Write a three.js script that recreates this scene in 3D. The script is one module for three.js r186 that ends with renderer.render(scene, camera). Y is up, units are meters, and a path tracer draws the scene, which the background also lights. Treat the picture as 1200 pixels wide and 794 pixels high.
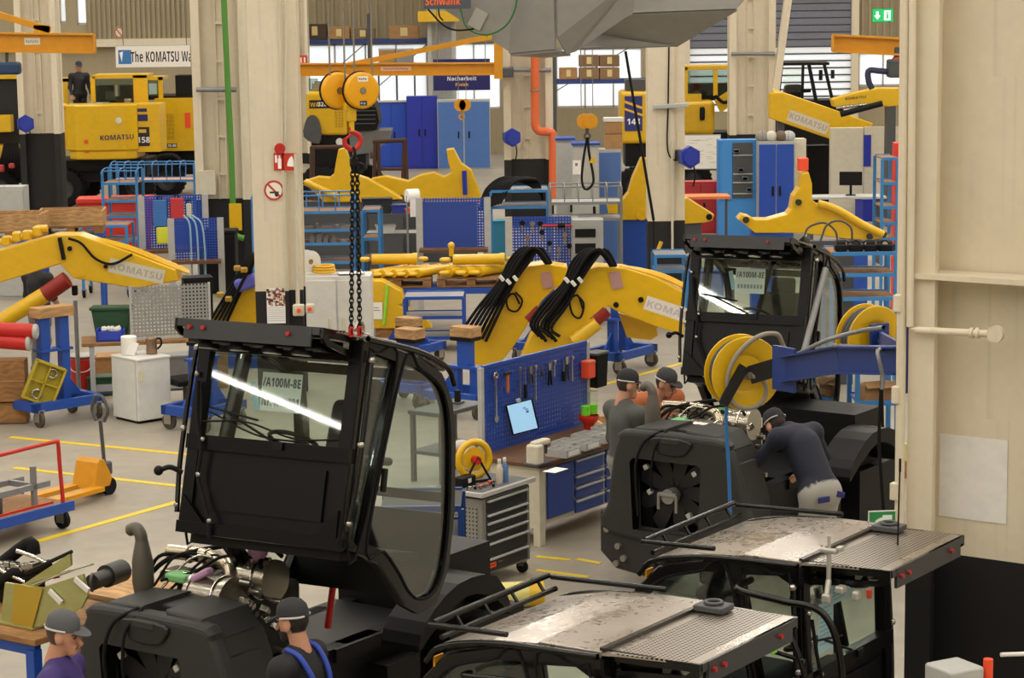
import * as THREE from 'three';
import { mergeGeometries } from 'three/addons/utils/BufferGeometryUtils.js';
import { RoundedBoxGeometry } from 'three/addons/geometries/RoundedBoxGeometry.js';
import { MarchingCubes } from 'three/addons/objects/MarchingCubes.js';
import { RectAreaLightUniformsLib } from 'three/addons/lights/RectAreaLightUniformsLib.js';

// ---------- camera, light, exposure ----------
const scene = new THREE.Scene();
const FPX = 2700, EYE = 5.68, PITCH = Math.atan(412 / FPX), ROLL = 0.0128;
const camera = new THREE.PerspectiveCamera(2 * Math.atan(397 / FPX) * 180 / Math.PI, 1200 / 794, 0.5, 400);
camera.position.set(0, EYE, 0);
camera.rotation.order = 'YXZ';
camera.rotation.set(-PITCH, 0, -ROLL);
camera.updateMatrixWorld(true);
const renderer = new THREE.WebGLRenderer({ antialias: true });
renderer.toneMapping = THREE.LinearToneMapping;
renderer.toneMappingExposure = 0.9;
renderer.shadowMap.enabled = true;
scene.background = new THREE.Color(0.86, 0.93, 1.0);   // overcast daylight outside the hall windows
scene.backgroundIntensity = 3.4;
RectAreaLightUniformsLib.init();
// continuous luminaire rows under the roof, each a glowing strip with an area light of its size
const LAMP = { y: 11.2, w: 0.32, len: 84, z: -36, xs: [-29, -21, -14, -8, -1.2, 4.95, 11, 18, 26], power: 27, color: 0xfff8ee };
for (const x of LAMP.xs) {
  const l = new THREE.RectAreaLight(LAMP.color, LAMP.power, LAMP.w, LAMP.len);
  l.position.set(x, LAMP.y - 0.03, LAMP.z); l.rotation.x = -Math.PI / 2; scene.add(l);
}

// ---------- pixel directions to places ----------
const V = (x, y, z) => new THREE.Vector3(x, y, z);
const ray = (px, py) => V((px - 600) / FPX, -(py - 397) / FPX, -1).applyQuaternion(camera.quaternion);
function G(px, py, h = 0) { const d = ray(px, py), t = (h - EYE) / d.y; return V(d.x * t, h, d.z * t); }   // on the level h
function P(px, py, Z) { const d = ray(px, py), t = -Z / d.z; return V(d.x * t, EYE + d.y * t, -Z); }          // at distance Z
const gz = (px, py) => -G(px, py).z;
const sc = (Z) => FPX / Z;                                     // pixels per metre
const AZ = Math.atan(1870 / FPX);                              // heading of the aisle
const TA = -AZ, TB = Math.PI / 2 - AZ, TC = Math.PI - AZ;
const U = V(Math.sin(AZ), 0, -Math.cos(AZ)), W = V(Math.cos(AZ), 0, Math.sin(AZ));

// ---------- geometry helpers ----------
let seed = 7;
const rnd = () => { seed = (seed * 1664525 + 1013904223) >>> 0; return seed / 4294967296; };
const rr = (a, b) => a + (b - a) * rnd();
const pick = (a) => a[Math.floor(rnd() * a.length)];
const mx = new THREE.Matrix4(), q0 = new THREE.Quaternion(), e0 = new THREE.Euler();
function tf(g, x = 0, y = 0, z = 0, rx = 0, ry = 0, rz = 0) {
  return g.applyMatrix4(mx.compose(V(x, y, z), q0.setFromEuler(e0.set(rx, ry, rz)), V(1, 1, 1)));
}
const bx = (w, h, d, x, y, z, rx, ry, rz) => tf(new THREE.BoxGeometry(w, h, d), x, y, z, rx, ry, rz);
const rb = (w, h, d, r, x, y, z, rx, ry, rz) => tf(new RoundedBoxGeometry(w, h, d, 2, Math.min(r, w / 2.01, h / 2.01, d / 2.01)), x, y, z, rx, ry, rz);
// box from corner to corner
const bc = (x0, x1, y0, y1, z0, z1) => bx(Math.abs(x1 - x0), Math.abs(y1 - y0), Math.abs(z1 - z0), (x0 + x1) / 2, (y0 + y1) / 2, (z0 + z1) / 2);
function cy(r1, r2, h, x = 0, y = 0, z = 0, ax = 'y', n = 16) {        // r1 at the far end of the axis
  const g = new THREE.CylinderGeometry(r1, r2, h, n);
  if (ax === 'x') g.rotateZ(-Math.PI / 2); if (ax === 'z') g.rotateX(Math.PI / 2);
  return g.translate(x, y, z);
}
const sp = (r, x, y, z, n = 10) => new THREE.SphereGeometry(r, n, Math.ceil(n * 0.7)).translate(x, y, z);
const to = (R, r, x, y, z, ax = 'z', n = 24, m = 8) => { const g = new THREE.TorusGeometry(R, r, m, n); if (ax === 'x') g.rotateY(Math.PI / 2); if (ax === 'y') g.rotateX(Math.PI / 2); return g.translate(x, y, z); };
const v3 = (p) => Array.isArray(p) ? V(...p) : p;
function tb(pts, r, n = 6, seg, closed = false) {
  const c = new THREE.CatmullRomCurve3(pts.map(v3), closed, 'catmullrom', 0.5);
  return new THREE.TubeGeometry(c, seg || Math.max(4, pts.length * 4), r, n, closed);
}
function bar(a, b, r, n = 8) {                                // straight round bar between two points
  a = v3(a); b = v3(b); const d = b.clone().sub(a), l = d.length();
  const g = new THREE.CylinderGeometry(r, r, l, n);
  g.applyQuaternion(new THREE.Quaternion().setFromUnitVectors(V(0, 1, 0), d.normalize()));
  return g.translate((a.x + b.x) / 2, (a.y + b.y) / 2, (a.z + b.z) / 2);
}
function beam(a, b, w, h, up = V(0, 1, 0)) {                  // straight square bar between two points
  a = v3(a); b = v3(b); const d = b.clone().sub(a), l = d.length(); d.normalize();
  const s = d.clone().cross(Math.abs(d.dot(up)) > 0.98 ? V(0, 0, 1) : up).normalize(), t = s.clone().cross(d);
  const g = new THREE.BoxGeometry(w, h, l);
  return g.applyMatrix4(new THREE.Matrix4().makeBasis(s, t, d.negate()).setPosition((a.x + b.x) / 2, (a.y + b.y) / 2, (a.z + b.z) / 2));
}
function ex(pts, d, z = 0, bev = 0, holes = [], bs = 1) {               // outline in x y, thickness d about z
  const s = new THREE.Shape(pts.map((p) => new THREE.Vector2(p[0], p[1])));
  for (const h of holes) s.holes.push(new THREE.Path(h.map((p) => new THREE.Vector2(p[0], p[1]))));
  const g = new THREE.ExtrudeGeometry(s, { depth: d - 2 * bev, bevelEnabled: bev > 0, bevelSize: bev, bevelThickness: bev, bevelSegments: bs, curveSegments: 6 });
  return g.translate(0, 0, z - d / 2 + bev);
}
const ring = (x, y, r, n = 12) => Array.from({ length: n }, (_, i) => [x + r * Math.cos(i / n * 6.2832), y + r * Math.sin(i / n * 6.2832)]);
const sm = (pts, n = 4, closed = true) => new THREE.CatmullRomCurve3(pts.map((p) => V(p[0], p[1], 0)), closed, 'catmullrom', 0.5).getPoints(pts.length * n).slice(0, closed ? -1 : undefined).map((p) => [p.x, p.y]);
const la = (pts, x = 0, y = 0, z = 0, n = 20) => new THREE.LatheGeometry(pts.map((p) => new THREE.Vector2(Math.max(p[0], 1e-4), p[1])), n).translate(x, y, z);
function boxUV(g) {
  const p = g.attributes.position, uv = new Float32Array(p.count * 2), a = V(), b = V(), c = V();
  for (let i = 0; i < p.count; i += 3) {
    a.fromBufferAttribute(p, i); b.fromBufferAttribute(p, i + 1); c.fromBufferAttribute(p, i + 2);
    const n = b.clone().sub(a).cross(c.clone().sub(a)), ax = Math.abs(n.x), ay = Math.abs(n.y), az = Math.abs(n.z);
    [a, b, c].forEach((v, k) => {
      const o = (i + k) * 2;
      if (ay >= ax && ay >= az) { uv[o] = v.x; uv[o + 1] = v.z; } else if (ax > az) { uv[o] = v.z; uv[o + 1] = v.y; } else { uv[o] = v.x; uv[o + 1] = v.y; }
    });
  }
  g.setAttribute('uv', new THREE.BufferAttribute(uv, 2));
  return g;
}
function prep(g) {
  const o = g.index ? g.toNonIndexed() : g;
  for (const k of Object.keys(o.attributes)) if (!['position', 'normal', 'uv', 'color'].includes(k)) o.deleteAttribute(k);
  return o;
}
const used = {};
function numbered(n) { used[n] = (used[n] ?? -1) + 1; return used[n] ? n + '_' + String(used[n]).padStart(3, '0') : n; }
const SPLIT = new Set(['rear_frame', 'hood_side', 'gusset', 'pink_wrap', 'rail_bolt', 'hose_clip', 'marker_cap', 'green_tape', 'frame_bolt', 'pin_boss', 'pin', 'cable_tie', 'clevis', 'hose_band', 'timber_side', 'pipe_bracket', 'pipe_clip', 'adhesive', 'stripe', 'vent_grille', 'pane_seal', 'draped_hose', 'cable', 'hanger', 'suspension_rod', 'rear_light', 'red_clamp', 'boom_pipe', 'support', 'hydraulic_line', 'shackle', 'hoist_rope', 'engine_hose', 'hood_hose', 'supply_line', 'crossed_cable', 'valve_fitting', 'push_button', 'trolley_hoist', 'crate_leg', 'fitting_row', 'cap_band', 'cab_frame', 'engine_cover']);
function M(name, geos, m, parent) {
  if (SPLIT.has(name) && Array.isArray(geos) && geos.length > 1) return geos.flat(3).filter(Boolean).map((g) => M(name, [g], m, parent))[0];
  const list = (Array.isArray(geos) ? geos : [geos]).flat(3).filter(Boolean).map(prep);
  let g = list.length > 1 ? mergeGeometries(list) : list[0];
  g = boxUV(g);
  const o = new THREE.Mesh(g, m); o.name = parent ? name : numbered(name); o.castShadow = o.receiveShadow = true;
  (parent || scene).add(o);
  return o;
}
function T(name, label, category, p, turn = 0, group) {
  const o = new THREE.Group(); o.name = numbered(name); scene.add(o);
  p = p ? v3(p) : V(0, 0, 0);
  o.position.copy(p); o.rotation.y = turn; o.userData = { label, category }; if (group) o.userData.group = group;
  return o;
}
function tag(o, label, category, group) { o.userData = { label, category }; if (group) o.userData.group = group; return o; }
function S(name, geos, m) { const o = M(name, geos, m); o.userData.kind = 'structure'; return o; }
function dup(o, p, turn, label, group) {
  const r = o.clone(); r.name = numbered(o.name.replace(/_\d{3}$/, '')); scene.add(r);
  r.userData = { ...o.userData };
  if (p) r.position.copy(v3(p)); if (turn !== undefined) r.rotation.y = turn;
  if (label) r.userData.label = label; if (group) r.userData.group = group;
  return r;
}
// ---------- textures ----------
function hash(x, y, s) { let h = (x * 374761393 + y * 668265263 + s * 974634777) | 0; h = Math.imul(h ^ (h >>> 13), 1274126177); return ((h ^ (h >>> 16)) >>> 0) / 4294967296; }
function vn(x, y, per, s) {                                   // tiling value noise
  const xi = Math.floor(x), yi = Math.floor(y), f = (t) => t * t * (3 - 2 * t), u = f(x - xi), w = f(y - yi), m = (n) => ((n % per) + per) % per;
  const a = hash(m(xi), m(yi), s), b = hash(m(xi + 1), m(yi), s), c = hash(m(xi), m(yi + 1), s), d = hash(m(xi + 1), m(yi + 1), s);
  return a + (b - a) * u + (c - a) * w + (a - b - c + d) * u * w;
}
function fbm(u, v, base, oct, s) { let t = 0, a = 0.5, n = 0; for (let o = 0, p = base; o < oct; o++, p *= 2, a *= 0.55) { t += a * vn(u * p, v * p, p, s + o); n += a; } return t / n; }
function tex(n, metres, fn, srgb = true) {
  const d = new Uint8Array(n * n * 4);
  for (let j = 0; j < n; j++) for (let i = 0; i < n; i++) { const c = fn(i / n, j / n), o = (j * n + i) * 4; for (let k = 0; k < 3; k++) d[o + k] = Math.max(0, Math.min(255, (Array.isArray(c) ? c[k] : c) * 255)); d[o + 3] = 255; }
  const t = new THREE.DataTexture(d, n, n); t.wrapS = t.wrapT = THREE.RepeatWrapping; t.magFilter = THREE.LinearFilter; t.minFilter = THREE.LinearFilter;
  if (srgb) t.colorSpace = THREE.SRGBColorSpace; t.repeat.set(1 / metres, 1 / metres); t.needsUpdate = true; return t;
}
const X = {
  floor: tex(1024, 14, (u, v) => { const a = fbm(u, v, 5, 5, 3), b = fbm(u, v, 64, 3, 9); const t = 0.86 + (a - 0.5) * 0.26 + (b - 0.5) * 0.1; return [t, t * 0.975, t * 0.925]; }),
  paint: tex(512, 2.5, (u, v) => { const a = fbm(u, v, 4, 5, 21), b = fbm(u, v, 40, 3, 5), st = Math.pow(vn(u * 60, v * 3, 60, 31), 6) * 0.05; const t = 0.96 + (a - 0.5) * 0.05 + (b - 0.5) * 0.03 - st; return [t, t * 0.995, t * 0.98]; }),
  fine: tex(256, 0.6, (u, v) => { const a = fbm(u, v, 6, 5, 12); return 0.95 + (a - 0.5) * 0.08; }),
  wear: tex(256, 0.9, (u, v) => { const a = fbm(u, v, 5, 5, 44); return 0.35 + a * 0.6; }, false),
  wood: tex(512, 1.2, (u, v) => { const w = fbm(u * 1, v, 4, 3, 8), g = Math.sin((v * 14 + w * 3) * 6.28) * 0.5 + 0.5, f = fbm(u, v * 1, 8, 3, 2) + vn(u * 6, v * 128, 128, 6) * 0.5; const t = 0.74 + g * 0.1 + (f - 0.7) * 0.22; return [t, t * 0.93, t * 0.83]; }),
  peg: tex(64, 0.04, (u, v) => { const d = Math.max(Math.abs(u - 0.5), Math.abs(v - 0.5)); return d < 0.2 ? 0.16 : 1; }),
  pegA: tex(64, 0.05, (u, v) => { const d = Math.max(Math.abs(u - 0.5), Math.abs(v - 0.5)); return d < 0.24 ? 0 : 1; }, false),
  plate: tex(512, 1.3, (u, v) => { const a = fbm(u, v, 3, 4, 70), b = fbm(u, v, 40, 3, 4); return 0.25 + a * 0.35 + (b - 0.5) * 0.25; }, false),
  card: tex(256, 0.7, (u, v) => { const a = fbm(u, v, 6, 4, 14), l = vn(u * 3, v * 90, 90, 2); return 0.9 + (a - 0.5) * 0.14 + (l - 0.5) * 0.05; }),
  mesh: tex(64, 0.03, (u, v) => (Math.hypot(u - 0.5, v - 0.5) < 0.33 ? 0.02 : 1)),
};
// ---------- materials ----------
const mats = {};
function K(color, rough = 0.55, metal = 0, o = {}) {
  const key = color + rough + metal + Object.entries(o).map(([k, v]) => k + (v && v.uuid || v)).join();
  return mats[key] ??= new THREE.MeshPhysicalMaterial({ color, roughness: rough, metalness: metal, ...o });
}
const yel = K('#e6b80c', 0.34, 0, { map: X.fine, clearcoat: 0.3, clearcoatRoughness: 0.25 });
const yelD = yel;
const ventY = K('#e6b80c', 0.45, 0, { map: X.mesh });   // perforated sheet
const org = K('#dc980e', 0.45, 0, { map: X.fine });
const blu = K('#1f4fae', 0.42, 0, { map: X.fine });           // trestle blue
const bluW = K('#3a86c8', 0.5, 0, { map: X.fine });           // wire cart blue
const bluD = K('#1c2fa8', 0.45, 0, { map: X.fine });          // deep blue sheet
const bluN = K('#14246e', 0.5, 0, { map: X.fine });
const bluS = K('#4a74b8', 0.45, 0, { map: X.fine });          // steel blue doors
const pegB = K('#1f47a6', 0.45, 0, { alphaMap: X.pegA, transparent: true, alphaTest: 0.5 });
const blk = K('#0c0c0e', 0.5, 0, { map: X.fine, specularIntensity: 0.5 });
const blkG = K('#050506', 0.22, 0, { specularIntensity: 0.8 });   // glossy cab paint
const blkS = K('#08090a', 0.34, 0, { map: X.fine, specularIntensity: 0.45 });
const rub = K('#121212', 0.8, 0, { map: X.fine, specularIntensity: 0.5 });
const hood = K('#363635', 0.55, 0, { map: X.fine, specularIntensity: 0.5 });
const gry = K('#8d8f90', 0.45, 0.2, { map: X.fine });
const gryL = K('#b9bab6', 0.5, 0, { map: X.fine });
const gryD = K('#4b4d50', 0.5, 0, { map: X.fine });
const stl = K('#a9a69f', 0.32, 0.85, { roughnessMap: X.wear });
const chr = K('#d6d6d2', 0.15, 1);
const wht = K('#e4e4de', 0.45, 0, { map: X.fine });
const ivo = K('#d8d2bd', 0.5, 0, { map: X.fine });
const bei = K('#e4dac4', 0.55, 0, { map: X.paint });
const dado = K('#141416', 0.6, 0, { map: X.fine });
const red = K('#c8231c', 0.42, 0, { map: X.fine });
const redD = K('#8f1d16', 0.5, 0, { map: X.fine });
const oran = K('#f0502a', 0.5);
const grn = K('#2c6b35', 0.5);
const wod = K('#dcb98a', 0.7, 0, { map: X.wood });
const wodD = K('#b48c5c', 0.72, 0, { map: X.wood });
const wodB = K('#7c5a3a', 0.6, 0, { map: X.wood });
const crd = K('#b98d5c', 0.8, 0, { map: X.card });
const pap = K('#f2f1ec', 0.8);
const glass = new THREE.MeshPhysicalMaterial({ color: '#f6fbf8', roughness: 0.02, transmission: 1, thickness: 0, ior: 1.5 });
const glassD = new THREE.MeshPhysicalMaterial({ color: '#c4d2cc', roughness: 0.02, transmission: 1, thickness: 0, ior: 1.5 });
const frost = new THREE.MeshPhysicalMaterial({ color: '#ffffff', roughness: 1, transmission: 0.6, thickness: 0 });
const lampM = new THREE.MeshStandardMaterial({ color: '#ffffff', emissive: '#fff8ee', emissiveIntensity: 6 });
const print = (w, h, draw, res = 200) => {                      // flat print on a thin sheet
  const c = document.createElement('canvas'); c.width = Math.min(1024, Math.max(16, Math.round(w * res))); c.height = Math.min(1024, Math.max(16, Math.round(h * res)));
  const g = c.getContext('2d'); draw(g, c.width, c.height);
  const t = new THREE.CanvasTexture(c); t.colorSpace = THREE.SRGBColorSpace; return t;
};
// a printed sheet: child (or top-level) plane of w x h facing +z
function sheet(name, w, h, draw, parent, o = {}) {
  const t = print(w, h, draw, o.res || 200);
  const m = new THREE.MeshStandardMaterial({ map: t, roughness: o.rough ?? 0.5, ...(o.clear ? { transparent: true, alphaTest: 0.5 } : {}), ...(o.glow ? { emissive: '#ffffff', emissiveMap: t, emissiveIntensity: o.glow } : {}) });
  const g = new THREE.PlaneGeometry(w, h); const me = new THREE.Mesh(g, m); me.name = parent ? name : numbered(name); me.receiveShadow = true; me.castShadow = !o.clear;
  (parent || scene).add(me); me.position.set(o.x || 0, o.y || 0, o.z || 0); me.rotation.set(o.rx || 0, o.ry || 0, o.rz || 0, 'YXZ'); return me;
}
const smudge = (col, bg, n = 5) => (g, w, h) => { if (bg) { g.fillStyle = bg; g.fillRect(0, 0, w, h); } g.fillStyle = col; for (let i = 0; i < n; i++) g.fillRect(w * (0.1 + 0.8 * i / n), h * (0.3 + 0.08 * (i % 2)), w * 0.8 / n * 0.7, h * 0.36); };   // print too small to read
const txt = (s, col, bg, o = {}) => (g, w, h) => {
  if (bg) { g.fillStyle = bg; g.fillRect(0, 0, w, h); }
  g.fillStyle = col; g.textAlign = 'center'; g.textBaseline = 'middle';
  const L = s.split('\n'), lh = h / L.length;
  L.forEach((l, i) => { const fs = lh * (o.fill || 0.8); g.font = (o.weight || 'bold') + ' ' + fs + 'px ' + (o.font || 'sans-serif'); const mw = g.measureText(l).width; g.save(); g.translate(w / 2, lh * (i + 0.5)); g.scale(o.stretch ? (w * 0.96) / mw : Math.min(1, w * 0.96 / mw), 1); if (o.slant) g.transform(1, 0, o.slant, 1, 0, 0); g.fillText(l, 0, 0); g.restore(); });
};

// ---------- tracing helpers: where a pixel direction meets a plane of a thing ----------
function onZ(t, px, py, c = 0) {                                // local z = c
  t.updateMatrixWorld(true); const inv = t.matrixWorld.clone().invert();
  const o = V(0, EYE, 0).applyMatrix4(inv), d = ray(px, py).transformDirection(inv), k = (c - o.z) / d.z;
  return [o.x + d.x * k, o.y + d.y * k, c];
}
function onX(t, px, py, c = 0) {                                // local x = c
  t.updateMatrixWorld(true); const inv = t.matrixWorld.clone().invert();
  const o = V(0, EYE, 0).applyMatrix4(inv), d = ray(px, py).transformDirection(inv), k = (c - o.x) / d.x;
  return [c, o.y + d.y * k, o.z + d.z * k];
}
const outl = (t, pts, c = 0) => pts.map((p) => onZ(t, p[0], p[1], c));
const at = (t, px, py, Z) => { t.updateMatrixWorld(true); return t.worldToLocal(P(px, py, Z)); };
const fbox = (t, x0, x1, y0, y1, c, d) => { const a = onZ(t, x0, y1, c), b = onZ(t, x1, y0, c); return bc(a[0], b[0], a[1], b[1], c - d, c); };   // front face on local z = c

// ---------- the hall ----------
const HX0 = -40, HX1 = 36, HZ0 = 8, HZ1 = -80, HH = 11.7;
S('floor', [bc(HX0 - 0.3, HX1 + 0.3, -0.3, 0, HZ1 - 0.3, HZ0 + 0.3)], K('#a9a59c', 0.5, 0, { map: X.floor }));
S('floor', [bc(-120, 120, -0.5, -0.32, HZ1 - 120, HZ1 - 0.4)], K('#c9c9c4', 0.9));                           // yard outside
S('ceiling', [bc(HX0, HX1, HH, HH + 0.3, HZ1, HZ0)], K('#ded9cd', 0.8, 0, { map: X.paint }));
S('wall_left', [bc(HX0 - 0.3, HX0, 0, HH, HZ1, HZ0)], bei);
S('wall_right', [bc(HX1, HX1 + 0.3, 0, HH, HZ1, HZ0)], bei);
S('wall_front', [bc(HX0, HX1, 0, HH, HZ0, HZ0 + 0.3)], bei);
for (const x of LAMP.xs) {
  const t = T('strip_light', 'long glowing luminaire row under the hall roof', 'lamp', [x, LAMP.y, LAMP.z], 0, 'luminaire rows under the roof');
  M('housing', bc(-0.35, 0.35, 0.02, 0.4, -LAMP.len / 2, LAMP.len / 2), gryL, t);
  M('diffuser', bc(-LAMP.w / 2, LAMP.w / 2, 0, 0.03, -LAMP.len / 2, LAMP.len / 2), lampM, t);
}
// back wall with its openings, laid out in pixel columns at its distance
{
  const Z = -HZ1, cx = (px) => P(px, 60, Z).x, cyy = (px, py) => P(px, py, Z).y;
  // [px0, px1, py0, py1] openings
  const ops = [[72, 79, -8, 27], [92, 103, -8, 29], [356, 500, 51, 128], [524, 586, 50, 128], [652, 752, 56, 126], [808, 997, 55, 130], [1007, 1064, 61, 101]];
  const xs = [[-40, cx(ops[0][0]), null]];
  let geo = [], prev = HX0;
  for (const [a, b, c, d] of ops) {
    const x0 = cx(a), x1 = cx(b), y1 = cyy((a + b) / 2, c), y0 = cyy((a + b) / 2, d);
    geo.push(bc(prev, x0, 0, HH, HZ1 - 0.25, HZ1), bc(x0, x1, 0, y0, HZ1 - 0.25, HZ1), bc(x0, x1, y1, HH, HZ1 - 0.25, HZ1)); prev = x1;
  }
  geo.push(bc(prev, HX1, 0, HH, HZ1 - 0.25, HZ1));
  S('wall_back', geo, K('#a89c80', 0.7, 0, { map: X.paint }));
  ops.forEach(([a, b, c, d], i) => {
    if (a === 808) return;
    const x0 = cx(a), x1 = cx(b), y1 = cyy((a + b) / 2, c), y0 = cyy((a + b) / 2, d), o = new THREE.Group();
    o.name = 'window_' + (i + 1); o.userData.kind = 'structure'; scene.add(o);
    const n = Math.max(1, Math.round((x1 - x0) / 1.05));
    for (let k = 0; k < n; k++) M('pane', bc(x0 + (x1 - x0) * k / n + 0.02, x0 + (x1 - x0) * (k + 1) / n - 0.02, y0, y1, HZ1 - 0.14, HZ1 - 0.12), frost, o);
    M('window_frame', [...Array.from({ length: n + 1 }, (_, k) => bx(0.05, y1 - y0, 0.08, x0 + (x1 - x0) * k / n, (y0 + y1) / 2, HZ1 - 0.1)), bx(x1 - x0, 0.07, 0.08, (x0 + x1) / 2, y0 + 0.03, HZ1 - 0.1), bx(x1 - x0, 0.07, 0.08, (x0 + x1) / 2, y1 - 0.03, HZ1 - 0.1)], gryL, o);
  });
  const clad = K('#a2967a', 0.6, 0, { map: X.paint });
  // ribbed sheet cladding standing proud of the wall
  const rib = (a, b, c, d, m, step = 0.17) => {
    const x0 = cx(a), x1 = cx(b), y1 = c < -9 ? 8 : cyy((a + b) / 2, c), y0 = cyy((a + b) / 2, d), g = [bc(x0, x1, y0, y1, HZ1, HZ1 + 0.04)];
    for (let x = x0 + step / 2; x < x1; x += step) g.push(bc(x - 0.045, x + 0.045, y0, y1, HZ1 + 0.03, HZ1 + 0.11));
    S('trim_1', g, m).name = numbered('cladding');
  };
  rib(104, 156, -10, 46, clad);
  rib(156, 224, -10, 46, clad);
  rib(355, 508, -10, 47, clad, 0.3);
  rib(520, 590, -10, 49, clad, 0.3);
  rib(1006, 1070, -10, 46, clad, 0.25);
  S('trim_1', [bc(cx(0), cx(225), cyy(100, 55), cyy(100, 46), HZ1, HZ1 + 0.3)], bei);
  // roller shutter, upper slats opaque, lower slats clear
  const x0 = cx(808), x1 = cx(997), dr = new THREE.Group(); dr.name = 'door_1'; dr.userData.kind = 'structure'; scene.add(dr);
  const yT = cyy(900, -12), yB = cyy(900, 130), n = 17, h = (yT - yB) / n;
  for (let k = 0; k < n; k++) {
    const y = yT - h * (k + 0.5), clear = k >= 8;
    if (clear) M('slat_joint', bc(x0, x1, y + h * 0.4, y + h * 0.6, HZ1 + 0.01, HZ1 + 0.08), gryD, dr);
    M(clear ? 'clear_slat' : 'slat', bc(x0, x1, y - h * 0.42, y + h * 0.42, HZ1 + 0.02, HZ1 + 0.07), clear ? frost : K('#7f8392', 0.4, 0.3, { map: X.fine }), dr);
  }
  M('guide_rail', [bc(x0 - 0.25, x0, 0, yT + 1, HZ1, HZ1 + 0.2), bc(x1, x1 + 0.25, 0, yT + 1, HZ1, HZ1 + 0.2), bc(x0, x1, yT - 0.1, yT + 0.5, HZ1, HZ1 + 0.35)], bei, dr);
  M('slat_joint', bc(x0, x1, yT - h * 8, yT, HZ1 + 0.005, HZ1 + 0.03), gryD, dr);
}
// painted floor lines
const line = (a, b, w = 0.1) => { const p = G(...a), q = G(...b); S('floor_marking', beam([p.x, 0.003, p.z], [q.x, 0.003, q.z], w, 0.006), K('#e8c81e', 0.5, 0, { map: X.fine })); };
line([12, 512.2], [232, 533.5]); line([16, 548], [232, 572]); line([36, 636.5], [215, 586]); line([690, 455.5], [800, 425.5]);
line([628, 652], [668, 656], 0.07); line([628, 668], [690, 676], 0.07); line([676, 655], [704, 660], 0.07);

// ---------- columns ----------
function wideColumn(pl, pr, py, Z, dadoPy, label, m = bei, turn = 0, wide) {
  const a = P(pl, py, Z), b = P(pr, py, Z), w = wide || b.x - a.x, yd = P((pl + pr) / 2, dadoPy, Z).y;
  const t = T('steel_column', label, 'column', [wide ? a.x + (w / 2) * Math.cos(turn) : (a.x + b.x) / 2, 0, -Z - (wide ? (w / 2) * Math.sin(turn) : 0)], turn);
  const h = w / 2, f = w * 0.15, dp = 0.3;
  for (const [y0, y1, mm, nm] of [[yd, HH, m, 'shaft'], [0, yd, dado, 'painted_base']]) M(nm, [
    bc(-h, -h + f, y0, y1, -0.05, 0), bc(h - f, h, y0, y1, -0.05, 0),                // flanges
    bc(-h + f * 0.35, -h + f * 0.55, y0, y1, -dp, -0.02), bc(h - f * 0.55, h - f * 0.35, y0, y1, -dp, -0.02),
    bc(-h, h, y0, y1, -dp - 0.04, -dp + 0.02),                                    // web sheet
    bc(-h, -h + 0.02, y0, y1, -dp - 0.3, -0.02), bc(h - 0.02, h, y0, y1, -dp - 0.3, -0.02),
  ], mm, t);
  if (!wide) { M('lacing_rail', [bc(-w * 0.1, -w * 0.08, yd, HH, -dp, -dp + 0.1), bc(w * 0.04, w * 0.06, yd, HH, -dp, -dp + 0.1)], m, t);
    for (let y = yd + 0.5; y < 8; y += 0.75) M('batten_plate', bx(w * 0.14, 0.05, 0.06, -w * 0.02, y, -dp + 0.06), m, t); }
  return t;
}
const colA = wideColumn(20, 68, 100, 56, 157, 'wide beige steel column with a blue hose drum on it'); 
const colB = wideColumn(226, 291, 120, 46, 234, 'wide beige steel column carrying a green pipe');
const colC = wideColumn(590, 648, 120, 55, 187, 'wide beige steel column carrying an orange pipe');
const colD = wideColumn(855, 909, 80, 60, 158, 'wide beige steel column beside the grey roller shutter');
const colE = wideColumn(501, 534, 60, 77, 300, 'far pale grey column with a yellow crane bracket at its head', gryL);
M('crane_bracket', bc(-0.75, 0.6, P(517, 25, 77).y, P(517, 13, 77).y, 0.02, 0.5), yelD, colE);
wideColumn(338, 361, 60, 76, 180, 'far slim beige column behind the crane jib');
// column pipes
{
  const p = (px, py, o = 0.25) => onZ(colB, px, py, o);
  M('green_pipe', [tb([p(261, -30), p(266, 80), p(271, 180), p(273.5, 260)], 0.06, 10, 20), tb([p(273.5, 260), p(274, 272), p(279, 277), p(286, 279)], 0.06, 10, 12)], K('#4f8a34', 0.5), colB);
  M('cross_pipe', bar(onZ(colB, 230, 105, 0.12), onZ(colB, 277, 105, 0.12), 0.05), gry, colB);
  M('wall_box', fbox(colB, 233, 252, 200, 228, 0.06, 0.1), ivo, colB);
  const q = (px, py, o = 0.2) => onZ(colC, px, py, o);
  M('orange_pipe', [tb([q(627, -20), q(627, 60), q(627, 140)], 0.1, 12, 10), tb([q(627, 140), q(627.5, 148), q(632, 153.5), q(640, 154)], 0.1, 12, 10), tb([q(640, 154), q(646, 155), q(648, 161), q(648, 240)], 0.1, 12, 16)], K('#dc6a3a', 0.45), colC);
  M('pipe_clip', [to(0.105, 0.02, ...q(627, 106), 'y'), to(0.105, 0.02, ...q(627, 60), 'y')], gry, colC);
  M('cross_pipe', bar(onZ(colC, 593, 82, 0.1), onZ(colC, 646, 82, 0.1), 0.05), gry, colC);
  M('cross_pipe', bar(onZ(colD, 857, 63, 0.1), onZ(colD, 908, 63, 0.1), 0.05), gry, colD);
  M('brace', [beam(onZ(colD, 908, 110, 0.05), onZ(colD, 926, -20, 0.05), 0.18, 0.3)], bei, colD);
}
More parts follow.
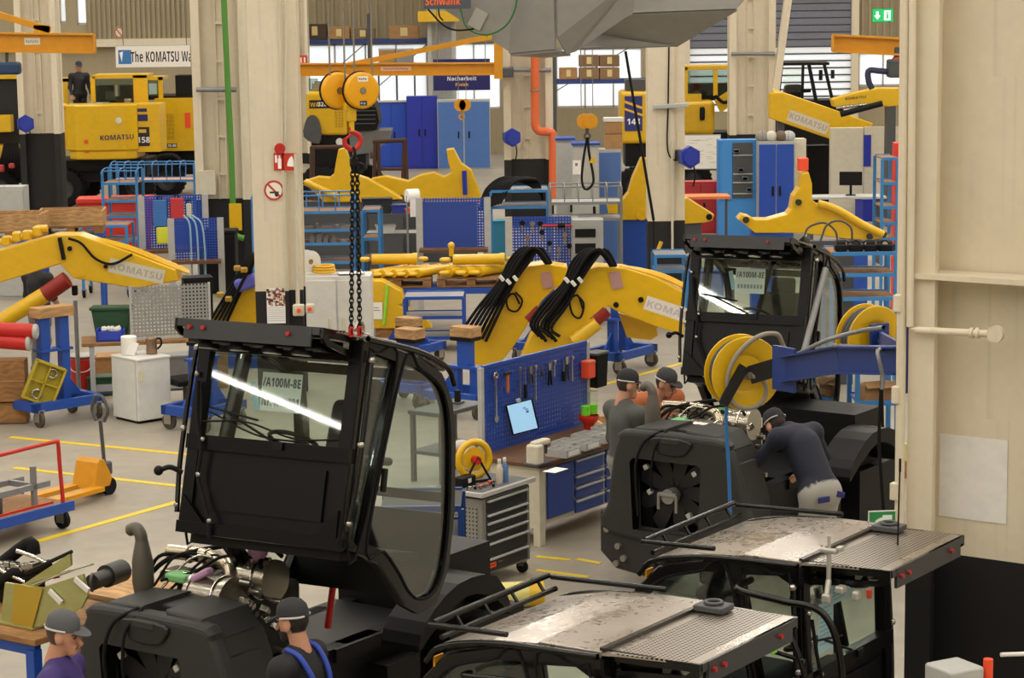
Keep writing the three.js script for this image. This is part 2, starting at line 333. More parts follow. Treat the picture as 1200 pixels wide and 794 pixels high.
function slimColumn(pl, pr, py, Z, dadoPy, label, m) {
  const a = P(pl, py, Z), b = P(pr, py, Z), w = b.x - a.x, h = w / 2, yd = P((pl + pr) / 2, dadoPy, Z).y;
  const t = T('steel_column', label, 'column', [(a.x + b.x) / 2, 0, -Z]);
  for (const [y0, y1, mm, nm] of [[yd, HH, m, 'shaft'], [0, yd, dado, 'painted_base']]) M(nm, [
    bc(-h, h * 0.42, y0, y1, -0.06, 0), bc(-h, -h + 0.05, y0, y1, -0.5, -0.03), bc(-h * 0.3, -h * 0.22, y0, y1, -0.5, -0.03), bc(h * 0.3, h * 0.38, y0, y1, -0.5, -0.03),
    bc(h * 0.3, h, y0, y1, -0.2, -0.12), bc(-h, h, y0, y1, -0.55, -0.49)], mm, t);
  return t;
}
const col2 = slimColumn(295, 350.5, 200, 32, 341, 'slim steel column with fire extinguisher and no smoking signs', bei);
const col4 = slimColumn(759, 803, 150, 41, 259, 'slim beige steel column with a blue hose drum and a leaning rod', bei);
{
  M('cable_duct', [bc(...[onZ(col2, 330, 180, 0.02)[0], onZ(col2, 332.5, 180, 0.02)[0]], onZ(col2, 331, 340, 0)[1], HH, 0, 0.03)], ivo, col2);
  M('conduit', [bar(onZ(col2, 346.5, 180, 0.05), onZ(col2, 349, 356, 0.05), 0.028), bar(onZ(col2, 335, 0, 0.03), onZ(col2, 334, 165, 0.03), 0.014)], ivo, col2);
  sheet('fire_sign', 0.16, 0.24, (g, w, h) => { g.fillStyle = '#c8301e'; g.fillRect(0, 0, w, h); g.fillStyle = '#fff'; g.fillRect(w * .35, h * .3, w * .3, h * .6); g.fillRect(w * .42, h * .12, w * .16, h * .2); g.fillRect(w * .1, h * .1, w * .2, h * .45); }, col2, { ...pos(onZ(col2, 327.6, 189.5, 0.03)) });
  sheet('fire_sign', 0.16, 0.24, (g, w, h) => { g.fillStyle = '#c8301e'; g.fillRect(0, 0, w, h); g.fillStyle = '#fff'; g.beginPath(); g.moveTo(w * .15, h * .75); g.quadraticCurveTo(w * .2, h * .3, w * .6, h * .15); g.quadraticCurveTo(w * .8, h * .5, w * .85, h * .8); g.fill(); }, col2, { ...pos(onZ(col2, 341, 189.5, 0.03)) });
  sheet('no_smoking_sign', 0.3, 0.34, (g, w, h) => { g.fillStyle = '#eee8dc'; g.beginPath(); g.arc(w / 2, h / 2, w * .48, 0, 7); g.fill(); g.strokeStyle = '#b8362c'; g.lineWidth = w * .09; g.beginPath(); g.arc(w / 2, h / 2, w * .42, 0, 7); g.moveTo(w * .2, h * .22); g.lineTo(w * .8, h * .78); g.stroke(); g.fillStyle = '#222'; g.fillRect(w * .3, h * .55, w * .42, h * .07); g.beginPath(); g.ellipse(w * .62, h * .66, w * .09, h * .1, 0, 0, 7); g.fill(); }, col2, { clear: true, ...pos(onZ(col2, 321, 223, 0.012)) });
  M('alarm_button', [cy(0.075, 0.075, 0.05, ...onZ(col2, 328, 174, 0.05), 'z')], red, col2);
  const b1 = onZ(col2, 350, 363, 0.1); M('switch_box', rb(0.16, 0.16, 0.12, 0.02, b1[0], b1[1], 0.1), ivo, col2); M('switch_box', rb(0.12, 0.13, 0.12, 0.02, b1[0] + 0.16, b1[1] + 0.02, 0.1), ivo, col2);
  M('push_button', [cy(0.03, 0.03, 0.06, b1[0] + 0.01, b1[1], 0.17, 'z'), cy(0.03, 0.03, 0.06, b1[0] + 0.16, b1[1] + 0.02, 0.17, 'z')], oran, col2);
  sheet('calendar', 0.26, 0.5, (g, w, h) => { g.fillStyle = '#efeee9'; g.fillRect(0, 0, w, h); for (let i = 0; i < 120; i++) { g.fillStyle = ['#7a3428', '#c9a58c', '#3b2a24', '#e4d6c8', '#8a6a58'][i % 5]; g.fillRect(hash(i, 1, 3) * w, hash(i, 2, 3) * h * .46, w * .14, h * .06); } g.strokeStyle = '#9a9aa6'; for (let r = 0; r < 7; r++) { g.beginPath(); g.moveTo(w * .06, h * (.56 + r * .06)); g.lineTo(w * .94, h * (.56 + r * .06)); g.stroke(); } }, col2, { ...pos(onZ(col2, 323.5, 358, 0.02)) });
  M('conduit', [bar(onZ(col4, 787.5, 165, 0.1), onZ(col4, 788, 300, 0.1), 0.022)], ivo, col4);
  M('cable', [tb([onZ(col4, 784, 55, 0.03), onZ(col4, 783, 120, 0.03), onZ(col4, 782, 170, 0.06), onZ(col4, 786, 185, 0.1), onZ(col4, 793, 188, 0.06)], 0.015, 6, 24)], blk, col4);
  const s0 = onZ(col4, 786, 124, 0.02); M('lamp_bracket', [rb(0.62, 0.08, 0.1, 0.02, s0[0], s0[1], 0.06, 0, 0, 0.05)], gryL, col4);
}
function pos(p) { return p.isVector3 ? { x: p.x, y: p.y, z: p.z } : { x: p[0], y: p[1], z: p[2] }; }
// the close wide column with its pipes, facing along the aisle
const colF = wideColumn(1066, 1200, 300, 16.7, 652, 'broad cream column with pipes, a pale repaint patch and black base', bei, TA, 1.35);
{
  const p = (px, py, o = 0) => onZ(colF, px, py, o);
  M('down_pipe', [bar(p(1061, -40, 0.06), p(1053.5, 640, 0.06), 0.036, 14)], bei, colF);
  M('supply_pipe', [tb([p(1070, -40, 0.07), p(1068, 200, 0.07), p(1066.5, 372, 0.07), p(1067.5, 383, 0.07), p(1076, 387, 0.06)], 0.027, 12, 40), bar(p(1074, 386.6, 0.06), p(1166, 391, 0.06), 0.027, 12)], bei, colF);
  M('pipe_end', [tf(cy(0.06, 0.06, 0.05, 0, 0, 0, 'z', 18), ...p(1167, 391, 0.07)), ...[1139, 1146].map((x) => tf(cy(0.04, 0.04, 0.025, 0, 0, 0, 'x', 14), ...p(x, 390, 0.06)))], bei, colF);
  M('ledge', bc(p(1072, 321)[0], 1, p(1100, 324)[1] - 0.02, p(1100, 324)[1] + 0.02, -0.25, 0.05), bei, colF);
  M('repaint_patch', fbox(colF, 1100, 1181, 516, 604, -0.272, 0.004), K('#f4f3ee', 0.6, 0, { map: X.fine }), colF);
  M('pipe_bracket', [[1055, 355], [1053, 462], [1051, 575]].map(([x, y]) => { const a = p(x, y, 0.07); return rb(0.06, 0.13, 0.07, 0.01, a[0] - 0.01, a[1], 0.08); }), bei, colF);
}

// ---------- loader cabs ----------
const roofM = K('#b3aa9f', 0.72, 0.8, { roughnessMap: X.plate });
const meshM = K('#b3aa9f', 0.4, 0.8, { map: X.mesh });
const insert = (c, k, pts) => pts.map((p) => [c[0] + (p[0] - c[0]) * k, c[1] + (p[1] - c[1]) * k]);
const PROFILE = [[0, 0], [0.25, 0], [0.73, -0.05], [1.08, -0.14], [1.26, -0.32], [1.36, -0.6], [1.44, -1.09], [1.43, -1.5], [1.3, -1.74], [1.07, -1.8], [0.85, -1.74], [0.66, -1.6], [0.45, -1.46], [0.2, -1.4], [-0.05, -1.36]];
const PANE_A = [[0.06, -0.12], [0.16, -0.07], [0.44, -0.1], [0.17, -1.36], [0.02, -1.28]];
const PANE_B = [[0.53, -0.1], [0.75, -0.12], [1.04, -0.21], [1.19, -0.36], [1.28, -0.62], [1.36, -1.1], [1.35, -1.48], [1.25, -1.66], [1.06, -1.71], [0.9, -1.66], [0.72, -1.52], [0.5, -1.38], [0.27, -1.33]];
function makeCab(label, origin, turn, tilt, o = {}) {
  const t = T('loader_cab', label, 'machine cab', origin, turn); t.rotation.order = 'YXZ'; t.rotation.z = -tilt;
  const hw = 0.65, roofM_ = o.roof || roofM;
  for (const s of [1, -1]) {
    const f = M('side_frame', ex(PROFILE, 0.07, s * (hw - 0.035), 0.012, [PANE_A, PANE_B]), blkG, t);
    M('quarter_pane', ex(PANE_A, 0.008, s * (hw - 0.04)), glass, f);
    M('door_pane', ex(PANE_B, 0.008, s * (hw - 0.02)), glass, f);
    M('pane_seal', [tb(PANE_B.map((p) => [p[0], p[1], s * hw]), 0.012, 6, 70, true), tb(PANE_A.map((p) => [p[0], p[1], s * hw]), 0.01, 6, 40, true)], rub, f);
    M('grab_rail', tb([[0.02, -0.12, s * (hw + 0.05)], [0.0, -0.4, s * (hw + 0.06)], [-0.03, -0.9, s * (hw + 0.06)], [-0.05, -1.25, s * (hw + 0.03)]], 0.018, 8, 24), blkG, f);
    M('rail_bolt', [sp(0.025, 0.02, -0.12, s * (hw + 0.05)), sp(0.025, -0.03, -0.68, s * (hw + 0.06)), sp(0.022, -0.05, -1.2, s * (hw + 0.04))], stl, f);
    M('door_handle', rb(0.05, 0.16, 0.03, 0.01, 0.38, -0.9, s * (hw + 0.02)), blk, f);
  }
  // glazed face under the visor, sheet panel below it
  const face = M('face_frame', [bx(0.07, 0.08, 1.3, 0.0, -0.1, 0), bx(0.08, 0.1, 1.3, -0.03, -0.76, 0), bx(0.07, 1.36, 0.09, -0.015, -0.68, 0.6, 0, 0, -0.035), bx(0.07, 1.36, 0.09, -0.015, -0.68, -0.6, 0, 0, -0.035), bx(0.08, 0.08, 1.3, -0.05, -1.34, 0)], blkS, t);
  M('windscreen', bx(0.008, 0.64, 1.14, -0.01, -0.43, 0, 0, 0, -0.035), glass, face);
  M('lower_panel', [bx(0.03, 0.54, 1.16, -0.025, -1.06, 0, 0, 0, -0.035), bx(0.02, 0.34, 0.9, -0.05, -1.04, 0.03, 0, 0, -0.035)], blkS, face);
  M('gusset', [ex([[-0.62, -1.38], [-0.36, -1.38], [-0.62, -1.12]], 0.02), ex([[0.62, -1.38], [0.36, -1.38], [0.62, -1.12]], 0.02)].map((g) => tf(g, -0.075, 0, 0, 0, Math.PI / 2, 0)), blkS, face);
  M('hose', tb([[-0.07, -0.35, -0.6], [-0.09, -0.6, -0.56], [-0.1, -0.8, -0.5], [-0.1, -1.0, -0.5], [-0.12, -1.15, -0.42], [-0.12, -1.3, -0.36], [-0.1, -1.4, -0.36]], 0.014, 6, 40), rub, face);
  M('hose_clip', [[-0.09, -0.74, -0.5], [-0.1, -0.98, -0.5], [-0.12, -1.28, -0.36], [-0.06, -0.3, -0.62]].map((p) => sp(0.02, ...p)), stl, face);
  M('wiper', [bar([-0.05, -0.74, 0.1], [-0.04, -0.55, -0.35], 0.009), bar([-0.045, -0.52, -0.5], [-0.045, -0.58, -0.1], 0.008), bx(0.06, 0.05, 0.08, -0.06, -0.74, 0.1)], blk, face);
  M('mirror_arm', [tb([[-0.06, -0.98, -0.66], [-0.12, -0.95, -0.72], [-0.16, -0.97, -0.76]], 0.018, 6), sp(0.035, -0.17, -0.98, -0.78)], blk, face);
  // rear wall of the cab
  const rear = M('rear_frame', [beam([1.1, -0.16, -0.6], [1.1, -0.16, 0.6], 0.07, 0.07), beam([1.4, -1.0, -0.6], [1.4, -1.0, 0.6], 0.07, 0.07), bx(0.05, 0.62, 1.2, 1.36, -1.42, 0)], blkS, t);
  M('rear_pane', tf(new THREE.BoxGeometry(0.008, 0.86, 1.18), 1.26, -0.58, 0, 0, 0, 0.34), glass, rear);
  // roof plate, in two sheets with a raised seam
  const roof = M('roof_plate', [tf(ex([[0.0, 0.0], [0.42, 0.0], [0.42, 0.03], [0.0, 0.035]], 1.28, 0, 0.004), 0, 0.005, 0)], roofM_, t);
  M('roof_plate', [ex([[0.425, 0.0], [0.74, -0.03], [1.12, -0.11], [1.12, -0.085], [0.74, 0.0], [0.425, 0.028]], 1.28, 0, 0.004)], roofM_, t);
  M('roof_seam', bx(0.035, 0.03, 1.24, 0.0, 0.045, 0), K('#3a3734', 0.25, 0.5), roof);
  M('drip_edge', [tb([[0, 0.02, 0.67], [0.7, -0.01, 0.67], [1.1, -0.09, 0.67], [1.22, -0.2, 0.67]], 0.02, 8, 30), tb([[0, 0.02, -0.67], [0.7, -0.01, -0.67], [1.1, -0.09, -0.67], [1.22, -0.2, -0.67]], 0.02, 8, 30)], blkG, roof);
  // visor with work lamps
  const pl = (x0, x1, w0, w1, y0, y1) => { const g = new THREE.BufferGeometry(); const c = [[x0, y0, -w0], [x0, y0, w0], [x1, y1, w1], [x1, y1, -w1]]; const d = 0.016; const v = []; const q = (a, b, e, f) => v.push(...a, ...b, ...e, ...a, ...e, ...f); const lo = c.map((p) => [p[0], p[1] - d, p[2]]); q(c[0], c[1], c[2], c[3]); q(lo[3], lo[2], lo[1], lo[0]); for (let i = 0; i < 4; i++) { const j = (i + 1) % 4; q(c[j], c[i], lo[i], lo[j]); } g.setAttribute('position', new THREE.Float32BufferAttribute(v, 3)); g.computeVertexNormals(); g.setAttribute('uv', new THREE.Float32BufferAttribute(new Float32Array(v.length / 3 * 2), 2)); return g; };
  const VL = o.visor || 0.5;
  const vis = M('visor', [pl(-0.1, 0.0, 0.62, 0.64, 0.04, 0.035), pl(-VL, -VL + 0.09, 0.56, 0.57, 0.05, 0.05)], roofM, t);
  M('visor_mesh', pl(-VL + 0.09, -0.1, 0.57, 0.62, 0.05, 0.04), meshM, vis);
  M('visor_lip', [bx(0.02, 0.13, 1.0, -VL, -0.015, 0), bx(0.022, 0.05, 1.12, -VL + 0.005, 0.025, 0)], K('#3a3a3c', 0.42, 0.2, { map: X.fine }), vis);
  for (const s of [1, -1]) M('visor_bracket', [ex([[-VL, 0.05], [-VL, -0.02], [-VL + 0.06, -0.06], [-0.02, -0.12], [0.04, -0.05], [0.0, 0.04]], 0.02, s * 0.575, 0, [[[-VL + 0.06, 0.0], [-VL + 0.1, -0.03], [-0.06, -0.07], [-0.06, -0.02]]])], blkG, vis);
  M('visor_box', bc(-0.34, -0.06, -0.1, -0.02, -0.52, 0.52), blkG, vis);
  for (const z of [-0.38, -0.13, 0.13, 0.36]) { const l = M('work_lamp', [la([[0, 0.05], [0.05, 0.045], [0.075, 0], [0.075, -0.02]], -0.3, -0.11, z, 14)], blk, vis); M('lamp_lens', cy(0.065, 0.065, 0.008, -0.3, -0.135, z, 'y', 14), K('#9a9c9c', 0.15, 0.4), l); }
  M('marker_cap', [-0.45, -0.34, 0.33].map((z) => cy(0.015, 0.015, 0.03, -VL - 0.018, -0.005, z, 'x', 10)), K('#a01c1c', 0.45), vis);
  // inside: seat, console, wheel
  M('seat', [rb(0.46, 0.14, 0.46, 0.05, 0.72, -1.0, 0.05), rb(0.14, 0.62, 0.44, 0.06, 0.98, -0.68, 0.05, 0, 0, -0.15), rb(0.1, 0.18, 0.26, 0.04, 1.05, -0.3, 0.05)], K('#26282c', 0.8), t);
  M('seat_base', [rb(0.4, 0.35, 0.4, 0.03, 0.72, -1.25, 0.05), rb(0.5, 0.06, 0.1, 0.03, 0.74, -0.78, 0.33)], blk, t);
  M('steering_column', [bar([0.1, -1.3, 0], [0.25, -0.72, 0], 0.04), tf(to(0.17, 0.016, 0, 0, 0, 'y', 24, 6), 0.26, -0.7, 0, 0, 0, -0.35), rb(0.16, 0.12, 0.3, 0.03, 0.12, -0.86, 0)], blk, t);
  M('cab_floor', bx(1.05, 0.06, 1.2, 0.55, -1.42, 0), blk, t);
  return t;
}
{
  const az = 28 * Math.PI / 180, turn = Math.PI / 2 - az, tilt = 13 * Math.PI / 180;
  const w = V(Math.cos(az), 0, Math.sin(az)), c = P(428, 400, 15).addScaledVector(w, -0.65);
  const cab = makeCab('black tilted machine cab hanging on chains from the twin-sheave hook block', c, turn, tilt, { visor: 0.42 });
  sheet('paper_notice', 0.32, 0.26, txt('/A100M-8E\nNr. H12801', '#303338', '#dfe6e4', { fill: 0.62 }), cab, { x: 0.02, y: -0.38, z: 0.02, ry: -Math.PI / 2 });
  M('adhesive_tape', bx(0.004, 0.2, 0.045, 0.03, -0.42, -0.19, -0.25, 0, 0), K('#9fc9d8', 0.6), cab);
  M('lifting_eye', [to(0.05, 0.016, 0.05, 0.08, 0.56, 'z', 16), rb(0.16, 0.06, 0.1, 0.01, 0.05, 0.03, 0.56)], stl, cab);
  M('crossed_cable', [tb([[-0.05, -0.62, -0.55], [-0.03, -0.6, -0.2], [-0.05, -0.68, 0.2], [-0.05, -0.66, 0.55]], 0.007, 5, 24), tb([[-0.04, -0.55, -0.5], [-0.04, -0.68, -0.1], [-0.05, -0.7, 0.3]], 0.007, 5, 24)], blk, cab);
}
{
  const az = 24 * Math.PI / 180, turn = Math.PI / 2 - az, tilt = 13 * Math.PI / 180;
  const w = V(Math.cos(az), 0, Math.sin(az)), c = P(952, 291, 23.6).addScaledVector(w, -0.65);
  const cab = makeCab('black tilted machine cab with an open door behind the yellow hose reel', c, turn, tilt, { visor: 0.5 });
  sheet('paper_notice', 0.32, 0.26, (g, w, h) => { g.fillStyle = '#dfe6e4'; g.fillRect(0, 0, w, h); g.save(); txt('/A100M-8E', '#303338', null, { fill: 0.62 })(g, w, h * 0.5); g.restore(); g.fillStyle = '#8d9494'; for (let i = 0; i < 8; i++) g.fillRect(w * (0.08 + i * 0.11), h * 0.64, w * 0.07, h * 0.16); }, cab, { x: 0.02, y: -0.36, z: 0.0, ry: -Math.PI / 2 });
  M('adhesive_tape', bx(0.004, 0.2, 0.045, 0.03, -0.36, -0.2, -0.25, 0, 0), K('#9fc9d8', 0.6), cab);
  // the door stands open
  const g = PANE_B.map((p) => [(p[0] - 0.3) * 0.75, p[1] * 0.86]);
  const d = M('open_door', [tf(tb(g.map((p) => [p[0], p[1], 0]), 0.028, 8, 70, true), 0.05, 0.1, 0.7, 0, 0.95, 0.2)], blkG, cab);
  M('door_pane', tf(ex(g, 0.008), 0.05, 0.1, 0.7, 0, 0.95, 0.2), glass, d);
  M('grey_strut', bar([0.02, -0.2, 0.8], [-0.35, -1.1, 0.74], 0.032, 10), gry, cab);
}
// two cabs waiting upright on timber blocks, visor ends along the cross aisle
function floorCab(label, u, o = {}) {
  const c = W.clone().multiplyScalar(-6.84).addScaledVector(U, u); c.y = 1.89;
  const t = makeCab(label, c, TC, 0, { visor: 0.62, ...o });
  M('roof_rail', [bar([1.2, 0.03, -0.62], [1.2, 0.05, 0.62], 0.022, 8), bar([0.35, 0.06, 0.68], [1.2, 0.03, 0.66], 0.018, 8), bar([0.62, 0.06, -0.68], [1.2, 0.03, -0.66], 0.018, 8), bar([1.14, -0.05, -0.62], [1.14, -0.03, 0.62], 0.018, 8), ...[-0.4, -0.1, 0.2, 0.5].map((z) => bar([1.2, 0.04, z], [1.14, -0.04, z], 0.012))], blkG, t);
  M('aerial_plate', [rb(0.2, 0.04, 0.16, 0.01, -0.12, 0.07, 0.45), to(0.05, 0.012, -0.12, 0.1, 0.45, 'y', 14, 6)], gryD, t);
  const st = M('warning_sticker', bx(0.012, 0.1, 0.09, 1.18, -0.22, -0.6), K('#f0a818', 0.5), t);
  for (const [x, z] of [[0.1, 0.5], [0.1, -0.5], [1.0, 0.5], [1.0, -0.5]]) M('timber_block', bc(x - 0.12, x + 0.12, -1.89, x > 0.5 ? -1.76 : -1.44, z - 0.1, z + 0.1), wodD, t);
  return t;
}
{
  const c3 = floorCab('black cab with a brown film roof, standing beside the grey tool trolley', 11.36);
  M('green_strap', tb([[0.0, -0.2, -0.72], [0.0, -0.3, -0.74], [0.02, -0.4, -0.72]], 0.02, 6), K('#7fe03a', 0.6), c3);
  M('guard_tube', [tb([[-0.02, -0.15, -0.66], [-0.05, -0.14, -0.8], [0.5, -0.16, -0.82], [0.85, -0.2, -0.78], [0.9, -0.22, -0.66]], 0.018, 8, 40)], blkG, c3);
  const c4 = floorCab('black cab with blue papers on its glass, standing before the cream column', 13.8);
  M('guard_tube', [tb([[0.35, -0.12, -0.66], [0.34, -0.14, -0.86], [0.0, -0.16, -0.9], [-0.3, -0.2, -0.9], [-0.42, -0.5, -0.88], [-0.46, -1.1, -0.88], [-0.46, -1.4, -0.7]], 0.024, 8, 60), tb([[0.62, -0.3, -0.66], [0.6, -0.3, -0.84], [0.1, -0.32, -0.86], [-0.1, -0.5, -0.86], [-0.3, -1.2, -0.86]], 0.02, 8, 50), bar([0.3, -0.5, -0.84], [-0.15, -0.55, -0.86], 0.016)], blkG, c4);
  M('green_strap', tb([[0.1, -0.3, -0.88], [0.09, -0.42, -0.9], [0.06, -0.52, -0.88]], 0.025, 6), K('#7fe03a', 0.6), c4);
  sheet('blue_paper', 0.3, 0.2, (g, w, h) => { g.fillStyle = '#a9d0de'; g.fillRect(0, 0, w, h); g.fillStyle = '#7fa6b6'; for (let i = 0; i < 7; i++) g.fillRect(w * .08, h * (.1 + i * .12), w * (.5 + .35 * hash(i, 1, 1)), 2); }, c4, { x: -0.03, y: -0.24, z: -0.1, ry: -Math.PI / 2 });
  sheet('blue_paper', 0.22, 0.34, (g, w, h) => { g.fillStyle = '#a4cddc'; g.fillRect(0, 0, w, h); g.fillStyle = '#7fa6b6'; for (let i = 0; i < 9; i++) g.fillRect(w * .1, h * (.1 + i * .09), w * (.4 + .4 * hash(i, 2, 1)), 2); }, c4, { x: -0.035, y: -0.46, z: -0.33, ry: -Math.PI / 2 });
  M('lamp_cluster', [rb(0.06, 0.05, 0.08, 0.015, -0.3, -0.1, -0.64), rb(0.05, 0.06, 0.06, 0.015, -0.42, -0.12, -0.66), cy(0.016, 0.016, 0.22, -0.2, 0.04, -0.62), rb(0.12, 0.03, 0.05, 0.01, -0.2, 0.14, -0.62), rb(0.04, 0.03, 0.06, 0.01, -0.27, 0.16, -0.6), cy(0.012, 0.012, 0.08, -0.2, 0.2, -0.62), rb(0.06, 0.06, 0.05, 0.015, -0.22, -0.16, -0.69), bar([-0.2, -0.06, -0.62], [-0.22, -0.16, -0.69], 0.02)], K('#b4b2aa', 0.35, 0.4), c4);
  M('red_lens', rb(0.035, 0.06, 0.03, 0.008, -0.5, -0.1, -0.64), K('#a83a22', 0.4), c4);
  M('aerial', [bar([-0.35, 0.04, 0.1], [-0.36, 0.62, 0.1], 0.006), bar([-0.36, 0.55, 0.1], [-0.36, 0.64, 0.1], 0.009)], blk, c4);
}

// ---------- loader rear frames with engine and cooling hood ----------
function makeChassis(label, p, o = {}) {
  const t = T('loader_chassis', label, 'machine chassis', p, TA);
  const shell = [[-0.62, 0.62], [-0.63, 0.9], [-0.58, 1.3], [-0.52, 1.48], [-0.42, 1.55], [0.46, 1.55], [0.56, 1.48], [0.64, 1.3], [0.74, 0.95], [0.76, 0.62]];
  const open = [[-0.4, 0.66], [-0.43, 1.3], [-0.4, 1.34], [0.3, 1.34], [0.33, 1.3], [0.3, 0.66]];
  const rsh = sm(shell, 4), inner = shell.map(([x, y]) => [0.05 + (x - 0.05) * 0.93, y > 1 ? y - 0.045 : y]);
  const hd = M('hood', [ex(rsh, 0.16, -0.07, 0.05, [open], 3), ex(shell, 0.42, -0.36, 0, [inner])], hood, t);
  M('hood_side', [ex([[0.64, 1.34], [0.76, 0.92], [0.77, 0.6], [0.71, 0.6], [0.68, 0.92], [0.58, 1.34]], 0.36, -0.28, 0.02), ex([[-0.55, 1.34], [-0.61, 0.92], [-0.61, 0.6], [-0.66, 0.6], [-0.66, 0.92], [-0.62, 1.34]], 0.36, -0.28, 0.02)], hood, hd);
  M('hood_lid', [ex([[-0.47, 1.5], [-0.4, 1.585], [-0.1, 1.605], [-0.1, 1.53], [0.16, 1.53], [0.16, 1.605], [0.44, 1.585], [0.53, 1.5]], 0.5, -0.31, 0.03, [], 3), rb(0.26, 0.07, 0.3, 0.02, 0.03, 1.57, -0.4)], hood, hd);
  M('scoop', [ex(sm([[-0.16, 1.55], [-0.15, 1.47], [-0.06, 1.42], [0.12, 1.42], [0.2, 1.47], [0.21, 1.55]], 4), 0.06, 0.012, 0.01)], K('#141414', 0.5), hd); M('scoop_lip', rb(0.2, 0.06, 0.1, 0.015, 0.03, 1.54, 0.0), hood, hd);
  M('fan_shroud', [bx(0.8, 0.78, 0.03, -0.05, 1.0, -0.3), bx(0.03, 0.78, 0.26, -0.44, 1.0, -0.17), bx(0.03, 0.78, 0.26, 0.34, 1.0, -0.17), bx(0.8, 0.03, 0.26, -0.05, 1.37, -0.17)], blk, hd);
  for (let i = 0; i < 9; i++) { const a = i / 9 * 6.283; M('fan_blade', [tf(ex(sm([[0.06, -0.03], [0.36, -0.08], [0.38, 0.07], [0.06, 0.04]], 3), 0.012), -0.05, 1.02, -0.2, 0.0, 0, a)].map((g) => g), K('#1e1e20', 0.5), hd); }
  M('fan_motor', [cy(0.07, 0.07, 0.12, -0.05, 1.0, -0.1, 'z', 16), rb(0.2, 0.035, 0.05, 0.01, -0.05, 1.02, -0.04), bar([-0.14, 1.02, -0.03], [-0.14, 0.88, -0.03], 0.016), bar([0.05, 1.02, -0.03], [0.05, 0.86, -0.03], 0.016)], K('#8f8f8a', 0.45, 0.4), hd);
  M('clevis', [[-0.3, 1.25], [0.22, 1.24], [-0.26, 1.02], [0.16, 0.84]].map(([x, y]) => rb(0.05, 0.05, 0.05, 0.01, x, y, -0.08, 0, 0, 0.6)), K('#c6c6c2', 0.35, 0.5), hd);
  hd.position.y = -(o.drop || 0);
  M('hood_hose', [tb([[-0.1, 1.62, -0.05], [-0.24, 1.52, 0.05], [-0.33, 1.3, 0.06], [-0.34, 1.0, 0.03], [-0.33, 0.8, 0.02]], 0.014, 6, 40), tb([[-0.06, 1.62, -0.05], [-0.12, 1.48, 0.06], [-0.17, 1.25, 0.05], [-0.2, 1.05, 0.0]], 0.012, 6, 40)], rub, hd);
  // frame
  M('counterweight', [ex([[-0.78, 0.78], [-0.78, 0.4], [-0.62, 0.26], [-0.28, 0.22], [0.5, 0.22], [0.74, 0.36], [0.76, 0.62], [-0.55, 0.62], [-0.62, 0.78]], 0.24, -0.16, 0.015)], K('#2c2b2b', 0.5, 0, { map: X.fine }), t);
  M('frame_bolt', [[-0.7, 0.62], [-0.58, 0.47], [-0.52, 0.36], [-0.6, 0.3], [0.6, 0.5], [0.5, 0.36]].map(([x, y]) => cy(0.03, 0.03, 0.04, x, y, -0.02, 'z', 10)), K('#8c8a84', 0.4, 0.4), t);
  M('main_frame', [bc(-0.42, -0.3, 0.45, 0.95, -3.1, -0.2), bc(0.3, 0.42, 0.45, 0.95, -3.1, -0.2), bc(-0.42, 0.42, 0.5, 0.8, -1.2, -0.9), bc(-0.45, 0.45, 0.85, 0.95, -2.6, -1.5), bc(-0.6, 0.6, 0.4, 0.75, -2.3, -1.9), bc(-0.5, 0.5, 0.45, 1.2, -3.15, -3.0)], blk, t);
  for (const z of [-0.5, -2.7]) M('axle_stand', [bc(-0.35, 0.35, 0, 0.46, z - 0.18, z + 0.18)], blk, t);
  M('front_tower', [bc(-0.5, 0.55, 0.3, 1.4, -3.3, -2.7), bc(-0.62, 0.66, 0.3, 0.85, -3.6, -2.6)], blk, t);
  M('fender', [ex(sm([[-3.1, 0.9], [-2.9, 1.25], [-2.4, 1.3], [-2.0, 1.1], [-1.9, 0.9], [-2.1, 1.02], [-2.5, 1.18], [-2.85, 1.1]], 3), 0.35)].map((g) => tf(g, 0.72, 0, 0, 0, -Math.PI / 2, 0)), blk, t);
  // engine
  const en = M('engine_block', [rb(0.62, 0.5, 0.8, 0.04, 0.0, 1.15, -1.05), rb(0.5, 0.16, 0.7, 0.04, 0.02, 1.42, -1.05), cy(0.14, 0.14, 0.12, 0.36, 1.05, -0.75, 'x', 16)], K('#34342f', 0.5, 0.3, { map: X.fine }), t);
  en.position.set(-0.1, 0.07, 0.04);
  M('muffler', [cy(0.155, 0.155, 0.34, 0.12, 1.4, -0.72, 'x', 24), cy(0.165, 0.165, 0.03, 0.29, 1.4, -0.72, 'x', 24), cy(0.165, 0.165, 0.03, -0.02, 1.4, -0.72, 'x', 24)], K('#9c968a', 0.34, 0.8, { roughnessMap: X.wear }), en);
  M('filter_canister', [cy(0.14, 0.14, 0.36, 0.26, 1.5, -1.0, 'x', 24), cy(0.15, 0.15, 0.03, 0.44, 1.5, -1.0, 'x', 24)], K('#b2ac9e', 0.32, 0.8, { roughnessMap: X.wear }), en);
  M('intake_pipe', [tb([[-0.5, 1.6, -0.95], [-0.2, 1.61, -0.95], [0.02, 1.6, -0.92], [0.14, 1.56, -0.88], [0.17, 1.46, -0.84]], 0.055, 12, 40), to(0.058, 0.01, -0.3, 1.605, -0.95, 'x', 16, 6), to(0.058, 0.01, -0.12, 1.605, -0.94, 'x', 16, 6)], K('#b9ae98', 0.25, 0.9), en);
  M('coolant_tank', [rb(0.16, 0.26, 0.1, 0.03, 0.42, 1.26, -0.45), cy(0.03, 0.03, 0.05, 0.42, 1.41, -0.45)], K('#d4d4ce', 0.5), en);
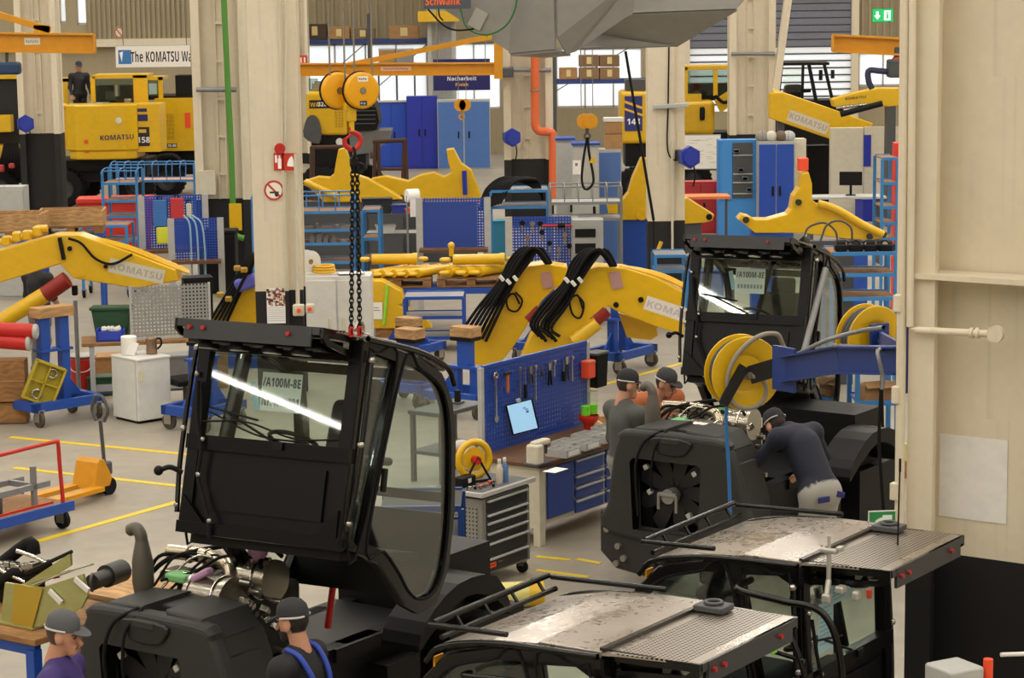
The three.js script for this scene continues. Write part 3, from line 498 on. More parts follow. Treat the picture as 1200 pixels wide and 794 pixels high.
  M('engine_hose', [tb([[-0.4, 1.5, -0.6], [-0.3, 1.62, -0.75], [-0.1, 1.66, -1.1], [0.2, 1.68, -1.2], [0.35, 1.62, -1.2]], 0.018, 6, 30), tb([[-0.25, 1.5, -0.58], [-0.05, 1.56, -0.7], [0.1, 1.66, -0.85], [0.3, 1.66, -0.95]], 0.012, 6, 30), tb([[0.45, 1.2, -0.5], [0.55, 1.05, -0.5], [0.6, 0.9, -0.6], [0.55, 0.7, -0.7]], 0.03, 8, 30), tb([[0.36, 1.3, -0.42], [0.4, 1.2, -0.36], [0.38, 1.1, -0.38]], 0.012, 6, 20)], rub, en);
  M('turbo', [cy(0.07, 0.09, 0.14, 0.56, 1.06, -0.62, 'x', 16), rb(0.12, 0.12, 0.12, 0.04, 0.58, 1.0, -0.45), tb([[0.58, 1.05, -0.45], [0.62, 0.9, -0.42], [0.64, 0.7, -0.45]], 0.05, 10, 20), cy(0.06, 0.05, 0.05, 0.46, 1.12, -0.8, 'x')], K('#a8a49a', 0.38, 0.6, { roughnessMap: X.wear }), en);
  M('engine_fitting', Array.from({ length: 60 }, (_, i) => { const x = -0.3 + 0.9 * hash(i, 3, o.seed || 1), y = 0.85 + 0.7 * hash(i, 4, o.seed || 1), z = -0.55 - 0.6 * hash(i, 5, o.seed || 1); return i % 3 ? rb(0.06, 0.05, 0.06, 0.01, x, y, z, i, i, 0) : cy(0.025, 0.025, 0.09, x, y, z, 'x', 8); }), stl, en);
  const ext = tb([[-0.5, 1.84, -0.55], [-0.44, 1.86, -0.55], [-0.4, 1.82, -0.55], [-0.39, 1.76, -0.55]], 0.045, 14, 24);
  M('exhaust_stack', [ext, la([[0.045, 0.2], [0.062, 0.12], [0.075, 0.05], [0.078, -0.1], [0.06, -0.22], [0.045, -0.3]], -0.39, 1.58, -0.55, 16), tf(cy(0.036, 0.036, 0.01, 0, 0, 0, 'x', 14), -0.505, 1.84, -0.55)], K('#6a645c', 0.5, 0.4, { map: X.fine }), en);
  M('engine_cover', [rb(0.3, 0.08, 0.2, 0.03, -0.22, 1.5, -0.78), rb(0.16, 0.1, 0.3, 0.03, 0.02, 1.5, -1.25), cy(0.07, 0.07, 0.16, -0.28, 1.5, -1.15)], K('#8f8b82', 0.4, 0.5, { roughnessMap: X.wear }), en);
  for (let i = 0; i < 7; i++) M('wire_loom', tb([[-0.42 + 0.08 * i, 1.44, -0.6], [-0.36 + 0.1 * i, 1.6 + 0.04 * hash(i, 1, 2), -0.7 - 0.06 * i], [-0.2 + 0.1 * i, 1.58 + 0.05 * hash(i, 2, 2), -0.9], [-0.1 + 0.09 * i, 1.46, -1.1]], 0.009 + 0.006 * hash(i, 3, 2), 6, 24), i % 3 === 2 ? stl : rub, en);
  M('pipe_clamp', [to(0.16, 0.01, 0.22, 1.4, -0.72, 'x', 24, 6)], chr, en); M('pipe_clamp', [to(0.145, 0.01, 0.34, 1.5, -1.0, 'x', 24, 6)], chr, en);
  M('green_tape', [rb(0.2, 0.06, 0.16, 0.02, -0.14, 1.52, -0.68), rb(0.1, 0.05, 0.1, 0.02, 0.16, 1.63, -0.95)], K('#79b878', 0.6), en);
  if (o.pink) M('pink_wrap', [sp(0.075, 0.3, 1.7, -1.0, 8), rb(0.18, 0.05, 0.08, 0.02, 0.08, 1.57, -0.65, 0, 0, 0.5)], K('#c79ac0', 0.7), en);
  return t;
}
{
  const a = P(168, 700, 15.2), b = P(785, 560, 20.8);
  const c1 = makeChassis('dark loader rear frame with pink-wrapped engine under the hanging cab', [a.x, 0, a.z], { pink: true, seed: 5, drop: 0.1 });
  M('red_strut', [bar(onZ(c1, 384, 735, -1.6), onZ(c1, 391, 680, -1.6), 0.025), bar(onZ(c1, 391, 682, -1.6), onZ(c1, 392, 665, -1.6), 0.014)], red, c1);
  const c2 = makeChassis('dark loader rear frame with a fan hood under the yellow hose reel', [b.x, 0, b.z], { seed: 9 });
}

// ---------- workbench, tool panel, tool trolley ----------
const scr = (name, geos, m, p) => geos.forEach((g) => M(name, g, m, p));   // every piece a part of its own
{
  const g0 = G(635, 640), t = T('workbench', 'workbench with brown top, blue drawers and ivory legs', 'workbench', [g0.x, 0, g0.z], TB);
  const top = onZ(t, 634, 547)[1], xr = Math.max(1.9, onZ(t, 722, 500)[0]);
  M('worktop', rb(xr + 0.1, 0.05, 0.8, 0.012, xr / 2 - 0.02, top + 0.02, -0.36), wodB, t);
  scr('leg', [bc(-0.03, 0.07, 0, top, -0.08, 0), bc(-0.03, 0.07, 0, top, -0.72, -0.64), bc(xr - 0.1, xr, 0, top, -0.08, 0)], ivo, t);
  M('side_panel', bc(-0.01, 0.05, 0.18, top, -0.64, -0.08), ivo, t);
  const xa = onZ(t, 641, 600)[0], xb = onZ(t, 674, 590)[0], xc = onZ(t, 708, 570)[0];
  M('carcass', [bc(xa - 0.02, xr - 0.05, 0.2, top, -0.62, -0.03)], ivo, t);
  const dm = K('#24469c', 0.4, 0, { map: X.fine });
  M('cupboard_door', rb(xb - xa - 0.05, top - 0.3, 0.02, 0.006, (xa + xb) / 2, (top + 0.22) / 2, -0.01), dm, t);
  const rows = [[0.22, 0.36], [0.38, 0.5], [0.52, 0.62], [0.64, top - 0.04]];
  for (const [x0, x1] of [[xb, xc], [xc + 0.03, xr - 0.1]]) for (const [y0, y1] of rows) { const d = M('drawer', rb(x1 - x0 - 0.03, y1 - y0, 0.025, 0.006, (x0 + x1) / 2, (y0 + y1) / 2, -0.01), dm, t); M('handle', rb(x1 - x0 - 0.03, 0.022, 0.03, 0.006, (x0 + x1) / 2, y1 - 0.015, 0.012), gryL, d); }
  M('foot_rail', bc(0.1, xr, 0.08, 0.12, -0.5, -0.4), red, t);
  // perforated panel behind it
  const b0 = onZ(t, 568, 432, -0.72), b1 = onZ(t, 689, 406, -0.72);
  const pw = T('pegboard', 'blue perforated tool panel behind the workbench, hung with hand tools', 'tool panel', t.localToWorld(V(b0[0], 0, -0.74)), TB);
  const L = b1[0] - b0[0], H = b0[1];
  M('perforated_sheet', bc(0, L, 0.55, H, -0.02, 0), pegB, pw);
  scr('post', [bc(-0.05, 0, 0, H + 0.01, -0.04, 0.01), bc(L, L + 0.05, 0, H + 0.01, -0.04, 0.01)], gryL, pw);
  M('top_rail', bc(0, L, H, H + 0.03, -0.03, 0.01), blu, pw);
  M('foot', [bc(-0.05, L + 0.05, 0, 0.05, -0.3, 0.02)], gryD, pw);
  const on = (px, py, c = 0.02) => pw.localToWorld(V(...onZ(pw, px, py, c)));
  const tool = (name, label, px, py, geos, m, handle, hm) => { const o = T(name, label, 'hand tool', on(px, py), TB, 'hand tools on the blue panel'); M('head', geos, m, o); if (handle) M('handle', handle, hm, o); return o; };
  tool('spanner', 'long chrome combination spanner beside the ivory panel post', 580, 440, [bx(0.025, 0.42, 0.012, 0, -0.24, 0.01), cy(0.035, 0.035, 0.014, 0, -0.46, 0.01, 'z', 12), to(0.028, 0.014, 0, 0, 0.01, 'z', 12, 6)], stl);
  tool('hammer', 'hammer with an orange handle on the blue panel', 593, 437, [rb(0.12, 0.035, 0.035, 0.008, 0, 0, 0.02)], K('#3b3a3a', 0.4, 0.6), [rb(0.03, 0.2, 0.025, 0.008, 0, -0.11, 0.02)], K('#c26a2c', 0.5));
  const pos2 = [[608, 432, 0.3], [614, 430, 0.34], [621, 431, 0.2], [626, 430, 0.36], [634, 428, 0.12], [643, 427, 0.28], [648, 424, 0.16], [659, 421, 0.24], [663, 420, 0.3], [669, 419, 0.26]];
  pos2.forEach(([px, py, l], i) => tool(['socket_wrench', 'screwdriver', 'pliers'][i % 3], ['slim chrome ratchet hanging on the blue panel', 'long screwdriver hanging on the blue panel', 'black-gripped pliers hanging on the blue panel'][i % 3], px, py,
    i % 3 === 0 ? [rb(0.04, 0.05, 0.03, 0.01, 0, 0, 0.02), bx(0.018, l, 0.012, 0, -l / 2, 0.015)] : i % 3 === 1 ? [bar([0, 0, 0.015], [0, -l * 0.55, 0.015], 0.007)] : [ex([[-0.03, 0.02], [0.03, 0.02], [0.02, -0.07], [-0.02, -0.07]], 0.016, 0.012)], stl,
    i % 3 === 1 ? [cy(0.016, 0.02, l * 0.45, 0, -l * 0.76, 0.015)] : i % 3 === 2 ? [bar([-0.01, -0.06, 0.015], [-0.03, -l * 0.8, 0.015], 0.012), bar([0.01, -0.06, 0.015], [0.03, -l * 0.8, 0.015], 0.012)] : null, i % 2 ? blk : K('#26303e', 0.5)));
  { const o = T('orange_case', 'orange plastic case hanging at the end of the blue panel', 'case', on(684, 432, 0.0), TB); M('shell', rb(0.16, 0.2, 0.1, 0.02, 0, 0, 0.06), oran, o); M('lid', rb(0.16, 0.05, 0.11, 0.02, 0, 0.08, 0.06), K('#d9603c', 0.5), o); }
  { const o = T('black_bin', 'tall black waste bin hooked on the end of the blue panel', 'bin', pw.localToWorld(V(L + 0.2, onZ(pw, 697, 452, 0)[1], 0)), TB); M('bin_body', ex([[-0.09, 0], [0.09, 0], [0.12, 0.36], [-0.12, 0.36]], 0.16, 0.0, 0.01), rub, o); M('rim', rb(0.27, 0.03, 0.19, 0.01, 0, 0.37, 0), gryD, o); }
  // things on the bench
  const top3 = top + 0.046, wp = (x, z) => t.localToWorld(V(x, top3, z));
  const bt = (px, py, lift = 0) => { const d = G(px, py, top3 + lift); return d; };
  { const o = T('tablet_screen', 'tilted tablet screen glowing pale blue on an arm', 'screen', on(612, 488, 0.16), 0.12); o.rotation.z = 0.22; M('casing', rb(0.3, 0.34, 0.02, 0.01, 0, 0, 0), blk, o); sheet('display', 0.26, 0.31, (g, w, h) => { g.fillStyle = '#9fd0f4'; g.fillRect(0, 0, w, h); g.fillStyle = '#3a5878'; g.fillRect(w * .6, h * .2, w * .12, h * .03); g.fillRect(w * .66, h * .26, w * .14, h * .03); g.fillRect(w * .7, h * .32, w * .1, h * .08); }, o, { z: 0.012, glow: 0.5 }); M('stand_arm', [bar([0, 0, -0.02], [0.04, -0.1, -0.12], 0.015), rb(0.05, 0.04, 0.03, 0.01, 0, 0.18, 0)], gryL, o); }
  { const p = bt(627, 545), o = T('label_printer', 'cream handheld press machine on the bench end', 'machine', p, TB); M('machine_body', [rb(0.12, 0.22, 0.16, 0.03, 0, 0.11, 0), rb(0.26, 0.06, 0.1, 0.025, 0.1, 0.22, 0)], ivo, o); M('base', rb(0.3, 0.03, 0.18, 0.01, 0.06, 0.015, 0), gryD, o); M('nozzle', cy(0.02, 0.015, 0.1, 0.2, 0.14, 0), gryD, o); }
  for (let i = 0; i < 3; i++) for (let k = 0; k < 2; k++) {
    const p = bt(660 + i * 23 + k * 6, 533 - i * 8.5 - k * 8.5), o = T('parts_tray', 'low grey sorting tray with compartments on the workbench', 'tray', p, TB, 'grey sorting trays on the workbench');
    M('tray_body', [bx(0.28, 0.012, 0.26, 0, 0.006, 0), bx(0.28, 0.08, 0.012, 0, 0.04, 0.125), bx(0.28, 0.08, 0.012, 0, 0.04, -0.125), bx(0.012, 0.08, 0.26, 0.135, 0.04, 0), bx(0.012, 0.08, 0.26, -0.135, 0.04, 0), bx(0.01, 0.07, 0.25, 0, 0.04, 0), bx(0.27, 0.07, 0.01, 0, 0.04, 0)], gryL, o); if (k === 0) M('paper_label', bx(0.2, 0.05, 0.004, 0, 0.04, 0.134), pap, o); }
  { const p = bt(690, 505), o = T('red_dispenser', 'red funnel dispenser holding bright green lids on the bench', 'dispenser', p, TB); M('funnel', la([[0.05, 0], [0.06, 0.08], [0.11, 0.13], [0.12, 0.18], [0.11, 0.18]], 0, 0, 0, 18), K('#d8331f', 0.45), o); M('green_lids', [cy(0.05, 0.05, 0.1, -0.06, 0.24, 0), cy(0.05, 0.05, 0.1, 0.06, 0.24, 0.02)].map((g) => g), K('#7fe22e', 0.4), o); M('clear_tube', [cy(0.055, 0.055, 0.2, -0.06, 0.34, 0, 'y', 14), cy(0.055, 0.055, 0.2, 0.06, 0.34, 0.02, 'y', 14)], glass, o); }
  { const p = bt(666, 497), o = T('wooden_block', 'small dark wooden tool block on the bench', 'tool block', p, TB); M('block', [rb(0.12, 0.14, 0.1, 0.01, 0, 0.07, 0), rb(0.1, 0.08, 0.08, 0.01, 0, 0.18, -0.02)], wodB, o); M('slot', bx(0.05, 0.03, 0.002, 0, 0.18, 0.022), blk, o); }
  { const p = bt(640, 508), o = T('blue_tray', 'flat cobalt tray at the foot of the tool panel', 'tray', p, TB); M('tray_body', [bx(0.5, 0.015, 0.16, 0.15, 0.01, -0.04), bx(0.5, 0.05, 0.012, 0.15, 0.03, 0.04), bx(0.012, 0.05, 0.16, -0.1, 0.03, -0.04), bx(0.012, 0.05, 0.16, 0.4, 0.03, -0.04)], bluD, o); M('clear_bottle', cy(0.03, 0.035, 0.12, 0.0, 0.08, -0.04), glass, o); }
  { const p = bt(651, 551), o = tag(M('paper_note', tf(bx(0.24, 0.004, 0.15, 0, 0.004, 0), p.x, p.y, p.z, 0, TB, 0), pap), 'white paper sheet lying on the brown bench top', 'paper'); }
}
{
  const g0 = G(566, 691), t = T('tool_trolley', 'grey perforated tool trolley with black drawers and orange badge', 'tool trolley', [g0.x, 0, g0.z], TB);
  const w = onZ(t, 622, 668)[0], tp = onZ(t, 566, 580)[1], d = 0.56, b = 0.13;
  M('carcass', [rb(w, tp - b - 0.04, d, 0.015, w / 2, (tp + b - 0.04) / 2, -d / 2)], K('#8b8a84', 0.45, 0.2, { map: X.fine }), t);
  M('perforated_side', bc(-0.006, 0.002, b + 0.06, tp - 0.12, -d + 0.05, -0.05), K('#8b8a84', 0.45, 0.2, { map: X.peg }), t);
  M('worktop', [rb(w + 0.06, 0.035, d + 0.06, 0.015, w / 2, tp, -d / 2)], K('#5a5b5c', 0.6), t);
  M('edge_guard', [rb(w + 0.08, 0.05, 0.03, 0.012, w / 2, tp + 0.01, 0.035), rb(0.03, 0.05, d + 0.08, 0.012, -0.04, tp + 0.01, -d / 2)], gryL, t);
  const ys = [b + 0.02, b + 0.17, b + 0.32, b + 0.42, b + 0.52, b + 0.6, tp - 0.05];
  for (let i = 0; i < 6; i++) { const r = M('drawer', rb(w - 0.14, ys[i + 1] - ys[i] - 0.012, 0.02, 0.005, w / 2, (ys[i] + ys[i + 1]) / 2, 0.008), K('#26272a', 0.45, 0, { map: X.fine }), t); M('handle', rb(w - 0.14, 0.022, 0.03, 0.006, w / 2, ys[i + 1] - 0.022, 0.022), gryL, r); }
  sheet('badge', 0.13, 0.05, smudge('#8a2a0a', '#f0561c'), t, { x: 0.13, y: b + 0.09, z: 0.022 });
  sheet('lettering', 0.1, 0.03, smudge('#8a8a8a', null, 7), t, { x: 0.27, y: b + 0.1, z: 0.022, clear: true });
  for (const [x, z] of [[0.08, -0.06], [w - 0.06, -0.06], [0.08, -d + 0.06], [w - 0.06, -d + 0.06]]) { const c = M('caster', [cy(0.06, 0.06, 0.035, x, 0.06, z, 'x', 16)], rub, t); M('fork', [bx(0.06, 0.08, 0.07, x, 0.11, z)], stl, c); }
  // on the trolley
  const tt = tp + 0.018, lp = (x, z) => t.localToWorld(V(x, tt, z));
  { const o = T('yellow_hose_coil', 'yellow cable reel on a black stand on the tool trolley', 'cable reel', lp(0.44, -0.4), 0.5); M('drum_flange', [to(0.17, 0.035, 0, 0.215, 0, 'z', 32, 8)], yel, o); M('drum_core', [cy(0.12, 0.12, 0.06, 0, 0.215, -0.02, 'z', 20)], yelD, o); M('stand', [bar([-0.14, 0.01, 0.08], [0, 0.25, 0.08], 0.012), bar([0.14, 0.01, 0.08], [0, 0.25, 0.08], 0.012), bar([-0.14, 0.012, 0.08], [0.14, 0.012, 0.08], 0.012), bar([-0.14, 0.012, -0.1], [0.14, 0.012, -0.1], 0.012)], blk, o); M('hub', cy(0.04, 0.04, 0.14, 0, 0.215, 0.02, 'z', 12), red, o); }
  { const o = T('black_tool_case', 'small open black case on the tool trolley', 'case', lp(0.2, -0.34), TB); M('case_body', rb(0.22, 0.1, 0.12, 0.015, 0, 0.05, 0), blk, o); M('case_label', bx(0.05, 0.04, 0.003, 0.0, 0.06, 0.061), wht, o); }
  for (const [x, z, c, l] of [[0.47, -0.12, '#cfc3b2', 'cream squeeze bottle standing on the tool trolley'], [0.56, -0.12, '#5b7fb4', 'blue and white spray can standing on the tool trolley']]) { const o = T('bottle', l, 'bottle', lp(x, z), 0); M('bottle_body', la([[0, 0], [0.035, 0], [0.037, 0.14], [0.02, 0.18], [0.014, 0.2], [0, 0.2]], 0, 0, 0, 14), K(c, 0.4), o); M('cap', la([[0, 0.2], [0.018, 0.2], [0.016, 0.24], [0, 0.24]], 0, 0, 0, 12), wht, o); }
  { const o = T('orange_clamp', 'orange-handled clamp lying on the tool trolley', 'hand tool', lp(0.3, -0.18), TB); M('jaw', [rb(0.2, 0.02, 0.03, 0.006, 0, 0.015, 0), rb(0.03, 0.04, 0.03, 0.006, 0.09, 0.02, 0)], oran, o); M('screw', bar([-0.12, 0.015, 0.01], [0.02, 0.015, 0.03], 0.008), stl, o); }
  for (let i = 0; i < 8; i++) { const o = T('socket', 'small steel socket lying loose on the tool trolley', 'socket', lp(0.12 + 0.045 * i + 0.02 * hash(i, 1, 1), -0.08 - 0.12 * hash(i, 2, 1)), i, 'loose sockets on the trolley'); M('barrel', la([[0, 0], [0.014, 0], [0.014, 0.03], [0.009, 0.03], [0.009, 0.01], [0, 0.01]], 0, 0, 0, 10), i % 2 ? stl : blk, o); M('drive_collar', la([[0.009, 0.028], [0.016, 0.028], [0.016, 0.036], [0.009, 0.036]], 0, 0, 0, 10), stl, o); }
  { const o = T('wrench', 'chrome wrench lying across the tool trolley', 'hand tool', lp(0.06, -0.2), TB + 0.5); M('shank', rb(0.2, 0.012, 0.022, 0.005, 0, 0.008, 0), chr, o); M('jaw', [to(0.018, 0.008, 0.11, 0.009, 0, 'y', 14, 6)], chr, o); }
}
{ // red stool and dark side table behind the trolley
  const p = G(548, 600), t = T('red_stool', 'red-seated work stool between side table and tool panel', 'stool', [p.x, 0, p.z], 0.3);
  M('seat', la([[0, 0.62], [0.17, 0.62], [0.19, 0.65], [0.18, 0.69], [0, 0.7]], 0, 0, 0, 20), K('#a8262a', 0.6), t); M('column', cy(0.03, 0.03, 0.5, 0, 0.36, 0), stl, t);
  for (let i = 0; i < 5; i++) M('foot', beam([0, 0.1, 0], [0.24 * Math.cos(i * 1.257), 0.04, 0.24 * Math.sin(i * 1.257)], 0.04, 0.05), blk, t);
  const r = T('white_rag', 'crumpled white rag lying on the red stool', 'rag', [p.x - 0.05, 0.7, p.z], 0); M('cloth', [tf(new THREE.IcosahedronGeometry(0.09, 2), 0, 0.05, 0).scale(1.2, 0.8, 1)], K('#c9c3b6', 0.9), r); M('fold', [tf(new THREE.IcosahedronGeometry(0.06, 1), 0.08, 0.04, 0.02)], K('#c9c3b6', 0.9), r);
  const q = G(520, 560), s = T('side_table', 'dark steel side table beside the blue tool panel', 'table', [q.x, 0, q.z], TB);
  M('tabletop', rb(0.9, 0.05, 0.5, 0.01, 0.1, 0.82, 0), gryD, s); scr('leg', [bc(-0.33, -0.28, 0, 0.8, 0.18, 0.23), bc(0.48, 0.53, 0, 0.8, 0.18, 0.23), bc(-0.33, -0.28, 0, 0.8, -0.23, -0.18), bc(0.48, 0.53, 0, 0.8, -0.23, -0.18)], gryD, s); M('shelf', bx(0.85, 0.04, 0.45, 0.1, 0.35, 0), gryD, s);
  const u = T('upright_vice', 'small black upright vice on the dark side table', 'vice', s.localToWorld(V(0.3, 0.845, 0)), TB); M('vice_body', [rb(0.06, 0.16, 0.06, 0.01, 0, 0.08, 0)], blk, u); M('vice_foot', rb(0.14, 0.02, 0.1, 0.006, 0, 0.01, 0), gryD, u);
}
const jibB = K('#233f86', 0.42, 0, { map: X.fine });
// ---------- swing arm with hose reels on the cream column ----------
{
  const a = P(1052, 421, 16.95), o = T('swing_jib', 'blue steel swing arm reaching from the cream column', 'swing arm', [a.x, 0, a.z], 0);
  const b = at(o, 919, 432, 18.35), a0 = at(o, 1054, 422, 16.95), m1 = at(o, 983, 421, 17.6);
  const d1 = 0.2;
  for (const [p, q] of [[b, m1], [m1, a0]]) M('arm_beam', [beam(p, q, 0.02, d1), beam(p.clone().add(V(0, d1 / 2, 0)), q.clone().add(V(0, d1 / 2, 0)), 0.12, 0.016), beam(p.clone().add(V(0, -d1 / 2, 0)), q.clone().add(V(0, -d1 / 2, 0)), 0.12, 0.016)], jibB, o);
  M('end_plate', bx(0.03, 0.36, 0.26, b.x, b.y, b.z, 0, 0.6, 0), jibB, o);
  const c = at(o, 862, 436, 18.6);
  M('supply_line', [tb([b.clone().add(V(0.1, 0.12, 0.02)), m1.clone().add(V(-0.1, 0.16, 0.05)), m1.clone().add(V(0.16, 0.22, 0.0)), a0.clone().add(V(-0.12, 0.25, 0))], 0.018, 8, 30), tb([m1.clone().add(V(-0.06, 0.12, 0.06)), m1.clone().add(V(0.3, 0.1, 0.12)), a0.clone().add(V(-0.18, 0.08, 0.1)), a0.clone().add(V(-0.14, -0.1, 0.1)), a0.clone().add(V(-0.14, -0.2, 0.1))], 0.016, 8, 30)], gry, o);
  M('column_bracket', bx(0.2, 0.5, 0.06, a0.x + 0.08, a0.y, a0.z - 0.02, 0, 0, 0), jibB, o);
  M('hanging_hose', tb([a0.clone().add(V(-0.15, -0.2, 0.1)), a0.clone().add(V(-0.16, -0.6, 0.1)), a0.clone().add(V(-0.12, -1.15, 0.1))], 0.014, 6, 20), rub, o);
  const reel = (label, p, yaw, r) => {
    const t = T('hose_reel', label, 'hose reel', p, yaw);
    M('flange', [la([[0.06, 0.0], [r * 0.45, 0.0], [r * 0.5, 0.02], [r * 0.62, 0.045], [r, 0.05], [r + 0.008, 0.04], [r, 0.03], [r * 0.6, 0.03], [r * 0.5, 0.005], [0.06, -0.012]], 0, 0, 0, 40).rotateX(Math.PI / 2).translate(0, 0, 0.03)], yel, t);
    M('flange', [la([[0.06, 0.0], [r, -0.02], [r + 0.008, -0.01], [r, 0.0], [0.06, 0.012]], 0, 0, 0, 40).rotateX(Math.PI / 2).translate(0, 0, -0.09)], yel, t);
    M('drum', cy(r * 0.55, r * 0.55, 0.14, 0, 0, -0.02, 'z', 28), yelD, t);
    M('wound_hose', [0.1, 0.07, 0.04, 0.01].map((z, i) => to(r * (0.8 + 0.02 * i), 0.016, 0, 0, z - 0.08, 'z', 36, 6)), gryD, t);
    M('hub', [cy(0.045, 0.045, 0.16, 0, 0, 0.05, 'z', 14), cy(0.028, 0.028, 0.06, 0, 0, 0.15, 'z', 12)], K('#8f8a80', 0.4, 0.6), t);
    return t;
  };
  const rp = P(871, 436, 18.75), t = reel('yellow hose reel held by a black bracket on the blue arm', rp, 0.28, 0.3);
  M('bracket', [beam([0, 0.0, 0.15], t.worldToLocal(P(917, 428, 18.4)), 0.02, 0.15), tf(bx(0.09, 0.36, 0.02, -0.08, -0.14, 0.14), 0, 0, 0, 0, 0, -0.55)], K('#15161a', 0.4), t);
  M('bracket_label', bx(0.09, 0.04, 0.004, 0.22, 0.045, 0.165, 0, -0.35, 0), wht, t);
  M('loop_hose', tb([[0, 0, 0.18], [0.1, -0.05, 0.2], [0.12, -0.18, 0.18], [0.02, -0.27, 0.16], [-0.12, -0.24, 0.12], [-0.19, -0.05, 0.12], [-0.12, 0.16, 0.14], [0.05, 0.31, 0.16], [0.25, 0.32, 0.1], [0.34, 0.2, 0.05]], 0.02, 8, 80), K('#8d8778', 0.55), t);
  M('blue_hose', tb([[-0.16, -0.2, 0.05], [-0.17, -0.4, 0.05], [-0.15, -0.8, 0.06], [-0.14, -1.18, 0.07]], 0.016, 8, 20), K('#2a6fb4', 0.5), t);
  const t2 = reel('pale yellow hose reel with dark bracket close to the cream column', P(1020, 397, 19.6), 0.5, 0.29);
  M('bracket', [beam([0, 0, 0.14], t2.worldToLocal(P(1052, 412, 17.05)), 0.03, 0.16), rb(0.2, 0.3, 0.03, 0.01, 0.0, 0.0, 0.12)], jibB, t2);
}
// ---------- crane hook block with chain slings ----------
{
  const Z = 14.85, p = P(411, 106, Z), t = T('crane_hook_block', 'yellow twin-sheave crane hook block with red hook and chains', 'crane hook', p, 0.45);
  for (const [x, z] of [[-0.06, -0.06], [0.055, 0.05]]) { const s = M('sheave', [la([[0.02, 0.025], [0.1, 0.025], [0.118, 0.012], [0.118, -0.012], [0.1, -0.025], [0.02, -0.025]], 0, 0, 0, 32).rotateX(Math.PI / 2).translate(x, 0, z)], K('#e6a40c', 0.35), t); M('axle_cap', cy(0.022, 0.022, 0.06, x, 0, z + 0.0, 'z', 14), stl, s); M('rim_groove', to(0.117, 0.008, x, 0, z - 0.026, 'z', 32, 6), rub, s); if (x > 0) { sheet('sticker', 0.07, 0.035, smudge('#777777', '#efe9dc', 4), s, { x, y: 0.075, z: z + 0.027 }); sheet('sticker', 0.05, 0.03, smudge('#9fb0c4', '#2a3550', 2), s, { x, y: -0.08, z: z + 0.027 }); } }
  for (const [px, off] of [[386.5, -0.05], [403, 0.0], [416.5, 0.0], [436, 0.06]]) { const a = t.worldToLocal(P(px, 96, Z)), b = t.worldToLocal(P(px - 4 + (px - 411) * 0.05, -60, Z)); M('cable', bar([a.x, a.y, off], [b.x, b.y, off], 0.006, 6), stl, t); }
  M('yoke', [rb(0.06, 0.12, 0.05, 0.015, 0, -0.14, 0), rb(0.1, 0.05, 0.05, 0.01, 0, -0.1, 0), cy(0.018, 0.018, 0.08, 0, -0.22, 0)], yelD, t);
  M('hook', [tb([[0, -0.22, 0], [0.0, -0.26, 0], [0.05, -0.29, 0], [0.055, -0.34, 0], [0.01, -0.38, 0], [-0.045, -0.35, 0], [-0.05, -0.31, 0]], 0.017, 8, 30), bar([-0.045, -0.31, 0], [0.01, -0.27, 0], 0.008)], red, t);
  M('shackle', [to(0.035, 0.01, 0.005, -0.4, 0, 'x', 16, 6), rb(0.05, 0.06, 0.04, 0.01, 0.01, -0.46, 0), to(0.03, 0.009, 0.05, -0.5, 0, 'z', 14, 6)], blk, t);
  const y1 = t.worldToLocal(P(416, 388, Z)), n = 38;
  const chain = (x0, x1) => { const g = []; for (let i = 0; i < n; i++) { const k = i / (n - 1), l = to(0.014, 0.005, 0, 0, 0, 'z', 8, 5); l.scale(1, 1.5, 1); if (i % 2) l.rotateY(Math.PI / 2); g.push(l.translate(x0 + (x1 - x0) * k, -0.48 + (y1.y + 0.48) * k, 0.005)); } return g; };
  M('chain', chain(0.0, y1.x - 0.03), blk, t); M('chain', chain(0.03, y1.x + 0.03), blk, t);
  M('chain_hook', [rb(0.03, 0.07, 0.03, 0.008, y1.x - 0.03, y1.y, 0), rb(0.03, 0.07, 0.03, 0.008, y1.x + 0.03, y1.y, 0)], red, t);
}

// ---------- parts shared by many carts ----------
function casters(t, list, r = 0.1, m = rub) { for (const [x, z] of list) { const c = M('caster_wheel', [cy(r, r, 0.045, x, r, z, 'x', 18), cy(r * 0.45, r * 0.45, 0.055, x, r, z, 'x', 12)], m, t); M('caster_fork', [bx(0.012, r * 1.5, r * 1.1, x - 0.035, r * 1.4, z), bx(0.012, r * 1.5, r * 1.1, x + 0.035, r * 1.4, z), bx(0.09, 0.015, r * 1.3, x, r * 2.12, z)], stl, c); } }
const zz = (pts, ox, oy, k) => pts.map(([x, y]) => [ox + x / k, oy + y / k]);
const ground = (px, py) => { const g = G(px, py); return [g.x, 0, g.z]; };
const under = (px, py, Z) => { const p = P(px, py, Z); return [p.x, 0, p.z]; };
const lettering = (t, s, px, py, w, h, o = {}) => sheet(o.plate ? 'name_plate' : 'lettering', w, h, txt(s, o.col || '#1d2350', o.plate || null, { stretch: true, fill: o.fill || 0.9, slant: o.slant }), t, { ...pos(onZ(t, px, py, o.c ?? 0.004)), rz: o.rz || 0, ry: o.ry || 0, clear: !o.plate, rough: 0.5 });

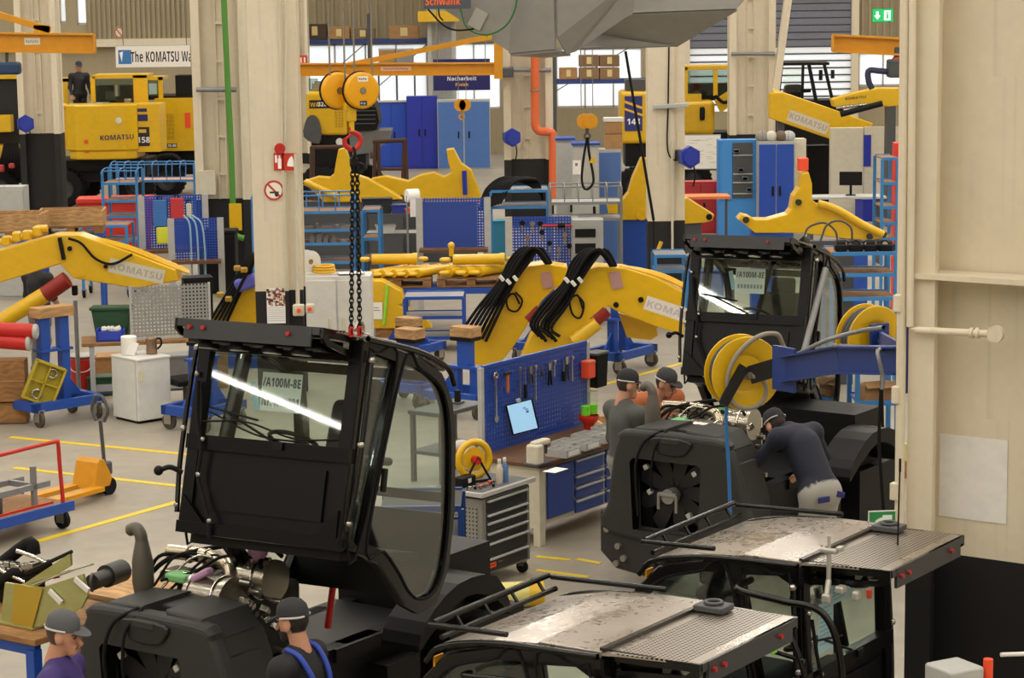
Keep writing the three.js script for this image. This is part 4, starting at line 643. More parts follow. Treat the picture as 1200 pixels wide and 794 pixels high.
// ---------- flat trolley, hand pallet truck, seat ----------
{
  const t = T('flat_trolley', 'flat blue-edged trolley with timber bed and red handle', 'trolley', ground(79, 619), TB);
  const y = onZ(t, 84, 590)[1];
  M('bed', bc(-1.7, 0.05, y - 0.02, y + 0.03, -0.75, -0.02), wodD, t);
  M('edge_beam', bc(-1.7, 0.1, y - 0.07, y + 0.035, -0.02, 0.02), blu, t); M('edge_beam', bc(-1.7, 0.1, y - 0.07, y + 0.035, -0.79, -0.75), blu, t);
  M('handle', [tb([onZ(t, 74, 588, -0.02), onZ(t, 70, 545, -0.02), onZ(t, 68, 521, -0.02), onZ(t, 64, 517.5, -0.02), onZ(t, 0, 533, -0.02), onZ(t, -40, 542, -0.02)], 0.022, 8, 40)], red, t);
  M('red_line', bc(-1.6, -0.1, y + 0.03, y + 0.05, -0.12, -0.09), red, t);
  casters(t, [[-0.02, -0.05], [-1.5, -0.05], [-0.02, -0.7], [-1.5, -0.7]], 0.1);
  const f = T('steel_skid', 'grey steel frame with an upright lying on the flat trolley', 'frame', t.localToWorld(V(-0.55, y + 0.03, -0.3)), TB);
  M('frame_rail', bx(1.6, 0.06, 0.05, -0.3, 0.2, 0.1), gry, f); M('frame_rail', bx(1.6, 0.06, 0.05, -0.3, 0.2, -0.3), gry, f); M('cross_rail', bx(0.05, 0.06, 0.4, 0.3, 0.2, -0.1), gry, f);
  M('upright', bx(0.05, 0.42, 0.05, 0.28, 0.21, 0.1), gry, f); M('leg', bx(0.03, 0.2, 0.03, -0.2, 0.1, 0.1), gryD, f); M('leg', bx(0.03, 0.2, 0.03, 0.1, 0.1, -0.3), gryD, f);
  const s = T('operator_seat', 'black ribbed operator seat back with yellow bolster', 'seat', t.localToWorld(V(-1.1, y + 0.03, -0.45)), 0.2);
  M('backrest', [rb(0.42, 0.62, 0.14, 0.06, 0.0, 0.55, 0), ...[0.35, 0.45, 0.55, 0.65, 0.75].map((yy) => rb(0.4, 0.07, 0.16, 0.03, 0, yy, 0.01))], blk, s); M('cushion', rb(0.46, 0.16, 0.44, 0.05, 0, 0.2, 0.16), blk, s); M('bolster', rb(0.05, 0.3, 0.1, 0.02, 0.22, 0.6, 0), yelD, s); M('seat_rail', rb(0.4, 0.12, 0.36, 0.02, 0, 0.06, 0.12), gryD, s);
}
{
  const t = T('pallet_truck', 'orange hand pallet truck with dark tiller', 'pallet truck', ground(117, 581), 1.0);
  M('pump_body', [ex([[-0.16, 0.12], [0.1, 0.12], [0.14, 0.2], [0.02, 0.42], [-0.04, 0.44], [-0.08, 0.4]], 0.34, -0.1, 0.01)], org, t);
  M('fork', bx(1.1, 0.05, 0.15, -0.65, 0.12, -0.25), org, t); M('fork', bx(1.1, 0.05, 0.15, -0.65, 0.12, 0.1), org, t);
  M('steering_wheel_roller', cy(0.1, 0.1, 0.06, 0.12, 0.1, 0.03, 'z', 20), rub, t); M('steering_wheel_roller', cy(0.1, 0.1, 0.06, 0.12, 0.1, -0.12, 'z', 20), rub, t);
  M('hydraulic_unit', [rb(0.16, 0.16, 0.16, 0.03, 0.12, 0.3, -0.04), cy(0.04, 0.04, 0.2, 0.12, 0.22, -0.04)], gryD, t);
  M('tiller', [tb([[0.14, 0.32, -0.04], [0.12, 0.6, -0.04], [0.1, 0.85, -0.04]], 0.022, 8, 16), tb([[0.1, 0.85, -0.1], [0.1, 0.98, -0.16], [0.1, 1.12, -0.1], [0.1, 1.14, -0.04], [0.1, 1.12, 0.02], [0.1, 0.98, 0.08], [0.1, 0.85, 0.02]], 0.02, 8, 40)], gryD, t);
}
// ---------- fridge corner ----------
{
  const t = T('mini_fridge', 'small white under-counter fridge with a kettle on top', 'fridge', ground(162, 497), 0.74);
  const H = onZ(t, 162, 421)[1];
  M('cabinet', rb(0.52, H - 0.05, 0.56, 0.01, 0.0, H / 2 - 0.01, -0.3), wht, t); t.position.add(V(0.0, 0, 0));
  const inner = t.children[0]; inner.position.set(0.26, 0.02, -0.02);
  const d = M('door', rb(0.52, H - 0.06, 0.05, 0.012, 0.26, H / 2 + 0.01, 0.0), wht, t); M('door_handle', rb(0.025, 0.16, 0.03, 0.008, 0.05, H * 0.74, 0.04), K('#d8cf9c', 0.5), d);
  M('fridge_top', rb(0.54, 0.035, 0.64, 0.012, 0.26, H - 0.01, -0.28), wht, t); M('plinth', bc(0.02, 0.5, 0, 0.05, -0.56, -0.02), blk, t);
  const p = t.localToWorld(V(0.16, H + 0.01, -0.4)), r = T('paper_roll', 'white paper towel roll standing on the fridge', 'paper roll', p, 0); M('roll', la([[0.02, 0.25], [0.1, 0.25], [0.105, 0.24], [0.105, 0], [0.02, 0]], 0, 0, 0, 22), pap, r); M('loose_sheet', [bx(0.12, 0.18, 0.006, 0.06, 0.1, 0.108, 0, 0.2, -0.4)], pap, r);
  const q = t.localToWorld(V(0.4, H + 0.01, -0.22)), k = T('kettle', 'brushed steel kettle with black handle on the fridge', 'kettle', q, 0.3); M('kettle_body', la([[0, 0], [0.075, 0], [0.068, 0.2], [0.05, 0.23], [0, 0.235]], 0, 0, 0, 18), K('#8c7360', 0.3, 0.7), k); M('handle', tb([[0.06, 0.2, 0], [0.12, 0.2, 0], [0.13, 0.12, 0], [0.075, 0.06, 0]], 0.014, 8, 16), blk, k); M('spout', ex([[-0.06, 0.2], [-0.09, 0.21], [-0.065, 0.15]], 0.03), K('#8c7360', 0.3, 0.7), k);
}
// long bench behind the fridge with the grey perforated screen
{
  const t = T('wood_edge_bench', 'long workbench with wood edge under the grey perforated screen', 'workbench', under(100, 405, 31), 0.18);
  const h = onZ(t, 160, 402)[1], x1 = onZ(t, 246, 390)[0];
  M('worktop', rb(x1 + 0.1, 0.05, 0.7, 0.01, x1 / 2, h, -0.35), wodD, t);
  scr('leg', [bc(0.05, 0.12, 0, h, -0.1, -0.03), bc(x1 - 0.1, x1 - 0.03, 0, h, -0.1, -0.03), bc(0.05, 0.12, 0, h, -0.66, -0.59), bc(x1 - 0.1, x1 - 0.03, 0, h, -0.66, -0.59)], gryL, t); M('lower_shelf', bc(0.05, x1 - 0.05, 0.25, 0.28, -0.65, -0.05), gryD, t);
  const s = T('perforated_screen', 'grey perforated steel screen standing on the wood-edged bench', 'screen', t.localToWorld(V(onZ(t, 153, 370, -0.1)[0], h + 0.026, -0.12)), 0.3);
  const w = onZ(s, 245, 330)[0], hh = onZ(s, 153, 336)[1];
  M('perforated_sheet', bc(0, w, 0.02, hh, -0.01, 0), K('#9b9c99', 0.45, 0.3, { alphaMap: X.pegA, transparent: true, alphaTest: 0.5 }), s); M('screen_edge', bc(-0.01, 0.02, 0, hh + 0.01, -0.02, 0.01), gryL, s); M('screen_edge', bc(w - 0.02, w + 0.01, 0, hh + 0.01, -0.02, 0.01), gryL, s); M('screen_foot', bc(0, w, 0, 0.03, -0.06, 0.03), gryL, s);
  const q = t.localToWorld(V(onZ(t, 130, 398, -0.2)[0], h + 0.026, -0.2)), b = T('blue_parts_bin', 'cobalt plastic parts bin filled with small white fittings', 'parts bin', q, 0.1); M('bin', [bx(0.38, 0.02, 0.26, 0, 0.01, 0), bx(0.38, 0.14, 0.02, 0, 0.07, 0.12), bx(0.38, 0.16, 0.02, 0, 0.08, -0.12), bx(0.02, 0.15, 0.26, 0.18, 0.075, 0), bx(0.02, 0.15, 0.26, -0.18, 0.075, 0)], K('#2a45b8', 0.45), b); const fi = M('fittings', Array.from({ length: 14 }, (_, i) => rb(0.06, 0.05, 0.05, 0.012, -0.14 + 0.28 * hash(i, 1, 9), 0.14 + 0.03 * hash(i, 3, 9), -0.08 + 0.16 * hash(i, 2, 9), i, i, 0)), wht, b); fi.userData.kind = 'stuff';
  const a = T('steel_post_stand', 'slim steel post stand with a black head beside the bench', 'stand', under(91, 420, 31.9), 0); M('post', bar([0, 0.05, 0], [0, onZ(a, 91, 352)[1], 0], 0.03), gry, a); M('head', [rb(0.08, 0.14, 0.08, 0.02, 0, onZ(a, 91, 340)[1], 0)], blk, a); M('base', cy(0.2, 0.22, 0.06, 0, 0.03, 0, 'y', 18), gry, a);
  const gb = T('green_crate', 'dark green plastic crate on the wood-edged bench', 'crate', t.localToWorld(V(onZ(t, 132, 380, -0.5)[0], h + 0.026, -0.5)), 0); M('crate_body', ex([[-0.2, 0], [0.2, 0], [0.26, 0.4], [-0.26, 0.4]], 0.26, 0, 0.01), K('#1f4a2c', 0.6), gb); M('rim', rb(0.58, 0.04, 0.32, 0.01, 0, 0.41, 0), K('#1f4a2c', 0.6), gb);
  const rk = T('red_bucket', 'red plastic bucket with a grey lid behind the blue trestle', 'bucket', ground(98, 461), 0); M('bucket_body', la([[0, 0], [0.16, 0], [0.19, 0.5], [0.19, 0.55], [0, 0.55]], 0, 0, 0, 22), K('#c4271c', 0.4), rk); M('lid', la([[0, 0.58], [0.2, 0.57], [0.2, 0.54], [0, 0.54]], 0, 0, 0, 22), gryL, rk); M('bail', tb([[-0.19, 0.48, 0.02], [-0.1, 0.36, 0.2], [0.1, 0.36, 0.2], [0.19, 0.48, 0.02]], 0.008, 6, 20), wht, rk);
  const oc = T('office_chair', 'dark office swivel chair beside the fridge', 'chair', ground(218, 488), -0.9); M('seat', rb(0.46, 0.09, 0.46, 0.03, 0, 0.5, 0), blk, oc); M('backrest', rb(0.42, 0.42, 0.07, 0.03, 0, 0.86, -0.22, -0.12, 0, 0), K('#2a3a58', 0.8), oc); M('gas_column', cy(0.03, 0.03, 0.35, 0, 0.28, 0), gryD, oc); M('armrest', tb([[0.26, 0.5, 0], [0.28, 0.68, 0.05], [0.28, 0.7, -0.1], [0.26, 0.55, -0.15]], 0.018, 6), blk, oc); for (let i = 0; i < 5; i++) M('foot', beam([0, 0.1, 0], [0.3 * Math.cos(i * 1.257), 0.05, 0.3 * Math.sin(i * 1.257)], 0.05, 0.05), blk, oc);
}
// ---------- trestle carts carrying booms ----------
function trestle(label, p, turn, h1, h2, o = {}) {
  const t = T('boom_trestle', label, 'trestle cart', p, turn, 'blue boom trestle carts');
  const L = o.len || 1.2, D = 0.7, b = 0.27;
  M('base_rail', bc(-L / 2, L / 2, b - 0.06, b + 0.06, D / 2 - 0.08, D / 2), blu, t); M('base_rail', bc(-L / 2, L / 2, b - 0.06, b + 0.06, -D / 2, -D / 2 + 0.08), blu, t); M('cross_rail', bc(-L / 2, -L / 2 + 0.1, b - 0.06, b + 0.06, -D / 2, D / 2), blu, t); M('cross_rail', bc(L / 2 - 0.1, L / 2, b - 0.06, b + 0.06, -D / 2, D / 2), blu, t);
  scr('post', [bc(-0.22, -0.1, b, h1, -0.06, 0.06), bc(0.1, 0.22, b, h1, -0.06, 0.06)], blu, t); M('bridge_plate', bc(-0.25, 0.25, h1, h1 + 0.035, -0.1, 0.1), blu, t);
  if (!o.wide) { M('upper_post', bc(-0.09, 0.09, h1 + 0.03, h2, -0.08, 0.08), blu, t); M('head_plate', bc(-0.17, 0.17, h2, h2 + 0.05, -0.12, 0.12), blk, t); }
  else M('upper_post', [bc(-0.22, -0.08, h1, h2 + 0.05, -0.06, 0.06), bc(0.08, 0.22, h1, h2 + 0.05, -0.06, 0.06)], blu, t);
  M('timber_block', rb(o.wide ? 0.56 : 0.36, 0.14, 0.24, 0.01, 0, h2 + 0.12, 0), wod, t);
  M('gusset', [ex([[0.22, b + 0.05], [0.42, b + 0.05], [0.22, b + 0.3]], 0.02)], blu, t); M('gusset', [ex([[-0.22, b + 0.05], [-0.42, b + 0.05], [-0.22, b + 0.3]], 0.02)], blu, t);
  casters(t, [[-L / 2 + 0.1, D / 2 - 0.05], [L / 2 - 0.1, D / 2 - 0.05], [-L / 2 + 0.1, -D / 2 + 0.05], [L / 2 - 0.1, -D / 2 + 0.05]], 0.11, K('#4a4238', 0.7));
  return t;
}
{
  trestle('blue trestle cart with a dirty yellow crate leaning on it', ground(66, 492), TB - 0.2, 0.95, 1.36, { wide: true, len: 1.1 });
  trestle('blue trestle cart half hidden by the hanging cab', ground(240, 500), TB, 0.9, 1.1, { len: 0.9 });
  trestle('blue trestle with a single timber block near the workshop tool panel', ground(547, 484), TA, 0.62, 1.0, { len: 1.0 });
  trestle('blue trestle topped by a timber block behind the hanging cab', ground(482, 472), TA, 0.6, 0.86, { len: 0.9 });
  trestle('blue trestle with timber block standing behind its twin', ground(480, 425), TA, 0.4, 0.52, { len: 0.9 });
  trestle('blue trestle cart carrying the lettered yellow boom', ground(725, 432), TB, 0.75, 1.2, { len: 1.1 });
  trestle('blue trestle cart between the two hose-covered booms', ground(641, 424), TA, 0.8, 1.2, { len: 0.9 });
  const c = T('yellow_crate', 'dirty yellow crate leaning against the blue trestle', 'crate', P(51, 448, 30.2), 0.35); c.rotation.z = -0.42; M('crate_back', bx(0.42, 0.54, 0.03, 0, 0, 0), K('#b8a428', 0.6, 0, { map: X.fine }), c); M('crate_wall', [bx(0.42, 0.03, 0.1, 0, 0.26, 0.05), bx(0.42, 0.03, 0.1, 0, -0.26, 0.05), bx(0.03, 0.54, 0.1, 0.2, 0, 0.05), bx(0.03, 0.54, 0.1, -0.2, 0, 0.05), bx(0.4, 0.02, 0.08, 0, 0.0, 0.04), bx(0.02, 0.5, 0.08, 0, 0, 0.04)], K('#b8a428', 0.6, 0, { map: X.fine }), c); M('shackle', [to(0.06, 0.018, 0.06, 0.16, 0.06, 'z', 14), to(0.06, 0.018, -0.04, -0.17, 0.06, 'z', 14)], stl, c);
}
// ---------- booms ----------
function boom(label, Z, turn, outline, d, o = {}) {
  const q = outline[0], p = P(q[0], q[1], Z), t = T(o.name || 'excavator_boom', label, o.cat || 'boom', [p.x, 0, p.z], turn, o.group);
  M('boom_body', ex(outl(t, outline), d, -d / 2, 0.012), yel, t); return t;
}
const tube = (t, name, pts, r, m, c = 0.05, n = 8, seg) => M(name, tb(pts.map((p) => onZ(t, p[0], p[1], p[2] ?? c)), r, n, seg || pts.length * 6), m, t);
{
  const t = boom('yellow lettered boom with a yellow and red cylinder behind the fridge', 31.8, 0, [[-30, 303], [0, 294], [64, 276], [92, 276], [150, 296], [205, 317], [208, 328], [160, 337], [148, 335], [86, 325], [71, 308], [0, 330], [-30, 340]], 0.42);
  lettering(t, 'KOMATSU', 160, 317.5, 0.78, 0.2, { col: '#a9a69c', plate: '#cfc8b4', rz: -0.24, fill: 0.66 });
  M('strap', [beam(onZ(t, 70, 278, 0.02), onZ(t, 75, 304, 0.02), 0.05, 0.09)], blk, t);
  tube(t, 'hose', [[80, 279], [95, 285], [112, 303], [132, 309], [155, 298]], 0.018, rub); 
  for (const k of [0, 1, 2]) tube(t, 'hydraulic_pipe', [[96, 277 - k], [150, 292 - k * 2], [208, 315 - k * 2], [222, 320 - k]], 0.018, yel, -0.1 - k * 0.12);
  M('valve_block', Array.from({ length: 9 }, (_, i) => { const a = onZ(t, 2 + i * 6, 287 - i * 1.8 - 6 * hash(i, 1, 4), -0.15); return i % 2 ? rb(0.12, 0.14, 0.16, 0.03, ...a) : cy(0.05, 0.05, 0.14, ...a, 'x', 10); }), yel, t);
  M('pin_boss', [[82, 291], [124, 312], [96, 320]].map(([x, y]) => cy(0.05, 0.05, 0.03, ...onZ(t, x, y, 0.0), 'z', 14)), yelD, t); M('pin', [cy(0.035, 0.035, 0.05, ...onZ(t, 82, 291, 0.01), 'z', 12), cy(0.03, 0.03, 0.05, ...onZ(t, 124, 312, 0.01), 'z', 12)], blk, t);
  M('cylinder_barrel', bar(onZ(t, -20, 390, 0.1), onZ(t, 53, 345, 0.1), 0.115, 18), yel, t); M('cylinder_rod', bar(onZ(t, 53, 345, 0.1), onZ(t, 79, 327, 0.1), 0.12, 18), redD, t); M('boom_leg', bc(onZ(t, -28, 300, 0)[0], onZ(t, -20, 300, 0)[0], 0, 1.5, -0.3, -0.1), blu, t);
  for (const [x0, y0, x1, y1, l] of [[-20, 385, 42, 388, 'upper'], [-20, 398, 34, 402, 'lower']]) { const g = T('red_cylinder', 'red hydraulic cylinder lying on timber, ' + l + ' of the pair', 'cylinder', P(x0, y0, 30.4), 0); const e = g.worldToLocal(P(x1, y1, 30.2)); M('barrel', bar([0, 0, 0], e, 0.1, 18), red, g); M('end_eye', [to(0.07, 0.035, e.x, e.y, e.z + 0.02, 'x', 16)], gryL, g); }
  const pw = T('timber_stack', 'stacked raw timber beams under the red cylinders', 'timber', under(-4, 440, 30.4), 0.05); for (const [y, z] of [[0.15, 0], [0.45, 0.05], [0.72, 0]]) M('beam', rb(1.0, 0.28, 0.3, 0.01, -0.1, y, z), wodD, pw);
}
function hoses(t, list) { list.forEach((p, i) => tube(t, 'hose', p, 0.026, rub, 0.06 + 0.045 * (i % 4), 6, 30)); }
{
  const t3 = boom('hose-covered yellow boom next to the single-block trestle', 33.2, 0, [[551, 432], [553, 402], [580, 372], [600, 335], [618, 313], [640, 310], [664, 314], [666, 332], [650, 336], [634, 352], [622, 372], [602, 404], [586, 424], [576, 434]], 0.5);
  hoses(t3, [0, 1, 2, 3, 4, 5, 6].map((k) => [[545 + k * 4, 382 + k * 3], [562 + k * 4, 358 + k], [585 + k * 3, 330], [598 + k * 4, 304], [614 + k * 3, 290 + (k % 3)], [630 + k * 1.5, 296], [640 + k, 309]]));
  M('side_stand', bc(onZ(t3, 555, 430)[0], onZ(t3, 574, 430)[0], 0, onZ(t3, 565, 432)[1] + 0.02, -0.4, -0.1), blu, t3); M('protective_rag', tf(bx(0.16, 0.24, 0.02, 0, 0, 0, 0, 0, 0.2), ...onZ(t3, 641, 328, 0.02)), K('#b98f8a', 0.9, 0, { map: X.fine }), t3); M('pin_sleeve', bar(onZ(t3, 618, 374, -0.1), onZ(t3, 632, 360, -0.1), 0.12, 14), redD, t3);
  for (const k of [0, 1, 2]) M('hose_band', [tf(rb(0.05, 0.09, 0.05, 0.01, 0, 0, 0, 0, 0, 0.7), ...onZ(t3, 588 + k * 8, 326 + (k % 2) * 4, 0.26))], wht, t3);
  tube(t3, 'coiled_hose', [[604, 342], [612, 352], [606, 364], [596, 362], [594, 350], [602, 344], [609, 356]], 0.014, rub, 0.04);
  const t4 = boom('hose-covered yellow boom carrying pale lettering', 32.2, 0, [[606, 440], [610, 425], [622, 396], [655, 352], [682, 320], [700, 313], [732, 315], [768, 326], [800, 343], [800, 391], [770, 382], [722, 363], [712, 357], [700, 372], [690, 390], [668, 414], [656, 440]], 0.5);
  hoses(t4, [0, 1, 2, 3, 4, 5, 6].map((k) => [[632 + k * 4, 394 + (k % 3) * 3], [622 + k * 4, 378 + k], [640 + k * 4, 352 + k], [660 + k * 3, 332], [672 + k * 4, 305], [690 + k * 3, 292 + (k % 3)], [706 + k * 1.5, 298], [716 + k, 312]]));
  lettering(t4, 'KOMATSU', 790, 365, 0.86, 0.2, { col: '#b7b2bd', plate: '#ded6c8', rz: -0.33, fill: 0.66 });
  M('protective_rag', tf(bx(0.16, 0.24, 0.02, 0, 0, 0, 0, 0, 0.2), ...onZ(t4, 722, 328, 0.02)), K('#b98f8a', 0.9, 0, { map: X.fine }), t4); M('pin_sleeve', bar(onZ(t4, 694, 376, -0.1), onZ(t4, 710, 362, -0.1), 0.12, 14), redD, t4);
  M('cylinder_barrel', bar(onZ(t4, 672, 400, 0.08), onZ(t4, 700, 378, 0.08), 0.1, 14), yel, t4); M('counter_link', ex(outl(t4, [[725, 366], [768, 380], [770, 392], [762, 397], [735, 394]], -0.6), 0.3, -0.7, 0.01), yelD, t4);
  for (const k of [0, 1, 2]) M('hose_band', [tf(rb(0.05, 0.09, 0.05, 0.01, 0, 0, 0, 0, 0, 0.7), ...onZ(t4, 664 + k * 8, 328 + (k % 2) * 4, 0.26))], wht, t4);
  for (const k of [0, 1, 2]) tube(t4, 'hydraulic_pipe', [[726, 312], [745, 316 - k], [775, 325 - k * 2], [800, 336 - k * 2]], 0.02, yel, -0.12 - k * 0.12);
  tube(t4, 'coiled_hose', [[676, 345], [684, 356], [680, 372], [671, 368], [668, 352], [677, 346], [683, 362]], 0.014, rub, 0.04);
  M('pin', [[751, 351], [722, 357]].map(([x, y]) => cy(0.04, 0.04, 0.05, ...onZ(t4, x, y, 0.01), 'z', 12)), blk, t4);
  const t5 = boom('dark-hosed yellow boom behind the sign-bearing column', 34.5, 0, [[242, 385], [250, 372], [275, 338], [300, 335], [305, 360], [305, 390]], 0.5);
  hoses(t5, [0, 1, 2, 3, 4].map((k) => [[246 + k * 5, 376], [262 + k * 4, 350], [280 + k * 3, 320], [292 + k * 2, 300], [303 + k, 296]]));
  M('side_stand', bc(onZ(t5, 250, 380)[0], onZ(t5, 300, 380)[0], 0, onZ(t5, 275, 384)[1], -0.4, -0.1), blu, t5); M('valve_fitting', [[278, 314], [286, 316], [258, 345], [268, 350]].map(([x, y]) => rb(0.1, 0.08, 0.1, 0.02, ...onZ(t5, x, y, 0.3))), K('#c9a44a', 0.3, 0.6), t5); M('blue_wrap', tf(rb(0.36, 0.2, 0.2, 0.06, 0, 0, 0, 0, 0, 0.35), ...onZ(t5, 289, 331, 0.1)), K('#5f5fc0', 0.6), t5);
  const t6 = boom('yellow arm with a green strap and paper tag beside the white cabinet', 37.5, 0, [[434, 330], [448, 330], [470, 342], [474, 352], [466, 358], [500, 375], [505, 384], [434, 384]], 0.4); M('side_stand', bc(onZ(t6, 440, 380)[0], onZ(t6, 495, 380)[0], 0, onZ(t6, 470, 383)[1], -0.35, -0.05), wodD, t6); M('green_strap', bar(onZ(t6, 454, 334, 0.03), onZ(t6, 450, 380, 0.03), 0.025), K('#8fd83a', 0.5), t6); sheet('paper_tag', 0.2, 0.28, (g, w, h) => { g.fillStyle = '#eceae0'; g.fillRect(0, 0, w, h); g.fillStyle = '#888'; g.fillRect(w * .2, h * .3, w * .5, h * .05); g.fillRect(w * .2, h * .45, w * .6, h * .05); }, t6, pos(onZ(t6, 441, 364, 0.02)));
}
// ---------- bucket arms lying in a row further back ----------
{
  const arm = (label, Z, pts, d = 0.4) => { const t = boom(label, Z, 0, pts, d, { name: 'bucket_dipper', cat: 'dipper' }); return t; };
  const a1 = arm('yellow arm with an upright horn behind the blue wire cart', 47, [[356, 213], [372, 208], [386, 209], [392, 204], [394, 192], [397, 176], [404, 174.5], [409, 190], [411, 204], [430, 210], [455, 224], [470, 233], [430, 236], [380, 236]]); M('link_bar', bar(onZ(a1, 357, 213, 0.1), onZ(a1, 395, 230, 0.1), 0.07), yel, a1); M('side_stand', bc(-0.2, 2.0, 0, onZ(a1, 400, 236)[1], -0.35, -0.05), gryD, a1);
  const a2 = arm('yellow arm with a horned end beside the steel-blue cabinet', 48, [[524, 176], [531, 175], [540, 192], [552, 200], [562, 226], [565, 236], [500, 236], [470, 228], [440, 220], [436, 210], [452, 207], [478, 213], [492, 206], [508, 203], [520, 208], [530, 203], [526, 190]]); M('blue_wedge', bar(onZ(a2, 544, 200, 0.1), onZ(a2, 545, 228, 0.1), 0.05), bluD, a2); M('side_stand', bc(-1.4, 0.6, 0, onZ(a2, 524, 236)[1], -0.35, -0.05), gryD, a2);
  const a3 = arm('yellow arm rising beside the slim beige column', 43.5, [[752, 186], [760, 187], [762, 252], [745, 257], [716, 257], [712, 240], [728, 237], [737, 226], [742, 208], [748, 195]]); M('pin_boss', [cy(0.11, 0.11, 0.06, ...onZ(a3, 752, 251, 0), 'z', 14)], yelD, a3); M('side_stand', bc(-0.4, 0.15, 0, onZ(a3, 740, 257)[1], -0.3, -0.05), blu, a3);
  const a4 = arm('slim yellow arm end poking out behind the beige column', 44, [[798, 234], [806, 233], [836, 252], [834, 258], [826, 260], [800, 262]]); M('pin', cy(0.06, 0.06, 0.05, ...onZ(a4, 831, 254, 0), 'z', 12), blk, a4); M('side_stand', bc(0.05, 0.4, 0, onZ(a4, 810, 261)[1], -0.3, -0.05), gryD, a4);
  const a5 = arm('large yellow horned arm above the roof of the open-door cab', 35.5, zz([[105, 345], [120, 328], [150, 335], [175, 350], [240, 350], [330, 325], [350, 300], [360, 240], [390, 200], [398, 135], [425, 130], [440, 180], [440, 255], [470, 280], [530, 300], [650, 370], [780, 405], [795, 425], [720, 438], [600, 432], [400, 405], [180, 405], [130, 365]], 840, 170, 3.97), 0.42);
  tube(a5, 'side_link', zz([[470, 270], [560, 300], [680, 370], [775, 415]], 840, 170, 3.97).map((p) => [...p, 0.08]), 0.06, yel); M('pin', [[135, 347], [710, 425], [775, 415], [380, 265]].map(([x, y]) => cy(0.05, 0.05, 0.08, ...onZ(a5, 840 + x / 3.97, 170 + y / 3.97, 0.02), 'z', 14)), K('#3a3a38', 0.4, 0.4), a5); M('red_block', rb(0.16, 0.2, 0.2, 0.02, ...onZ(a5, 840 + 400 / 3.97, 170 + 88 / 3.97, -0.2)), oran, a5); M('side_stand', [bc(0.2, 0.6, 0, onZ(a5, 900, 268)[1], -0.35, -0.05)], blu, a5); M('side_stand', [bc(1.6, 2.0, 0, onZ(a5, 1000, 275)[1], -0.35, -0.05)], blu, a5);
}
// ---------- hydraulic cylinders on pallets ----------
{
  const Z = 38, t = T('pallet_stand', 'blue stand with timber pallets carrying yellow cylinders', 'stand', under(505, 335, Z), 0);
  const y0 = onZ(t, 500, 326)[1], xl = onZ(t, 425, 326)[0], xr = onZ(t, 592, 326)[0];
  for (const [a, b] of [[xl, (xl + xr) / 2 - 0.05], [(xl + xr) / 2 + 0.05, xr]]) { for (let k = 0; k < 5; k++) M('pallet_board', bx(b - a, 0.025, 0.1, (a + b) / 2, y0 - 0.02, -0.1 - k * 0.18), wodD, t); for (const x of [a + 0.07, (a + b) / 2, b - 0.07]) M('pallet_block', bx(0.14, 0.1, 0.8, x, y0 - 0.09, -0.45), wodD, t); M('pallet_board', bx(b - a, 0.025, 0.8, (a + b) / 2, y0 - 0.15, -0.45), wodD, t); }
  M('stand_top', bc(xl, xr, y0 - 0.26, y0 - 0.17, -0.95, 0.05), blu, t); scr('leg', [bc(xl, xl + 0.1, 0, y0 - 0.2, -0.05, 0.05), bc(xr - 0.1, xr, 0, y0 - 0.2, -0.05, 0.05), bc(xl, xl + 0.1, 0, y0 - 0.2, -0.95, -0.85), bc(xr - 0.1, xr, 0, y0 - 0.2, -0.95, -0.85)], blu, t);
  const mk = (label, px, py, z, turn, L, r) => { const q = t.localToWorld(V(onZ(t, px, py, z)[0], y0 + r, z)), c = T('hydraulic_cylinder', label, 'cylinder', q, turn, 'yellow cylinders on the pallets'); M('barrel', cy(r, r, L, L / 2 + 0.12, 0, 0, 'x', 16), yel, c); M('end_eye', [to(r * 0.72, r * 0.42, 0, 0, 0, 'y', 14, 8)], yel, c); M('gland', cy(r * 1.14, r * 1.14, 0.08, L + 0.1, 0, 0, 'x', 16), yel, c); M('rod_eye', [to(r * 0.6, r * 0.35, L + 0.24, 0, 0, 'y', 12, 8)], yel, c); return c; };
  const lab = 'yellow hydraulic cylinder lying side by side with others on pallets';
  for (const [i, px] of [430, 442, 456, 470, 484].entries()) mk(lab, px, 316, -0.02, 0.95, 0.9, 0.07);
  for (const [i, px] of [521, 540, 556].entries()) mk(lab, px, 316, -0.02, 0.95, 0.7, 0.085);
  { const c = mk('long yellow cylinder laid across the others on the pallets', 522, 300, -0.3, 0.03, 0.85, 0.09); c.position.y += 0.18; M('port', [cy(0.04, 0.04, 0.16, 0.1, 0.14, 0), sp(0.06, 0.1, 0.24, 0, 8)], yel, c); }
  { const c = mk('pair-topping yellow cylinder stretched out beside the wire cart', 427, 290, -0.6, 0.0, 0.75, 0.09); c.position.y += 0.17; }
}

